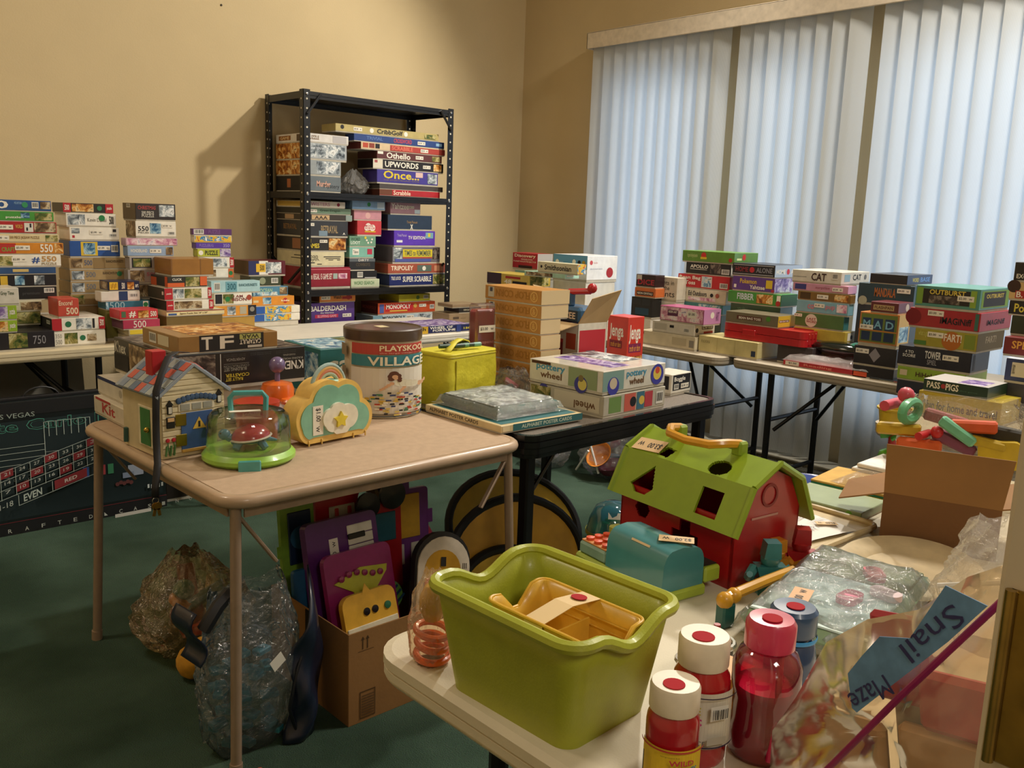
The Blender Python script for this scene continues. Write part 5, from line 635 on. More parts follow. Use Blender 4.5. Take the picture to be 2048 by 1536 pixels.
# ------------------------------------------------------------------ metal shelf
SX0,SX1,SY0,SY1,SZ = 2.585,3.63,4.50,4.93,2.01
sh = thing('shelf_unit','black perforated steel shelf unit packed with board games','shelf',(SX0,SY0,0))
SW,SD=SX1-SX0,SY1-SY0; BK=M('1a1b1e',.38,.35,.1,30,coat=.2)
def angle_post(x,y,sx,sy):
    p=MB(); t_=.0025; w_=.042
    p.box(min(x,x+sx*w_),min(y,y+sy*t_),0,max(x,x+sx*w_),max(y,y+sy*t_),SZ)
    p.box(min(x,x+sx*t_),min(y,y+sy*w_),0,max(x,x+sx*t_),max(y,y+sy*w_),SZ)
    o=p.build('post',BK,sh)
    h=MB(); z=.06; R_=.0055
    while z<SZ-.03:
        ring=[(math.cos(2*PI*k/8)*R_,math.sin(2*PI*k/8)*R_) for k in range(8)]
        yy=y-sy*.0008; h.add([(x+sx*.022+a,yy,z+c) for a,c in ring],[tuple(range(8)) if sy>0 else tuple(range(8))[::-1]])
        xx=x-sx*.0008; h.add([(xx,y+sy*.022+a,z+c) for a,c in ring],[tuple(range(8))[::-1] if sx>0 else tuple(range(8))])
        yy=y+sy*(t_+.0008); h.add([(x+sx*.022+a,yy,z+c) for a,c in ring],[tuple(range(8))])
        z+=.05
    ho=h.build('slot_holes',M('c9c2ae',.7),o); ho['kind']='stuff'
    return o
angle_post(0,0,1,1); angle_post(SW,0,-1,1); angle_post(0,SD,1,-1); angle_post(SW,SD,-1,-1)
for zt in (.12,.70,S2Z,S1Z,SZ-.01):
    bd=MB(); bd.box(.004,.004,zt-.008,SW-.004,SD-.004,zt,0)
    for (a,c,d_,e) in ((.004,.002,SW-.004,.006),(.004,SD-.006,SW-.004,SD-.002)): bd.box(a,c,zt-.036,d_,e,zt+.001); bd.box(a,c-.003,zt-.020,d_,c,zt-.012)
    for xx in (.002,SW-.006): bd.box(xx,.004,zt-.036,xx+.004,SD-.004,zt+.001)
    bd.build('shelf_board',BK,sh)
    for xx in (.022,SW-.022):
        MB().ball((xx,-.003,zt-.014),.0075,.004,.0075,8).build('bolt',M('b8b8b8',.25,.9),sh)
for xx,s_ in ((.02,1),(SW-.02,-1)):
    MB().tube([(xx,-.006,SZ-.13),(xx+s_*.085,-.006,SZ-.02)],.0075,6).build('corner_brace',M('4a4c50',.3,.7),sh)
    MB().tube([(xx,SD*.1,1.06),(xx+s_*.0,SD*.5,.95)],.008,6).build('corner_brace',BK,sh)
    MB().tube([(xx,SD-.01,.80),(xx+s_*.12,SD-.01,.93)],.008,6).build('corner_brace',BK,sh)
    MB().tube([(xx,.0,1.08),(xx-s_*-.11,.0,.95)] if False else [(xx,SD-.01,1.10),(xx+s_*.13,SD-.01,.95)],.008,6).build('corner_brace',BK,sh)
for B_ in BOXES: game_box(*B_[:12])
# ------------------------------------------------------------------ boxes standing on the card and black tables
def gb(name,label,X,Y,z,wx,wy,h,col,art,rz=0,group=None,cat='box',coat=.25): return game_box(name,label,group,X,Y,z,wx,wy,h,col,art,0,rz,cat,coat)
CG='boxes on the card table'
def T_(s,c,u0,v0,u1,v1,b_=1): return ('t',s,c,u0,v0,u1,v1,b_)
def U_(s,c,u0,v0,u1,v1,b_=1): return ('u',s,c,u0,v0,u1,v1,b_)
def R_(c,*a): return ('r',c,*a)
def P_(p,*a): return ('p',p,*a)
def D_(c,*a): return ('d',c,*a)
gb('game_box','lowest white box behind the toy house with red script',.935,2.57,.705,.40,.37,.058,'cfc8b8',dict(a=[T_('Kit','a83a3a',.2,.2,.5,.8),R_('a83a3a',.05,.85,.4,1)]),0,CG)
gb('game_box','white and navy box directly beneath the big black construction set',.955,2.56,.763,.40,.40,.060,'d2ccbe',dict(a=[R_('1c2c5a',0,.8,1,1),D_('a8a294',.5,.45,.012)]),0,CG)
gb('construction_set_box','large black construction set box with upside down lettering',1.025,2.53,.823,.428,.47,.113,'17181b',dict(
 a=[T_("K'nex",'c8c4b8',.02,.55,.22,.92),P_('brown',.28,.05,.98,.95),R_('1c1c1e',0,0,.26,.5)],
 b=[P_('dark',.02,.3,.3,.95),R_('d8d8d0',.335,.1,.34,.95),U_("K'NEX",'d8d8d0',.8,.3,.985,.58),U_('BUILDING WORLDS','b0b0a8',.8,.62,.98,.68,0),U_('ADVERTENCIA','9a988e',.38,.72,.52,.80,0),U_('WARNING','9a988e',.82,.74,.92,.80,0),R_('8a8880',.36,.63,.55,.64),U_('BUILDING SET','8a8a80',.36,.42,.53,.52),U_('CONSTRUCTION','8a8a80',.36,.53,.55,.6,0),U_('COASTER','c8b43a',.37,.24,.55,.34),U_('RALLY SET','c8b43a',.37,.12,.5,.22)]+[U_('lorem model parts','5a5a56',.36+.2*(k%3),.84+.05*(k//3),.52+.2*(k%3),.87+.05*(k//3),0) for k in range(6)],
 t=[P_('dark',.02,.02,.98,.98)]),0,CG)
gb('catapult_kit_box','brown catapult kit box lying on the black construction set',1.045,2.535,.936,.315,.27,.053,'8f6a34',dict(
 a=[('b',.2,.2,.4,.85),R_('cfc4a8',.45,.2,.75,.85)],
 b=[R_('191614',.2,0,.85,1),T_('T','d8cdb8',.22,.1,.33,.9),T_('F','d8cdb8',.40,.1,.54,.9),R_('a8a85a',.6,.62,.82,.95),U_('WAR','2a2a1a',.62,.66,.8,.92),U_('CATAPULT','d8cdb8',.6,.3,.82,.6),R_('b8b0a0',.68,.06,.83,.22)],
 t=[P_('warm',.15,.1,.95,.9)]),0,CG)
gb('board_game_box','teal board game box with cream lettering behind the canister',1.61,2.70,.705,.30,.27,.185,'2c6f70',dict(
 a=[P_('sea',.55,.3,.95,.9),D_('c8b04a',.5,.7,.016)],b=[T_('catch','d8d2bc',.08,.5,.9,.85),T_('the fish','d8d2bc',.3,.25,.85,.42)],t=[P_('sea',.05,.05,.6,.95),P_('land',.6,.1,.95,.9)]),math.radians(-2),CG)
gb('pottery_wheel_box','upper white pottery wheel box in clear wrap on the black table',2.262,1.972,.780,.355,.345,.083,'d5d0c2',dict(
 a=[R_('4a2a1c',.03,.82,.3,.96),T_('pottery','3f8fb0',.1,.5,.5,.86),T_('wheel','6a4a2c',.16,.2,.46,.52),R_('8a9a70',.55,.05,.93,.95),D_('3a3a8a',.72,.2,.03),D_('d0c060',.74,.22,.02),D_('7a6a3a',.72,.5,.012)],
 b=[R_('7a9a94',0,.05,.32,.95),D_('3a3a9a',.16,.25,.032),D_('c8b8a0',.16,.38,.02),T_('pottery','3f8fb0',.36,.5,.68,.86),T_('wheel','6a4a2c',.41,.2,.64,.52),D_('3a3a9a',.86,.5,.038),D_('d8c050',.86,.55,.024),D_('c84a30',.86,.7,.013)],
 t=[P_('purple',.25,.1,.55,.9),P_('snow',.6,.3,.97,.97)]),math.radians(2),'pottery wheel boxes on the black table',coat=1)
gb('pottery_wheel_box','lower crumpled pottery wheel box with printed pots underneath the upper one',2.265,1.966,.70,.352,.35,.077,'b3ad9c',dict(
 a=[D_('3a3a8a',.2,.7,.025),R_('c9c2ae',.35,.1,.95,.9),U_('wheel','6a4a2c',.62,.15,.9,.55),P_('land',.02,.1,.3,.9)],
 b=[R_('6a8a4a',.08,.1,.27,.9),R_('c05a4a',.32,.05,.5,.95),D_(K_,.46,.5,.018),R_('3a6a80',.52,.05,.64,.95),D_('d0b04a',.6,.5,.016),R_('b03a44',.65,.1,.78,.9),('b',.84,.15,.96,.8)]),math.radians(2),'pottery wheel boxes on the black table')
gb('word_game_box','small white cube word game box at the right end of the black table',2.80,2.09,.70,.14,.11,.084,'d8d2c2',dict(
 a=[R_('17171c',.1,.2,.9,.9)],b=[R_('17171c',.08,.15,.96,.95),T_('Boggle','e8e4d8',.14,.55,.7,.85),('b',.14,.2,.38,.48),('s','$2.00',.68,.34,.055)]),math.radians(4))
# alphabet poster cards and the wrapped green set on them
t=gb('poster_card_box','flat cream and teal poster card box at the table corner',1.815,1.985,.705,.36,.39,.026,'cdb98c',dict(
 a=[T_('ALPHABET POSTER CARDS','4a4030',.06,.25,.72,.8)],b=[R_('2d6468',.14,0,1,1),T_('ALPHABET POSTER CARDS','b8c4b0',.24,.25,.86,.8),R_('d9c9a0',.02,.1,.1,.9)],t=[R_('2d6468',.04,.04,.96,.96)]),math.radians(-1))
t=thing('wrapped_green_set','dark green flat set wrapped in clear plastic on the poster cards','packet',(1.84,2.03,.7335),math.radians(-1))
MB().box(.02,.02,.002,.30,.33,.034,.012).build('green_cover',M('2c4f44',.6),t)
MB().box(.03,.05,.034,.29,.31,.038,.002).build('picture_sheet',PIC('snow'),t)
def film_cover(x0,y0,x1,y1,z0,z1,mat,parent,name,seed=1,n=14,amp=.006,flare=.02):
    g=MB(); vs=[];fs=[]
    for j in range(n+1):
        for i in range(n+1):
            u,v=i/n,j/n; e=min(u,1-u,v,1-v)
            h=z0+(z1-z0)*min(1,(e*7))**.6
            ox=(x0-flare)+(x1-x0+2*flare)*u; oy=(y0-flare)+(y1-y0+2*flare)*v
            h+=amp*noise.noise((ox*26+seed,oy*26,seed))*(.4 if e<=0 else 1)
            vs.append((ox,oy,max(h,z0)))
    for j in range(n):
        for i in range(n):
            a=j*(n+1)+i; fs+= [(a,a+1,a+n+2),(a,a+n+2,a+n+1)]
    g.add(vs,fs,mat); return g.build(name,None,parent)
film_cover(.02,.02,.30,.33,.003,.044,FILM('f0f2ee',.22,.12),t,'plastic_wrap',3)
# ------------------------------------------------------------------ toy house with locks
t=thing('toy_house','wooden toy house with locking doors and red chimney on the card table','toy',(.89,2.285,.705),math.radians(4))
HW,HD,HH,HR=.18,.225,.172,.07
CRM=M('cdbd98',.5,0,.06,coat=.2)
wl=MB()
poly=[(0,0),(HW,0),(HW,HH),(HW/2,HH+HR),(0,HH)]
FT=Matrix(((1,0,0,0),(0,0,1,0),(0,1,0,0),(0,0,0,1)))
wl.prism(poly,0,HD,None,FT); wl.build('house_body',CRM,t)
for k in range(11):
    z=.012+k*.0158; MB().box(.002,-.003,z,HW-.002,0,z+.0135,.001).build('siding_board',M('d6c8a4',.5),t)
for k in range(4):
    z=HH+.004+k*.0155; hw=(HW/2)*(1-(z+.006-HH)/HR); MB().box(HW/2-hw,-.003,z,HW/2+hw,0,z+.0135,.001).build('siding_board',M('d6c8a4',.5),t)
for s_ in (-1,1):
    L=math.hypot(HW/2+.014,HR*(HW/2+.014)/(HW/2)); a=math.atan2(HR,HW/2)
    rf=MB(); Tm=Tr(HW/2,0,HH+HR+.004)@Ry(a if s_>0 else PI-a); 
    rf.box(0,-.012,-.004 if s_>0 else -.004,L,HD+.01,.004,.001,None,Tm); o=rf.build('roof_panel',M('8f97a0',.6),t)
    for k in range(7):
        for j in range(4):
            c=['c05a4a','7a8aa0','a0a8a8','5f7390'][(k*3+j*5)%4]
            MB().box(j*L/4+.002,-.008+k*.032,.004 if s_>0 else -.0065,(j+1)*L/4-.001,-.008+k*.032+.029,.0065 if s_>0 else -.004,.0008,M(c,.5),Tm).build('shingle',None,t)
MB().box(.028,.10,HH+.02,.068,.14,HH+HR+.03,.002).build('chimney',M('b01e24',.4),t)
# front door
d=MB().box(.052,-.006,.018,.142,-.002,.118,.001).build('front_door',M('3f5f96',.4),t)
pr=MB(); FTm=Matrix(((1,0,0,0),(0,0,-1,-.0065),(0,1,0,0),(0,0,0,1)))
pr.add([(.083,.072,.001),(.121,.072,.001),(.102,.104,.001)],[(0,1,2)],INK('d9b24a'),False,FTm)
vs,fs=text_mesh('1',1); pr.add([(.099+x*.006,.076+y*.016,.0016) for x,y in vs],fs,INK('2a241c'),False,FTm); pr.build('number_sign',None,d)
MB().ball((.13,-.012,.07),.011,.009,.011,10,).build('door_knob',M('c8a850',.25,.9),d)
for z in (.03,.085): MB().box(.036,-.0085,z,.066,-.006,z+.032,.001).build('hinge',M('a08a3a',.3,.9),d)
MB().box(.046,-.005,.122,.148,-.0025,.145,.001).build('transom_frame',M('d8cdb4',.5),t)
for k in range(3): MB().box(.051+k*.032,-.0065,.125,.078+k*.032,-.004,.142,.001).build('transom_pane',M('9a9a90',.3),t)
MB().box(.052,-.009,.012,.148,-.002,.02,.001).build('door_sill',M('c49a4a',.5),t)
gl=MB()
for k in range(9): gl.ball((.047+k*.0125,-.006,.152+.008*math.sin(k*PI/8)),.009,.005,.009,8)
gl.build('garland',M('3a5478',.6,0,.3),t)
def lantern(x,z,T):
    m_=MB(); m_.box(x-.007,-.007,z-.016,x+.007,-.003,z+.008,.001,M('1c1a1a',.4),T); m_.box(x-.0045,-.0085,z-.013,x+.0045,-.006,z+.004,0,M('d0ccc0',.4),T); m_.prism([(x-.010,z+.008),(x+.010,z+.008),(x,z+.022)],.003,.008,M('1c1a1a',.4),T@Matrix(((1,0,0,0),(0,0,-1,0),(0,1,0,0),(0,0,0,1))))
    return m_
lantern(.022,.135,Tr(0,0,0)).build('lantern',None,t); lantern(.162,.150,Tr(0,0,0)).build('lantern',None,t)
mb=MB().box(.012,-.008,.082,.034,-.003,.112,.001).build('mailbox',M('1b1a1c',.4),t)
MB().box(.014,-.0095,.1,.032,-.0075,.11,.0005).build('letter_slot',M('d0a878',.5),mb)
fl=MB()
for x,z in ((.014,.05),(.03,.05)): fl.ball((x,-.006,z),.006,.004,.006,8,M('b82430',.5)); fl.tube([(x,-.005,z),(x+.003,-.005,.012)],.0015,5,False,M('4f7a45',.6))
for x in (.008,.02,.03): fl.tube([(x,-.005,.008),(x+.004,-.005,.035)],.003,5,False,M('4f7a45',.6))
fl.build('painted_flowers',None,t)
# side door on the left face
TA,_,_=face_T('a',HW,HD,HH)
sd=MB(); sd.box(.10,.02,.0005,.185,.13,.004,.001,M('d8cdb0',.5),TA); sd.box(.115,.025,.004,.172,.125,.006,.001,M('3f7a44',.4),TA); o=sd.build('side_door',None,t)
MB().ball((.162,.07,.010),.008,.008,.008,10,None,TA).build('door_knob',M('c8a850',.25,.9),o)
MB().box(.186,.05,.001,.198,.10,.005,.001,None,TA).build('hinge',M('a08a3a',.3,.9),o)
lantern(0,0,TA@Tr(.212,.125,0)@Rx(PI/2)).build('lantern',None,t)
sb=MB()
for u in (.205,.02): sb.tube([TA@Vector((u,.01,.004)),TA@Vector((u+.003,.05,.004))],.007,6)
sb.build('painted_shrubs',M('35564a',.6),t)
# black strap with keys hanging over the house
t=thing('key_strap','black woven strap with brass keys draped over the toy house','strap',(.89,2.285,.705))
st=MB(); pts=[(.115,.10,.262),(.08,.085,.268),(.045,.05,.262),(.012,.015,.225),(-.012,-.006,.185),(-.017,-.012,.12),(-.02,-.016,.05),(-.03,-.045,.004),(-.055,-.09,-.04),(-.056,-.09,-.07)]
wst=.009
vs=[];fs=[]
for i,p in enumerate(pts):
    for s_ in (-1,1): vs.append((p[0]+s_*wst*.8,p[1]-s_*wst*.6,p[2]))
for i in range(len(pts)-1): fs.append((2*i,2*i+1,2*i+3,2*i+2))
so=MB().add(vs,fs,M('17161a',.7),True).build('strap',None,t); md=so.modifiers.new('thick','SOLIDIFY'); md.thickness=.0022
MB().tube([(-.056+.008*math.cos(a),-.09,-.078+.008*math.sin(a)) for a in [k*PI/6 for k in range(12)]],.001,5,True).build('key_ring',M('b8b0a0',.3,.9),t)
for k in range(2):
    ky=MB(); Tk=Tr(-.056+.004*k,-.091-.002*k,-.088)@Ry(.2-.35*k); ky.box(-.004,-.0008,-.03,.004,.0008,-.01,.0004,None,Tk); ky.lathe([(0,.0008),(.010,.0008),(.010,-.0008),(0,-.0008)],14,None,Tk@Tr(0,0,-.004)@Rx(PI/2)); ky.build('key',M('a8823c',.3,.9),t)
# ------------------------------------------------------------------ dome with turtle
t=thing('turtle_case','clear domed carry case with green base and teal handle','toy case',(1.078,2.172,.705))
GR=M('8fc043',.35,coat=.4); TE=M('4fa3a3',.35,coat=.4)
MB().lathe([(0,0),(.112,0),(.121,.008),(.121,.018),(.114,.026),(.11,.03),(0,.032)],40,GR).build('base',None,t)
MB().lathe([(.109,.03),(.108,.09),(.104,.118),(.094,.128),(.05,.131),(0,.131)],40).build('dome',FILM('f3f3ee',.03,.04,'dome',.9),t)
MB().box(-.028,-.004,-.006,.028,.004,.026,.003,TE,Rz(math.radians(-26))@Tr(0,-.122,.0)).build('front_latch',None,t)
hd=MB(); HT=Rz(math.radians(-26)); hd.tube([HT@Vector(p) for p in ((-.044,0,.131),(-.046,0,.165),(-.036,0,.178),(.036,0,.178),(.046,0,.165),(.044,0,.131))],.0075,8,False,TE); hd.build('handle',None,t)
MB().box(-.05,-.02,.1315,.03,.0,.1322,0,INK(PAPER),Rz(math.radians(-20))).build('price_sticker',None,t)
tu=thing('toy_turtle','blue toy turtle with red shell inside the clear dome','toy',(1.075,2.165,.7373),math.radians(-22))
BL=M('3f7f96',.4,coat=.3)
bd=MB(); bd.ball((0,0,.022),.05,.032,.012,16,BL); bd.ball((-.062,0,.038),.016,.014,.015,12,BL); bd.tube([(-.045,0,.026),(-.058,0,.034)],.011,8,False,BL); bd.tube([(.045,0,.022),(.072,0,.016)],[.008,.003],8,False,BL); bd.build('body',None,tu)
for x,y in ((-.032,-.028),(-.032,.028),(.034,-.03),(.034,.03)): MB().tube([(x*.8,y*.7,.02),(x,y,.012),(x*1.15,y*1.2,.004)],[.011,.010,.009],8).build('leg',BL,tu)
shl=MB(); shl.lathe([(.052,0),(.05,.012),(.038,.026),(.02,.034),(0,.036)],22,M('a8283a',.25,coat=.7),Tr(.005,0,.026)@Ry(-.12)); shl.build('shell',None,tu)
MB().lathe([(.051,.0),(.056,.003),(.051,.006)],22,M('c9c3b8',.4),Tr(.005,0,.025)@Ry(-.12)).build('shell_rim',None,tu)
for s_ in (-1,1): MB().ball((-.072,s_*.008,.043),.003,n=8).build('eye',M('15151a',.2),tu)
# red jar behind the dome
t=thing('red_canister','small translucent red canister standing behind the clear dome','canister',(1.185,2.335,.705))
MB().lathe([(0,0),(.052,0),(.056,.004),(.060,.10),(.061,.112),(0,.112)],28,M('c8452a',.3,coat=.6)).build('body',None,t)
MB().lathe([(.061,.10),(.064,.102),(.064,.116),(0,.118)],28,M('b83a24',.35,coat=.5)).build('lid',None,t)
# ------------------------------------------------------------------ cloud case
t=thing('cloud_case','yellow and mint cloud shaped toy case with rainbow handle','toy case',(1.235,2.185,.705),math.radians(6.5))
def union_outline(circs,base,x0,x1,n=140,grow=0):
    pts=[]; cx=(x0+x1)/2; cz=base+.055
    for k in range(n):
        a=2*PI*k/n; dx,dz=math.cos(a),math.sin(a); best=.02
        for (x,z,r) in circs:
            r=r+grow; ox,oz=cx-x,cz-z; b_=ox*dx+oz*dz; c_=ox*ox+oz*oz-r*r; q=b_*b_-c_
            if q>0: best=max(best,-b_+math.sqrt(q))
        pz=cz+dz*best
        if dz<0 and pz<base-grow*0: best=min(best,(base-grow-cz)/dz)
        pts.append((cx+dx*best,cz+dz*best))
    return pts
circ=[(.055,.075,.056),(.205,.06,.052),(.10,.118,.058),(.165,.115,.055),(.13,.05,.10),(.05,.055,.045)]
FR=Matrix(((1,0,0,0),(0,0,-1,0),(0,1,0,0),(0,0,0,1)))
YL=M('e3bb62',.4,coat=.3); MT=M('7fb59c',.4,coat=.3); CW=M('e6e0cc',.4,coat=.3)
MB().prism(union_outline(circ,.014,0,.262,grow=.008),-.07,0,YL,FR,True).build('case_body',None,t)
MB().prism(union_outline(circ,.018,0,.262,grow=-.006),0,.003,MT,FR,True).build('mint_panel',None,t)
c2=[(.105,.072,.030),(.13,.082,.034),(.165,.072,.036),(.14,.055,.036),(.11,.058,.026)]
MB().prism(union_outline(c2,.024,.06,.20),.003,.012,CW,FR,True).build('white_cloud',None,t)
sp=[(.135+.025*(1 if k%2==0 else .55)*math.sin(k*PI/5),.066+.025*(1 if k%2==0 else .55)*math.cos(k*PI/5)) for k in range(10)]
MB().prism(sp,.012,.019,M('dcc63c',.4),FR).build('star',None,t)
for i,c in enumerate(('9db4b0','d8a860','c87a5a','a8b8a0')):
    r_=.058-.0075*i; MB().tube([(.125+r_*math.cos(a),.03,.155+r_*1.15*math.sin(a)) for a in [PI*k/16 for k in range(17)]],.0062,8,False,M(c,.4)).build('rainbow_band',None,t)
MB().box(.09,.01,.168,.15,.05,.178,.003).build('top_latch',M('8fc0a8',.4),t)
for x in (.03,.075,.19,.235): MB().box(x,-.004,0,x+.004,.0,.016,.001).build('foot',YL,t)
sticker('$1.00',.062,.072,.085,t,FR,.0045,PAPER,-PI/2,.42)
# ------------------------------------------------------------------ canister
t=thing('block_canister','tall cardboard block canister with brown lid and printed picture','canister',(1.715,2.475,.705),math.radians(-122))
RC=.127; CH=.262
MB().lathe([(0,0),(RC,0),(RC,.006),(RC-.001,.007),(RC-.001,CH),(0,CH)],56,M('cdbfa0',.5,coat=.2)).build('body',None,t)
MB().lathe([(RC+.003,CH-.012),(RC+.004,CH+.004),(RC+.004,CH+.022),(RC,CH+.026),(RC-.006,CH+.021),(0,CH+.020)],56,M('4d3a2a',.45,coat=.4)).build('lid',None,t)
def cyl_art(art,R,h0,H,arc0,arc1,parent,name):
    """wraps flat print around a cylinder; u runs left to right as seen from outside"""
    pr=MB(); draw(art,Matrix.Identity(4),1,1,parent,pr,1e-4)
    seg=MB()
    vs=[]
    for (u,v,e) in pr.v:
        a=arc0+(arc1-arc0)*u; r=R+.0008+e*3; vs.append((r*math.cos(a),r*math.sin(a),h0+H*v))
    pr.v=vs; return pr.build(name,None,parent)
def strips(c,u0,v0,u1,v1,n=14): return [R_(c,u0+(u1-u0)*k/n,v0,u0+(u1-u0)*(k+1)/n+.0005,v1) for k in range(n)]
bl_=[]
rr=random.Random(5)
for k in range(90):
    u=.28+.62*rr.random(); v=.04+.30*rr.random()*(1-abs(u-.6)); bl_.append(R_(rr.choice(['c9a43a','2c3a6a','b0402c','3f7a5a','e8e2d0','1c1a1a','d0b860']),u,v,u+.03+.02*rr.random(),v+.02))
art=strips('b3443a',.22,.80,1,.93)+strips('3a7f8a',.22,.65,1,.79)+strips('d8d2c4',.22,.06,1,.63)+strips('2a4a6a',.0,.02,1,.03)+strips('2a4a6a',.0,.045,1,.05)
art+=[T_('PLAYSKOOL','e8d8b0',.50,.845,.98,.915),T_('the large village','d8a898',.5,.81,.8,.83,0),T_('VILLAGE','e8e0c8',.40,.665,.98,.775),R_('8f8064',.04,.75,.17,.9),R_('8f8064',.06,.5,.16,.62),T_('DRIVE THE TRUCK','5a4a34',.03,.2,.18,.24,0)]+bl_
# a figure leaning over the blocks, as flat print
art+=[D_('cfa27c',x,y,r) for x,y,r in ((.60,.45,.02),(.575,.43,.018),(.555,.41,.016),(.535,.39,.015),(.515,.375,.014),(.70,.40,.018),(.685,.375,.016),(.67,.355,.014),(.86,.43,.030),(.90,.44,.026),(.94,.46,.022))]+[D_('d6d2bc',x,y,r) for x,y,r in ((.66,.46,.042),(.70,.455,.044),(.75,.445,.042),(.80,.44,.038))]+[D_('5a3320',x,y,r) for x,y,r in ((.615,.565,.040),(.60,.54,.036),(.595,.51,.028),(.645,.545,.03),(.655,.51,.024),(.66,.485,.018))]+[D_('cfa27c',.622,.535,.024),D_('cfa27c',.628,.515,.018)]
cyl_art(art,RC,.0,CH,-PI*.5,PI*.42,t,'printed_wrap')
MB().box(-.045,-.01,CH+.0205,.0,.025,CH+.0212,0,INK('d8c9a0'),Rz(.5)).build('price_sticker',None,t)
# ------------------------------------------------------------------ yellow bag
t=thing('lunch_bag','yellow zippered lunch bag with carry handle beside the canister','bag',(1.93,2.385,.70),math.radians(9))
YB_=M('c9bf2c',.6,0,.06,20,bump=.25,bscale=60)
def soft_box(w,d,h,r,mat,name,parent,amp=.005,n=14,seed=0):
    g=MB(); base=rrect(w,d,r,5,w/2,d/2); pts=[]
    for i in range(len(base)):
        a,b_=base[i],base[(i+1)%len(base)]; L=math.hypot(a[0]-b_[0],a[1]-b_[1]); k=max(1,int(L/.014))
        pts+=[(a[0]+(b_[0]-a[0])*j/k,a[1]+(b_[1]-a[1])*j/k) for j in range(k)]
    N=len(pts); vs=[];fs=[]
    for j in range(n+1):
        z=h*j/n
        for (x,y) in pts:
            q=noise.noise((x*16+seed,y*16,z*20))*amp*math.sin(PI*j/n); k=1+.035*math.sin(PI*j/n)
            vs.append((w/2+(x-w/2)*k+q,d/2+(y-d/2)*k+q,z))
    for j in range(n):
        for i in range(N): fs.append((j*N+i,j*N+(i+1)%N,(j+1)*N+(i+1)%N,(j+1)*N+i))
    g.add(vs,fs,mat,True); g.add(vs[n*N:],[tuple(range(N))],mat); g.add(vs[:N],[tuple(range(N))[::-1]],mat)
    return g.build(name,None,parent)
soft_box(.265,.17,.19,.025,YB_,'bag_body',t)
MB().tube([(x,y,.176) for x,y in rrect(.266,.171,.025,5,.1325,.085)],.003,6,True).build('zipper_seam',M('a89c1c',.5),t)
MB().tube([(x,y,.186) for x,y in rrect(.262,.167,.025,5,.1325,.085)],.0045,6,True).build('lid_piping',M('d6cc3a',.5),t)
vs=[];fs=[]
hp=[(.03,.05,.188),(.05,.05,.20),(.09,.06,.222),(.14,.075,.228),(.19,.09,.215),(.215,.10,.19)]
for p in hp: vs+= [(p[0],p[1]-.014,p[2]),(p[0],p[1]+.014,p[2])]
for i in range(len(hp)-1): fs.append((2*i,2*i+2,2*i+3,2*i+1))
o=MB().add(vs,fs,M('d0c63a',.6),True).build('carry_handle',None,t); o.modifiers.new('thick','SOLIDIFY').thickness=.004
MB().box(.03,-.006,.01,.034,-.002,.165,.0005).build('side_seam',M('a89c1c',.6),t)
zp=MB(); zp.box(.272,.03,.155,.277,.045,.165,.001); zp.box(.273,.034,.12,.276,.041,.155,.001); zp.build('zipper_pull',M('c0bca8',.3,.7),t)
for i,(x,y,a) in enumerate(((.075,.06,-.2),(.11,.085,.15),(.13,.05,-.05))):
    mk=thing('marker_pen',['dark green marker pen at the left on top of the yellow bag','black marker pen under the yellow bag handle','dark teal marker pen nearest the yellow bag edge'][i],'pen',(1.93+x,2.40+y,.8985),a,'pens on the yellow bag')
    MB().tube([(-.055,0,.0085),(.03,0,.0085)],.008,10).build('barrel',M(['2a4a3c','1c1c1e','23403c'][i],.4),mk); MB().tube([(.03,0,.0085),(.062,0,.0085)],.0085,10).build('cap',M(['5f8a74','2a2a2c','6a9a88'][i],.4),mk)
# ------------------------------------------------------------------ orange spin toy
t=thing('spin_toy','orange and navy light-up toy with purple knob behind the cloud case','toy',(1.315,2.435,.705),math.radians(-35))
NVY=M('23284a',.4,coat=.4); ORG=M('dd6a1f',.3,coat=.6)
MB().lathe([(0,0),(.062,0),(.072,.02),(.07,.06),(.058,.078),(0,.08)],28,NVY,Matrix.Diagonal((1.25,.95,1,1))).build('body',None,t)
MB().lathe([(.066,.06),(.074,.072),(.066,.084),(0,.086)],28,M('c9c6c4',.4),Matrix.Diagonal((1.2,.92,1,1))).build('white_collar',None,t)
MB().lathe([(.05,.082),(.05,.12),(.044,.135),(.02,.142),(0,.142)],28,ORG,Tr(-.012,.02,0)).build('orange_dome',None,t)
MB().lathe([(.034,.084),(.036,.092),(.03,.098),(0,.099)],24,ORG,Tr(.036,-.03,0)).build('orange_button',None,t)
MB().tube([(-.012,.02,.14),(-.012,.02,.175)],.008,8).build('knob_stem',M('6f5f86',.4),t)
MB().ball((-.012,.02,.192),.025,n=18).build('knob',M('6f5f86',.3,coat=.5),t)
for x,y,c in ((-.05,-.03,'2f6a3a'),(-.062,-.012,'2a4a80'),(-.035,-.045,'c8a030'),(-.012,-.055,'9a1c2c')): MB().ball((x,y,.087),.012,.012,.008,10).build('button',M(c,.25,coat=.6),t)
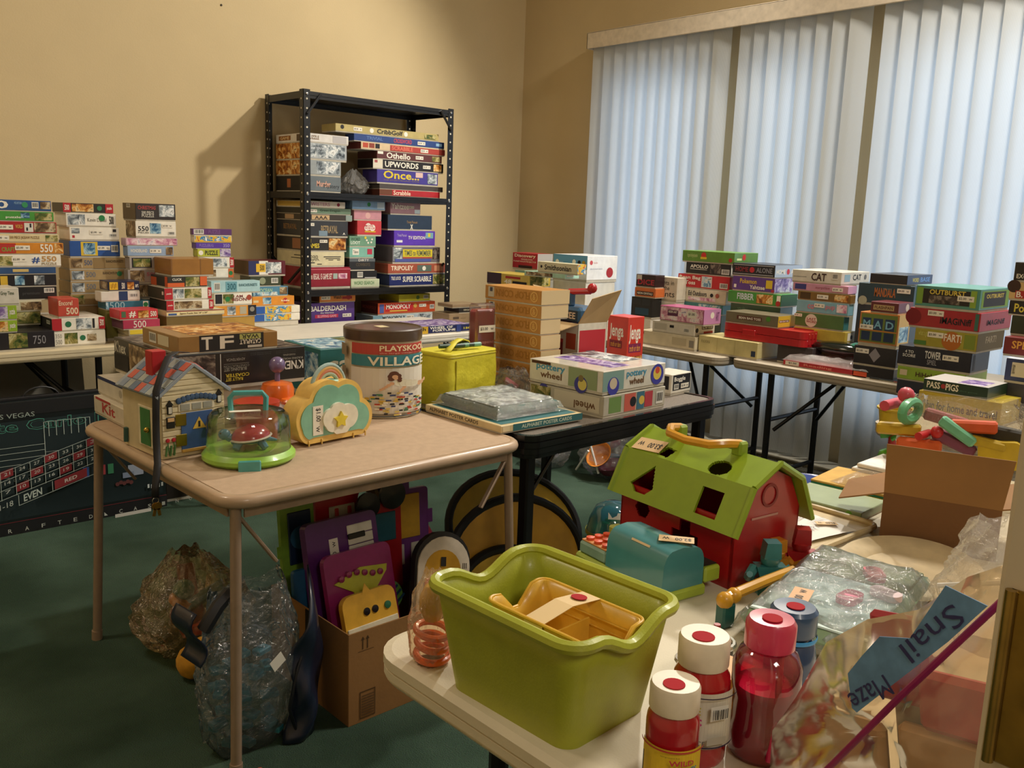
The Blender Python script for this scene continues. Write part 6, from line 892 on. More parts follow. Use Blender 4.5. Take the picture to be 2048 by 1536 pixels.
# ------------------------------------------------------------------ red tube container
t=thing('red_game_tube','tall red game case with clear plastic lid by the popcorn boxes','case',(2.19,2.55,.70),math.radians(-3))
MB().box(0,0,0,.09,.05,.318,.008).build('body',M('9e1c26',.35,coat=.5),t)
MB().box(-.002,-.002,.0,.092,.052,.34,.008).build('clear_sleeve',FILM('f4eeee',.08,.1,'dome',.8),t)
pr=MB(); TB,_,_=face_T('b',.09,.05,.3); 
draw([T_('suspend','d08a80',.1,.62,.9,.67,0)]+[T_(s_,'c87a70',.12,.54-.06*k,.6+.1*(k%3),.575-.06*k,0) for k,s_ in enumerate(['Family','Game of','hanging','Balance','wire pieces','for ages 8'])],TB@Tr(0,0,.0028),.09,.3,t,pr); pr.build('printed_art',None,t)
sticker('$3.00',.048,.245,.078,t,TB,.0045)
# ------------------------------------------------------------------ opened carton with drink machine toy
t=thing('opened_toy_carton','opened toy carton with raised brown flaps beside the block tower box','carton',(2.53,2.345,.70),math.radians(-2))
KR=M('b09468',.75,0,.08,12); PRW=M('cfc9ba',.5)
WX,WY,WH=.16,.20,.27
for nm,a in (('front_wall',(0,0,0,.003,WY,WH)),('side_wall',(0,0,0,WX,.003,WH)),('side_wall',(0,WY-.003,0,WX,WY,WH)),('back_wall',(WX-.003,0,0,WX,WY,WH))): MB().box(*a,0).build(nm,PRW,t)
pr=MB(); TA2,_,_=face_T('a',WX,WY,WH); draw([R_('b02430',.02,.02,.98,.75),D_('3a3a7a',.3,.75,.03),R_('1c2a5a',.1,.02,.28,.5),R_('7a1a2a',.5,.1,.62,.7),R_('c9c2b4',.6,.05,.98,.95),R_('a8452c',.68,.62,.95,.85),P_('dark',.65,.05,.95,.5)],TA2,WY,WH,t,pr)
draw([R_('b02430',.05,.02,.95,.9),R_('24506a',.3,.1,.6,.6)],face_T('b',WX,WY,WH)[0],WX,WH,t,pr); pr.build('printed_art',None,t)
for nm,pts in (('flap',[(0,0,WH),(0,WY,WH),(-.11,WY+.02,WH-.01),(-.13,.02,WH-.035)]),('flap',[(0,0,WH),(WX,0,WH),(WX+.02,-.05,WH+.13),(.02,-.05,WH+.10)]),('flap',[(0,WY,WH),(WX,WY,WH),(WX,WY+.09,WH+.10),(.01,WY+.08,WH+.13)])):
    o=MB().add(pts,[(0,1,2,3)],KR).build(nm,None,t); o.modifiers.new('thick','SOLIDIFY').thickness=.003
t=thing('drink_machine_toy','blue and red drink machine toy sticking out of the opened carton','toy',(2.547,2.362,.7035),math.radians(-2))
BLU=M('2c5a80',.35,coat=.4)
MB().box(.0,.0,0,.125,.165,.26,.01).build('body',M('a81c2c',.35,coat=.4),t)
MB().box(-.002,-.002,.26,.127,.167,.325,.012).build('blue_top',BLU,t)
pr=MB(); draw([R_('22405a',.4,.2,.98,.8),T_('ICEE','e8e4dc',.48,.3,.9,.7)],Matrix(((0,0,-1,-.002),(-1,0,0,.165),(0,1,0,.26),(0,0,0,1))),.165,.065,t,pr); pr.build('printed_art',None,t)
MB().box(.02,.07,.325,.05,.10,.375,.004).build('lever_block',BLU,t); MB().tube([(.03,.09,.38),(.06,.0,.388)],.012,8).build('red_lever',M('b02028',.35),t); MB().ball((.062,-.005,.40),.02,n=12).build('red_ball',M('a81c22',.35),t)
# ------------------------------------------------------------------ plastic bags
def bag_mesh(name,mat,parent,rx,ry,h,seed,nu=26,nv=16,neck=.35,amp=.22,flat=1.0,c=(0,0,0)):
    """crumpled closed plastic bag: folds run up towards the gathered neck"""
    g=MB(); vs=[];fs=[]; nu,nv=54,34
    for j in range(nv+1):
        v=j/nv
        prof=.62+.38*math.sin(PI*min(1,v/.55)*.5) if v<.42 else 1-(1-neck)*((v-.42)/.58)**1.3
        if v<.42: prof=.62+.38*(1-(1-v/.42)**2)
        for i in range(nu):
            a=2*PI*i/nu; ca,sa=math.cos(a),math.sin(a)
            q=1+amp*noise.noise((ca*1.6+seed,sa*1.6+seed*.7,v*2.2))
            q+=amp*.75*(1-2*abs(noise.noise((ca*3.4+seed,sa*3.4-seed,v*4.5))))-amp*.3
            q+=amp*.30*noise.noise((ca*9+seed,sa*9,v*12))
            sx=(abs(ca)**.8)*(1 if ca>=0 else -1); sy=(abs(sa)**.8)*(1 if sa>=0 else -1)
            z=c[2]+h*v+(h*.09*noise.noise((ca*2+seed,sa*2,v*3)) if v>.1 else 0)
            vs.append((c[0]+rx*prof*q*sx,c[1]+ry*prof*q*sy,max(z,c[2])))
    for j in range(nv):
        for i in range(nu):
            a,b_,c_,d_=j*nu+i,j*nu+(i+1)%nu,(j+1)*nu+(i+1)%nu,(j+1)*nu+i; fs+=[(a,b_,c_),(a,c_,d_)]
    fs.append(tuple(range(nu))[::-1])
    g.add(vs,fs,mat); return g.build(name,None,parent)
def pieces(prefix,n,cx,cy,z0,rx,ry,h,cols,seed,group,shapes='bdr',name='toy_piece',labels=None,size=.03):
    rg=random.Random(seed)
    for k in range(n):
        a=rg.random()*2*PI; q=rg.random()**.5*.75; c=cols[k%len(cols)]
        x,y,z=cx+rx*q*math.cos(a),cy+ry*q*math.sin(a),z0+h*(.12+.75*k/n)
        t=thing(name,labels[k] if labels else prefix,'toy',(x,y,z),rg.random()*6,group); s_=size*(.7+.6*rg.random())
        m_=M(c[0],.4,coat=.3); w=shapes[k%len(shapes)]; g=MB(); TT=Rx(rg.uniform(-.8,.8))@Ry(rg.uniform(-.8,.8))
        if w=='b': g.box(-s_,-s_*.4,-s_*.3,s_,s_*.4,s_*.3,.004,m_,TT)
        elif w=='d': g.lathe([(0,-s_*.3),(s_*.8,-s_*.3),(s_*.9,0),(s_*.8,s_*.3),(0,s_*.3)],14,m_,TT)
        elif w=='r': g.tube([(s_*math.cos(b_),s_*math.sin(b_),0) for b_ in [2*PI*i/12 for i in range(12)]],s_*.28,6,True,m_,TT)
        elif w=='k': g.tube([(-s_*1.3,0,0),(s_*1.3,0,0)],s_*.3,8,False,m_,TT); g.ball((s_*1.3,0,0),s_*.5,n=10,mat=m_,T=TT)
        g.build('body',None,t)
t=thing('shelf_bag','crumpled clear plastic bag on the upper shelf board between stacks','bag',(3.02,4.68,S1Z))
bag_mesh('film',FILM('eceae6',.28,.06,'film',1.0),t,.085,.07,.145,2,neck=.15)
MB().box(-.06,-.05,.004,.05,.05,.05,.015).build('dark_contents',M('5a5552',.6,0,.4),t)
t=thing('crinkled_bag','crinkled bag of dark toy parts beside the red tube','bag',(2.245,2.40,.70))
bag_mesh('film',FILM('eeeeec',.14,.06,'film',1.0),t,.062,.07,.115,5,neck=.6)
pieces('dark blue toy part inside the bag by the red tube',5,2.245,2.40,.705,.035,.045,.07,[('24405a',),('8a4a58',),('1c1c20',),('3a5a70',),('a03a4a',)],3,'parts in the bag by the red tube','dbk',labels=['navy disc inside the bag by the red tube','dull pink block inside the bag by the red tube','black rod inside the bag by the red tube','steel blue disc inside the bag by the red tube','dark red block inside the bag by the red tube'])
# far floor bags near the heater
for i,(x,y,rx,ry,h,lab) in enumerate(((3.68,3.08,.19,.17,.25,'large clear zip bag of toy dishes on the carpet near the heater'),(3.50,3.44,.12,.12,.19,'smaller clear bag on the carpet behind the black table leg'),(3.42,3.78,.10,.10,.13,'small clear bag farthest back on the carpet'))):
    t=thing('toy_bag',lab,'bag',(x,y,0),0,'clear bags on the carpet by the heater')
    bag_mesh('film',FILM('f2f4f6',.15,.08),t,rx,ry,h,11+i*3,neck=.45)
    if i==0:
        for p in ([(-.2,-.05,.05),(-.22,.0,.2)],[(-.19,.12,.03),(-.21,.02,.16)],[(-.05,-.2,.02),(-.08,-.19,.22)]): MB().tube(p,.006,6).build('zip_strip',M('e6e6e8',.4),t)
pc=[('orange toy bowl leaning inside the clear bag by the heater',(3.53,3.05,.10),'e08a2c',.075),('maroon toy bowl low in the clear bag by the heater',(3.57,3.02,.02),'6a1c34',.085)]
for lab,p,c,r_ in pc:
    t=thing('toy_bowl',lab,'toy dish',p,0,'toy dishes in the clear bag'); 
    MB().lathe([(0,0),(r_*.6,.004),(r_*.95,r_*.5),(r_,r_*.62),(r_*.93,r_*.6),(r_*.6,.01),(0,.008)],24,M(c,.35,coat=.4),Tr(0,0,.02)@Ry(-.9 if 'orange' in lab else -.2)).build('bowl',None,t)
pieces('',6,3.70,3.16,.02,.13,.12,.2,[('c84a78',),('4a8aa8',),('8a3a50',),('c8c8d0',),('a83a6a',),('5a6a8a',)],8,'toy parts in the clear bag by the heater','bdk',labels=['hot pink block in the bag by the heater','sky blue disc in the bag by the heater','plum rod in the bag by the heater','pale grey block in the bag by the heater','magenta disc in the bag by the heater','slate rod in the bag by the heater'],size=.045)
t=thing('maroon_toy','dark maroon toy piece inside the smaller clear bag','toy',(3.50,3.44,.03)); MB().ball((0,0,.05),.08,.07,.05,14).build('body',M('4a1c2c',.4,coat=.4),t)
# clear crumpled bag beside card table leg
t=thing('plush_bag','large clear bag of small plush toys on the carpet behind the card table leg','bag',(1.09,2.62,0))
bag_mesh('film',FILM('f6e6c0',.11,.05,'film',1.4),t,.15,.17,.30,21,30,20,neck=.30,amp=.3)
pieces('',8,1.09,2.62,.03,.085,.10,.19,[('8a5a34',),('b03a3a',),('c89a4a',),('7a3a34',),('d0c0a0',),('4a7a7a',),('a8742c',),('8a4a3a',)],14,'plush toys in the clear bag','dbk',name='plush_toy',labels=['brown plush in the clear floor bag','red plush in the clear floor bag','tan plush in the clear floor bag','maroon plush in the clear floor bag','cream plush in the clear floor bag','teal plush in the clear floor bag','golden plush in the clear floor bag','rust plush in the clear floor bag'],size=.055)
t=thing('yellow_plush','yellow plush toy lying at the foot of the clear floor bag','toy',(1.00,2.40,.0)); g=MB(); g.ball((0,0,.05),.045,.05,.05,14,M('c9922c',.9,0,.2)); g.ball((.02,-.03,.10),.032,n=12,mat=M('c9922c',.9,0,.2)); g.build('body',None,t); MB().ball((.03,-.06,.10),.008,n=8).build('nose',M('3a2a1c',.5),t)
# blue zip bag
t=thing('blue_zip_bag','navy backed clear zip bag of teal blocks standing by the cardboard box','bag',(1.01,2.0,0),math.radians(6))
bag_mesh('clear_front',FILM('dfe8ee',.11,.06,'film',1.3),t,.145,.075,.43,33,30,22,neck=.68,amp=.16,c=(-.03,0,0))
NB=M('121a30',.38,0,.25,6,coat=.35)
def cloth(pts,nm):
    n=len(pts); m_=len(pts[0]); vs=[tuple(p) for r in pts for p in r]; fs=[(j*m_+i,j*m_+i+1,(j+1)*m_+i+1,(j+1)*m_+i) for j in range(n-1) for i in range(m_-1)]
    o=MB().add(vs,fs,NB,True).build(nm,None,t); o.modifiers.new('thick','SOLIDIFY').thickness=.005
rows=[]
for j in range(17):
    v=j/16; row=[]
    for i in range(15):
        u=i/14; bul=math.sin(PI*u)**.7
        x=.035+.02*v*(1-v)*4-.02*(1-v)+u*(.155-.03*abs(v-.3)); y=-.078+.0*u+.10*u*u-.045*bul*(1-v*.5)+.018*noise.noise((u*3.2,v*4.1,4))+.008*math.sin(9*u+7*v)
        row.append((x,y,.004+v*(.22+.20*min(1,max(0,u*1.1)))*(1-.10*noise.noise((u*3,2,v)))))
    rows.append(row)
cloth(rows,'navy_side')
rows=[[(-.18+.02*math.sin(6*j/10),-.03+.09*i/6,.27+.14*j/10) for i in range(7)] for j in range(11)]
cloth(rows,'navy_back')
MB().tube([(.055,-.085,.02),(.03,-.088,.10),(.06,-.082,.20),(.13,-.06,.31)],.005,6).build('zipper',M('0e1018',.4),t)
MB().tube([(-.165,-.02,.36),(-.13,-.03,.415),(-.09,-.02,.435)],.017,6).build('black_piping',M('17171c',.5),t)
MB().box(-.02,-.016,-.0005,.02,.016,.0005,0,INK('d8d4c8'),Tr(-.01,-.098,.25)@Rz(.1)@Rx(PI/2)@Rz(.5)).build('price_sticker',None,t)
for k in range(26):
    rg=random.Random(50+k); bb=thing('teal_block','small teal toy block inside the navy backed clear bag','toy',(.975+rg.uniform(-.085,.06),1.995+rg.uniform(-.03,.03),.004+.25*k/26),rg.random()*3,'teal blocks in the zip bag')
    MB().box(-.022,-.014,0,.022,.014,.016,.003).build('brick_body',M('2f7f8f',.4,coat=.3),bb); MB().lathe([(.006,.016),(.006,.021),(0,.021)],10).build('stud',M('2f7f8f',.4,coat=.3),bb)
t=thing('coral_bead','tiny coral plastic bead on the carpet by the table leg','toy',(.93,1.85,0)); MB().ball((0,0,.008),.012,.012,.008,10).build('body',M('e8604a',.4),t)
# ------------------------------------------------------------------ cardboard box of toys
t=thing('cardboard_box','open brown cardboard box of toddler toys under the card table','box',(1.208,1.888,0))
CB=M('8f6638',.8,0,.08,6,bump=.06,bscale=80)
BW,BD,BH=.50,.42,.265
for nm,a in (('front_panel',(0,0,0,BW,.004,BH)),('back_panel',(0,BD-.004,0,BW,BD,BH)),('side_panel',(0,.004,0,.004,BD-.004,BH)),('side_panel',(BW-.004,.004,0,BW,BD-.004,BH)),('bottom_panel',(0.004,.004,0,BW-.004,BD-.004,.004))): MB().box(*a,.0008).build(nm,CB,t)
pr=MB(); TB,_,_=face_T('b',BW,BD,BH)
ar=[R_('4a3218',.06,.78,.16,.785)]
for k in (0,1): ar+=[R_('4a3218',.085+.03*k,.80,.092+.03*k,.90)]
ar+=[R_('4a3218',.07,.04,.17,.05),R_('4a3218',.07,.33,.17,.34),R_('4a3218',.07,.04,.075,.34),R_('4a3218',.165,.04,.17,.34)]+[R_('5f4224',.08,.07+.03*k,.16,.085+.03*k) for k in range(8)]
draw(ar,TB,BW,BH,t,pr)
for k in (0,1):
    cx=(.0885+.03*k)*BW; pr.add([(cx-.006,.90*BH,.0008),(cx+.006,.90*BH,.0008),(cx,.94*BH,.0008)],[(0,1,2)],INK('4a3218'),False,TB)
pr.build('printed_marks',None,t)
MB().box(-.002,.16,.18,.0,.22,.262,0).build('black_tape',M('161414',.4),t)
KG='toys in the cardboard box'
def panel(name,label,x,y,z,w,h,th,col,rx,rz,parts,r=.03,cat='toy'):
    """upright plastic panel: local x across, local z up, leaning back by rx"""
    t=thing(name,label,cat,(x,y,z),rz,KG); A=Rx(-rx)@FR
    MB().prism(rrect(w,h,r,4,w/2,h/2),-th,0,M(col,.35,coat=.3),A).build('panel',None,t)
    for nm,c,sh_ in parts:
        g=MB(); mt_=M(c,.35,coat=.3) if len(c)==6 and c not in PAL else PIC(c)
        for q in sh_:
            if q[0]=='r': g.box(q[1]*w,q[2]*h,0,q[3]*w,q[4]*h,q[5],.002,mt_,A)
            elif q[0]=='c': g.lathe([(q[3],0),(q[3],q[4]),(0,q[4]*1.3)],20,mt_,A@Tr(q[1]*w,q[2]*h,0))
            elif q[0]=='p': g.prism([(a*w,b_*h) for a,b_ in q[1]],0,q[2],mt_,A)
            elif q[0]=='t':
                vs,fs=text_mesh(q[1],1); g.add([((q[2]+(q[4]-q[2])*a)*w,(q[3]+(q[5]-q[3])*b_)*h,q[6]) for a,b_ in vs],fs,mt_,False,A)
        g.build(nm,None,t)
    return t
panel('activity_board','lime green jigsaw edged activity board with dark window in the cardboard box',1.235,2.27,.17,.115,.36,.016,'7da33a',.10,math.radians(2),[('tab','7da33a',[('r',-.14,.45,.02,.57,.0),('r',.10,.97,.36,1.06,.0),('r',.66,.97,.92,1.06,.0),('r',.98,.45,1.14,.57,.0)] and [('r',-.14,.5,.02,.6,.001),('r',.98,.5,1.12,.6,.001)]),('window','1c2c4a',[('r',.2,.42,.88,.86,.006)]),('blue_shape','2f5f86',[('c',.54,.64,.035,.008)])],.012)
panel('activity_board','blue jigsaw edged activity board low at the left of the cardboard box',1.222,2.19,.17,.05,.165,.016,'23567e',.08,0,[('tab','23567e',[('r',-.3,.3,.02,.5,.001)])],.01)
panel('activity_board','red jigsaw edged activity board with white striped window',1.36,2.285,.17,.15,.33,.016,'b01c24',.10,math.radians(-2),[('tab','b01c24',[('r',.33,.97,.55,1.10,.001)]),('window','c9c3b6',[('r',.3,.55,.9,.9,.006)]),('stripe','b83a3a',[('r',.42,.55,.5,.88,.012),('r',.72,.55,.8,.88,.012)])],.012)
panel('activity_board','red activity board with black knobs and teal window in the box middle',1.49,2.25,.17,.15,.30,.018,'a0141c',.08,math.radians(-4),[('black_knob','131316',[('c',.18,.97,.042,.012),('c',.78,1.04,.046,.012)]),('window','2a5a68',[('r',.22,.55,.85,.86,.006)])],.012)
panel('activity_board','purple jigsaw edged activity board with yellow window at the box right',1.60,2.27,.17,.16,.31,.016,'6a2f7a',.08,math.radians(-6),[('tab','6a2f7a',[('r',.4,.97,.56,1.08,.001),('r',.97,.6,1.1,.75,.001)]),('window','c89a2c',[('r',.22,.48,.78,.95,.006)]),('white_tile','c9c3b6',[('r',.1,.2,.4,.42,.006),('r',.56,.2,.86,.42,.006)])],.012)
t=panel('toy_keyboard','purple toy keyboard with piano keys and sticker in the cardboard box',1.262,2.13,.13,.25,.345,.03,'572468',.22,math.radians(2),[('white_keys','d8d2c2',[('r',.56,.56+.09*k,.92,.56+.09*k+.083,.005) for k in range(4)]),('black_keys','131214',[('r',.56,.62,.80,.67,.009),('r',.56,.79,.80,.84,.009)])],.02)
sticker('$1.00',.09,.245,.085,t,Rx(-.22)@FR,.001,PAPER,PI/2,.36)
panel('toy_easel','magenta toy easel with lime beaded arch in the front of the box',1.275,2.05,.10,.235,.30,.02,'8f2366',.26,math.radians(2),[('lime_column','b8b83a',[('p',[(.10,.72),(.5,.82),(.9,.78),(.88,.72),(.70,.58),(.60,.42),(.62,.05),(.44,.05),(.44,.42),(.36,.6)],.006)]),('beads','8f2a5a',[('c',.2+.115*k,.755+.03*math.sin(k),.009,.012) for k in range(6)])],.025)
t=panel('toy_tablet','yellow star topped toy tablet with smiling eyes at the box front',1.285,1.985,.10,.185,.20,.02,'dba83a',.30,math.radians(3),[('star_top','dba83a',[('p',[(.38,.97),(.46,1.12),(.56,.97)],.001)]),('screen_frame','d8cdb0',[('r',.02,.05,.98,.55,.004)]),('screen','4a8aa8',[('r',.1,.15,.9,.45,.006)]),('eye','1a1618',[('c',.42,.72,.011,.003),('c',.58,.72,.011,.003)]),('green_button','2f6a4a',[('c',.82,.72,.011,.004)])],.03)
t=thing('toy_piano','rounded white toy piano with yellow orange and green numbered keys','toy',(1.50,1.99,.10),math.radians(-8),KG)
A=Rx(-.28)@Rz(0)@FR; A=Tr(0,0,0)@Rx(-.28)@Ry(.18)@FR
def arch(w,h,n=12): return [(0,0),(w,0)]+[(w/2+w/2*math.cos(PI*k/n),h-w/2+w/2*math.sin(PI*k/n)) for k in range(n+1)]
MB().prism(arch(.18,.33),-.03,0,M('1c1a1c',.5),A@Tr(-.006,0,-.002)@Matrix.Diagonal((1.07,1.03,1,1))).build('black_back',None,t)
MB().prism(arch(.18,.325),0,.006,M('cbbfae',.4,coat=.2),A).build('white_shell',None,t)
g=MB(); aa=arch(.125,.285); 
g.prism([(x+.022,y) for x,y in aa if True],.006,.008,M('c08f24',.4),A); g.build('yellow_key',None,t)
MB().box(.022,.105,.008,.147,.20,.0105,.001,M('cf5f1f',.4),A).build('orange_key',None,t)
MB().box(.022,.0,.008,.147,.105,.0105,.001,M('2f6a34',.4),A).build('green_key',None,t)
MB().box(.10,.185,.0105,.15,.215,.016,.002,M('17151a',.4),A).build('black_key',None,t); MB().box(.09,.09,.0105,.145,.12,.016,.002,M('17151a',.4),A).build('black_key',None,t)
for s_,u,v in (('1',.075,.235),('2',.06,.14),('3',.06,.045)):
    vs,fs=text_mesh(s_,2); MB().add([(u+x*.018,v+y*.028,.0112) for x,y in vs],fs,INK('1a1618'),False,A).build('key_number',None,t)
vg=MB()
for k in range(3):
    for j in range(2): vg.box(.155+.006*k,.205+.022*j,.0062,.157+.006*k,.222+.022*j,.007,0,INK('2a2420'),A)
vg.build('speaker_slots',None,t)
t=thing('green_ball','round green and navy wavy disc toy in the cardboard box','toy',(1.505,2.12,.215),0,KG)
g=MB(); Ab=Rx(-.2)@FR; g.lathe([(.046,-.01),(.046,.0),(.04,.008),(0,.01)],24,M('5f8f3a',.4),Ab)
for k in range(4): g.box(-.036+.0,-.03+.019*k,.0095,.036,-.023+.019*k,.0115,0,M('22405a',.4),Ab@Rz(.6))
g.build('disc',None,t)
t=thing('pink_ribbon_bundle','pink and yellow knotted ribbons hanging from the table behind the box','ribbon',(1.66,2.52,.30))
for k,(c,pts,r_) in enumerate((('c04a68',[(0,0,.20),(-.05,.0,.12),(-.08,-.01,.02),(-.09,-.02,-.1)],.035),('b8a03a',[(-.02,0,.2),(-.12,.01,.12),(-.14,.0,.03),(-.14,0,-.1)],.018),('c83a5c',[(.02,0,.2),(.10,-.02,.12),(.17,-.06,.03),(.22,-.1,-.06)],.018),('d86a86',[(.17,-.06,.03),(.21,-.08,-.03),(.24,-.1,-.1)],.02),('c8a82c',[(.2,-.05,.02),(.22,-.06,-.02)],.02),('6a5a34',[(.03,.01,.19),(.06,.02,.10),(.10,.02,.02)],.022))):
    MB().tube(pts,[r_*.5]+[r_]*(len(pts)-1),8,False,M(c,.7,0,.25,25)).build('ribbon',None,t)
MB().ball((.005,0,.205),.02,.015,.025,8).build('knot',M('d8d4cc',.6),t)
MB().tube([(0,0,.2),(-.01,0,.33)],.003,5).build('hanging_string',M('c8c0b0',.7),t)
# ------------------------------------------------------------------ pop-up tunnel
t=thing('popup_tunnel','collapsed black and yellow pop-up play tunnel on the carpet','toy',(0,0,0))
def hoop(c,a,b_,rad,sq,nm):
    a=Vector(a).normalized(); b_=Vector(b_); b_=(b_-a*(b_@a)).normalized(); c=Vector(c)
    pts=[c+a*rad*math.cos(w)+b_*rad*sq*math.sin(w) for w in [2*PI*k/40 for k in range(40)]]
    MB().tube(pts,.017,8,True,M('131214',.6)).build('hoop',None,t)
    return pts
def fabric(p0,p1,c,nm,n=40):
    vs=[tuple(p) for p in p0]+[tuple((Vector(q)+Vector(p))/2+Vector((.015*noise.noise((i*.9,1,2)),.015*noise.noise((i*.9,5,2)),-.02))) for i,(p,q) in enumerate(zip(p0,p1))]+[tuple(p) for p in p1]
    fs=[(k+r*n,(k+1)%n+r*n,(k+1)%n+(r+1)*n,k+(r+1)*n) for r in (0,1) for k in range(n)]
    MB().add(vs,fs,M(c,.6,0,.2,9),True).build('yellow_fabric',None,t)
h1=hoop((2.50,2.62,.07),(1,-.35,-.25),(.1,.45,1),.31,.78,'a')
h2=hoop((2.22,2.30,.09),(1,-.05,-.12),(.0,.35,1),.33,.74,'b')
h3=hoop((2.10,2.22,.03),(1,-.2,.0),(.0,.5,.8),.20,.80,'c')
def disc(p,c,name):
    n=len(p); cc=sum((Vector(x) for x in p),Vector())/n; vs=[tuple(x) for x in p]+[tuple(Vector(x)*.5+cc*.5+Vector((0,.03*noise.noise((i,2,3)),.02*noise.noise((i,7,1))))) for i,x in enumerate(p)]+[tuple(cc+Vector((0,.05,0)))]
    fs=[(k,(k+1)%n,n+(k+1)%n,n+k) for k in range(n)]+[(n+k,n+(k+1)%n,2*n) for k in range(n)]
    MB().add(vs,fs,M(c,.55,0,.18,9),True).build(name,None,t)
disc(h1,'e0b83a','yellow_panel'); disc(h2,'c8962c','yellow_panel'); disc(h3,'e0b83a','yellow_panel')
# blue dome toy on the carpet and neighbours
t=thing('pop_toy','small blue clear dome popper toy on the carpet beside the red barn','toy',(2.83,2.37,0))
MB().lathe([(0,0),(.10,0),(.10,.05),(.115,.055),(.115,.07),(.095,.075),(0,.075)],28,M('8a8a3a',.4)).build('base',None,t)
MB().lathe([(.112,.07),(.108,.075),(.10,.12),(.075,.17),(.04,.19),(0,.195)],28,FILM('7fc4dc',.35,.06,'bluedome',.8)).build('dome',None,t)
g=MB()
for k in range(4): g.box(-.05+.02*k,-.02,.085+.012*(k%2),-.03+.02*k,.02,.11+.012*(k%2),.004)
g.build('green_insert',M('5fae4a',.4),t)
MB().box(-.03,-.014,-.0005,.03,.014,.0005,0,INK(PAPER),Tr(-.055,-.06,.155)@Rz(-.85)@Rx(1.0)).build('price_sticker',None,t)
t=thing('yellow_cup','small yellow cup on the carpet behind the red barn','toy',(2.90,2.22,0)); MB().lathe([(0,0),(.05,0),(.055,.10),(.05,.10),(.046,.006),(0,.006)],20).build('cup',M('c8b83a',.4),t)
t=thing('red_leaf_toy','small dark red spiky toy on the carpet by the yellow cup','toy',(3.02,2.34,0)); g=MB()
for k in range(6): g.tube([(0,0,.03),(.05*math.cos(k),.05*math.sin(k),.09+.02*(k%2))],[.02,.006],6)
g.build('body',M('8a2420',.5),t)
# ------------------------------------------------------------------ casino set against the left table
t=thing('casino_case','large dark casino game case standing on the carpet at the left','game case',(.35,3.97,0))
CW_,CH_=1.21,.555
MB().box(0,0,0,CW_,.11,CH_,.004).build('case_body',M('121a1c',.4,0,.1,4,coat=.35),t)
TB,_,_=face_T('b',CW_,.11,CH_)
pr=MB(); G='5f9a88'; W_='b8c4bc'
ar=[R_('0f2226',.01,.12,.985,.86),R_('0c0d10',0,0,1,.09),R_('6a2028',0,.095,1,.1),R_('0c0d10',0,.9,1,1),
 T_('Monte Carlo Night','4f9a88',.285,.755,.945,.865,1.4),T_('Monte Carlo Night','0c1618',.289,.76,.941,.86,.3),T_('DELUXE','d8dcd6',.765,.69,.87,.735),T_('LAS VEGAS','9aa8a0',.42,.885,.56,.92,0)]
for k in range(6): ar+=[R_(W_,.42,.44+.045*k,.585,.443+.045*k)]
ar+=[R_(W_,.585,.42,.587,.83),R_(W_,.735,.47,.737,.83),R_(W_,.585,.83,.737,.833),R_(W_,.585,.52,.737,.522),R_(W_,.585,.60,.737,.602),T_('PASS LINE','a8b4ac',.62,.475,.70,.505,0),T_('Craps','8a988e',.48,.40,.55,.43,0),T_('8 for 1','8a5a5a',.63,.54,.70,.58,0)]
for k in range(6): ar+=[R_(W_,.60+.024*k,.72,.602+.024*k,.83)]
draw(ar,TB,CW_,CH_,t,pr)
# printed roulette cloth, slanted
SHR=Matrix(((1,0,0,0),(.28,1,0,0),(0,0,1,0),(0,0,0,1)))
TR_=TB@Tr(.42,.075,0)@SHR
gr=[]
for i in range(9):
    for j in range(3):
        gr.append(R_('8a2a30' if (i*2+j)%3==0 else '16282a',i/9+.008,.30+j*.2+.015,(i+1)/9-.008,.30+(j+1)*.2-.015)); gr.append(T_(str((i*3+j*7)%36+1),'c8ccc4',i/9+.035,.36+j*.2,i/9+.08,.43+j*.2,0))
for k in range(10): gr.append(R_(W_,k/9-.002,.28,k/9+.002,.9))
for j in range(4): gr.append(R_(W_,0,.295+.2*j,1,.305+.2*j))
gr+=[R_('8a2a30',.62,.06,.88,.26),T_('RED','d8d0c8',.7,.12,.8,.2),T_('EVEN',W_,.38,.08,.52,.24),T_('1-18','b8c0b8',.2,.1,.3,.22,0),R_(W_,.34,.04,1,.05),R_(W_,.34,.04,.344,.28),R_(W_,.60,.04,.604,.28)]
draw(gr,TR_,.5,.19,t,pr,.0012)
ar=[]
for k,c in enumerate(('3a62a8','1c2a30','b0444a','3f8a64')): ar+=[R_(c,.705+.028*k,.355,.725+.028*k,.435)]
ar+=[R_('a8b4cc',.86,.31,.915,.40),R_('8a9ab8',.84,.30,.88,.345)]+[D_('6a3a3a',.82+.012*k,.26+.01*(k%2),.009) for k in range(5)]
ar+=[T_(s_,'a8b0a8',.935,.50-.03*k,.985,.513-.03*k,0) for k,s_ in enumerate(['MALE OR','TWO DEALERS','CHIP TRAY','1 ROULETTE','2 STANDARD','PLAYING CARDS'])]
ar+=[R_('c8d0d0',.925+.0125*k,.19-.008*math.sin(k*.8),.932+.0125*k,.222-.008*math.sin(k*.8)) for k in range(5)]
ar+=[T_(ch,'b8bcb4',.40+.052*k,.03,.412+.052*k,.06,0) for k,ch in enumerate('CRAFTED CASINO')]
ar+=[R_('c8c4bc',.80,.0,.93,.028)]
draw(ar,TB,CW_,CH_,t,pr,.0022); pr.build('printed_art',None,t)
MB().tube([(.72+.07*math.cos(a),.055,CH_+.045*math.sin(a)) for a in [PI*k/10 for k in range(11)]],.004,6).build('carry_handle',M('17171a',.5),t)
MB().box(.55,.04,CH_,.95,.07,CH_+.012,.002).build('handle_strip',M('17171a',.5),t)
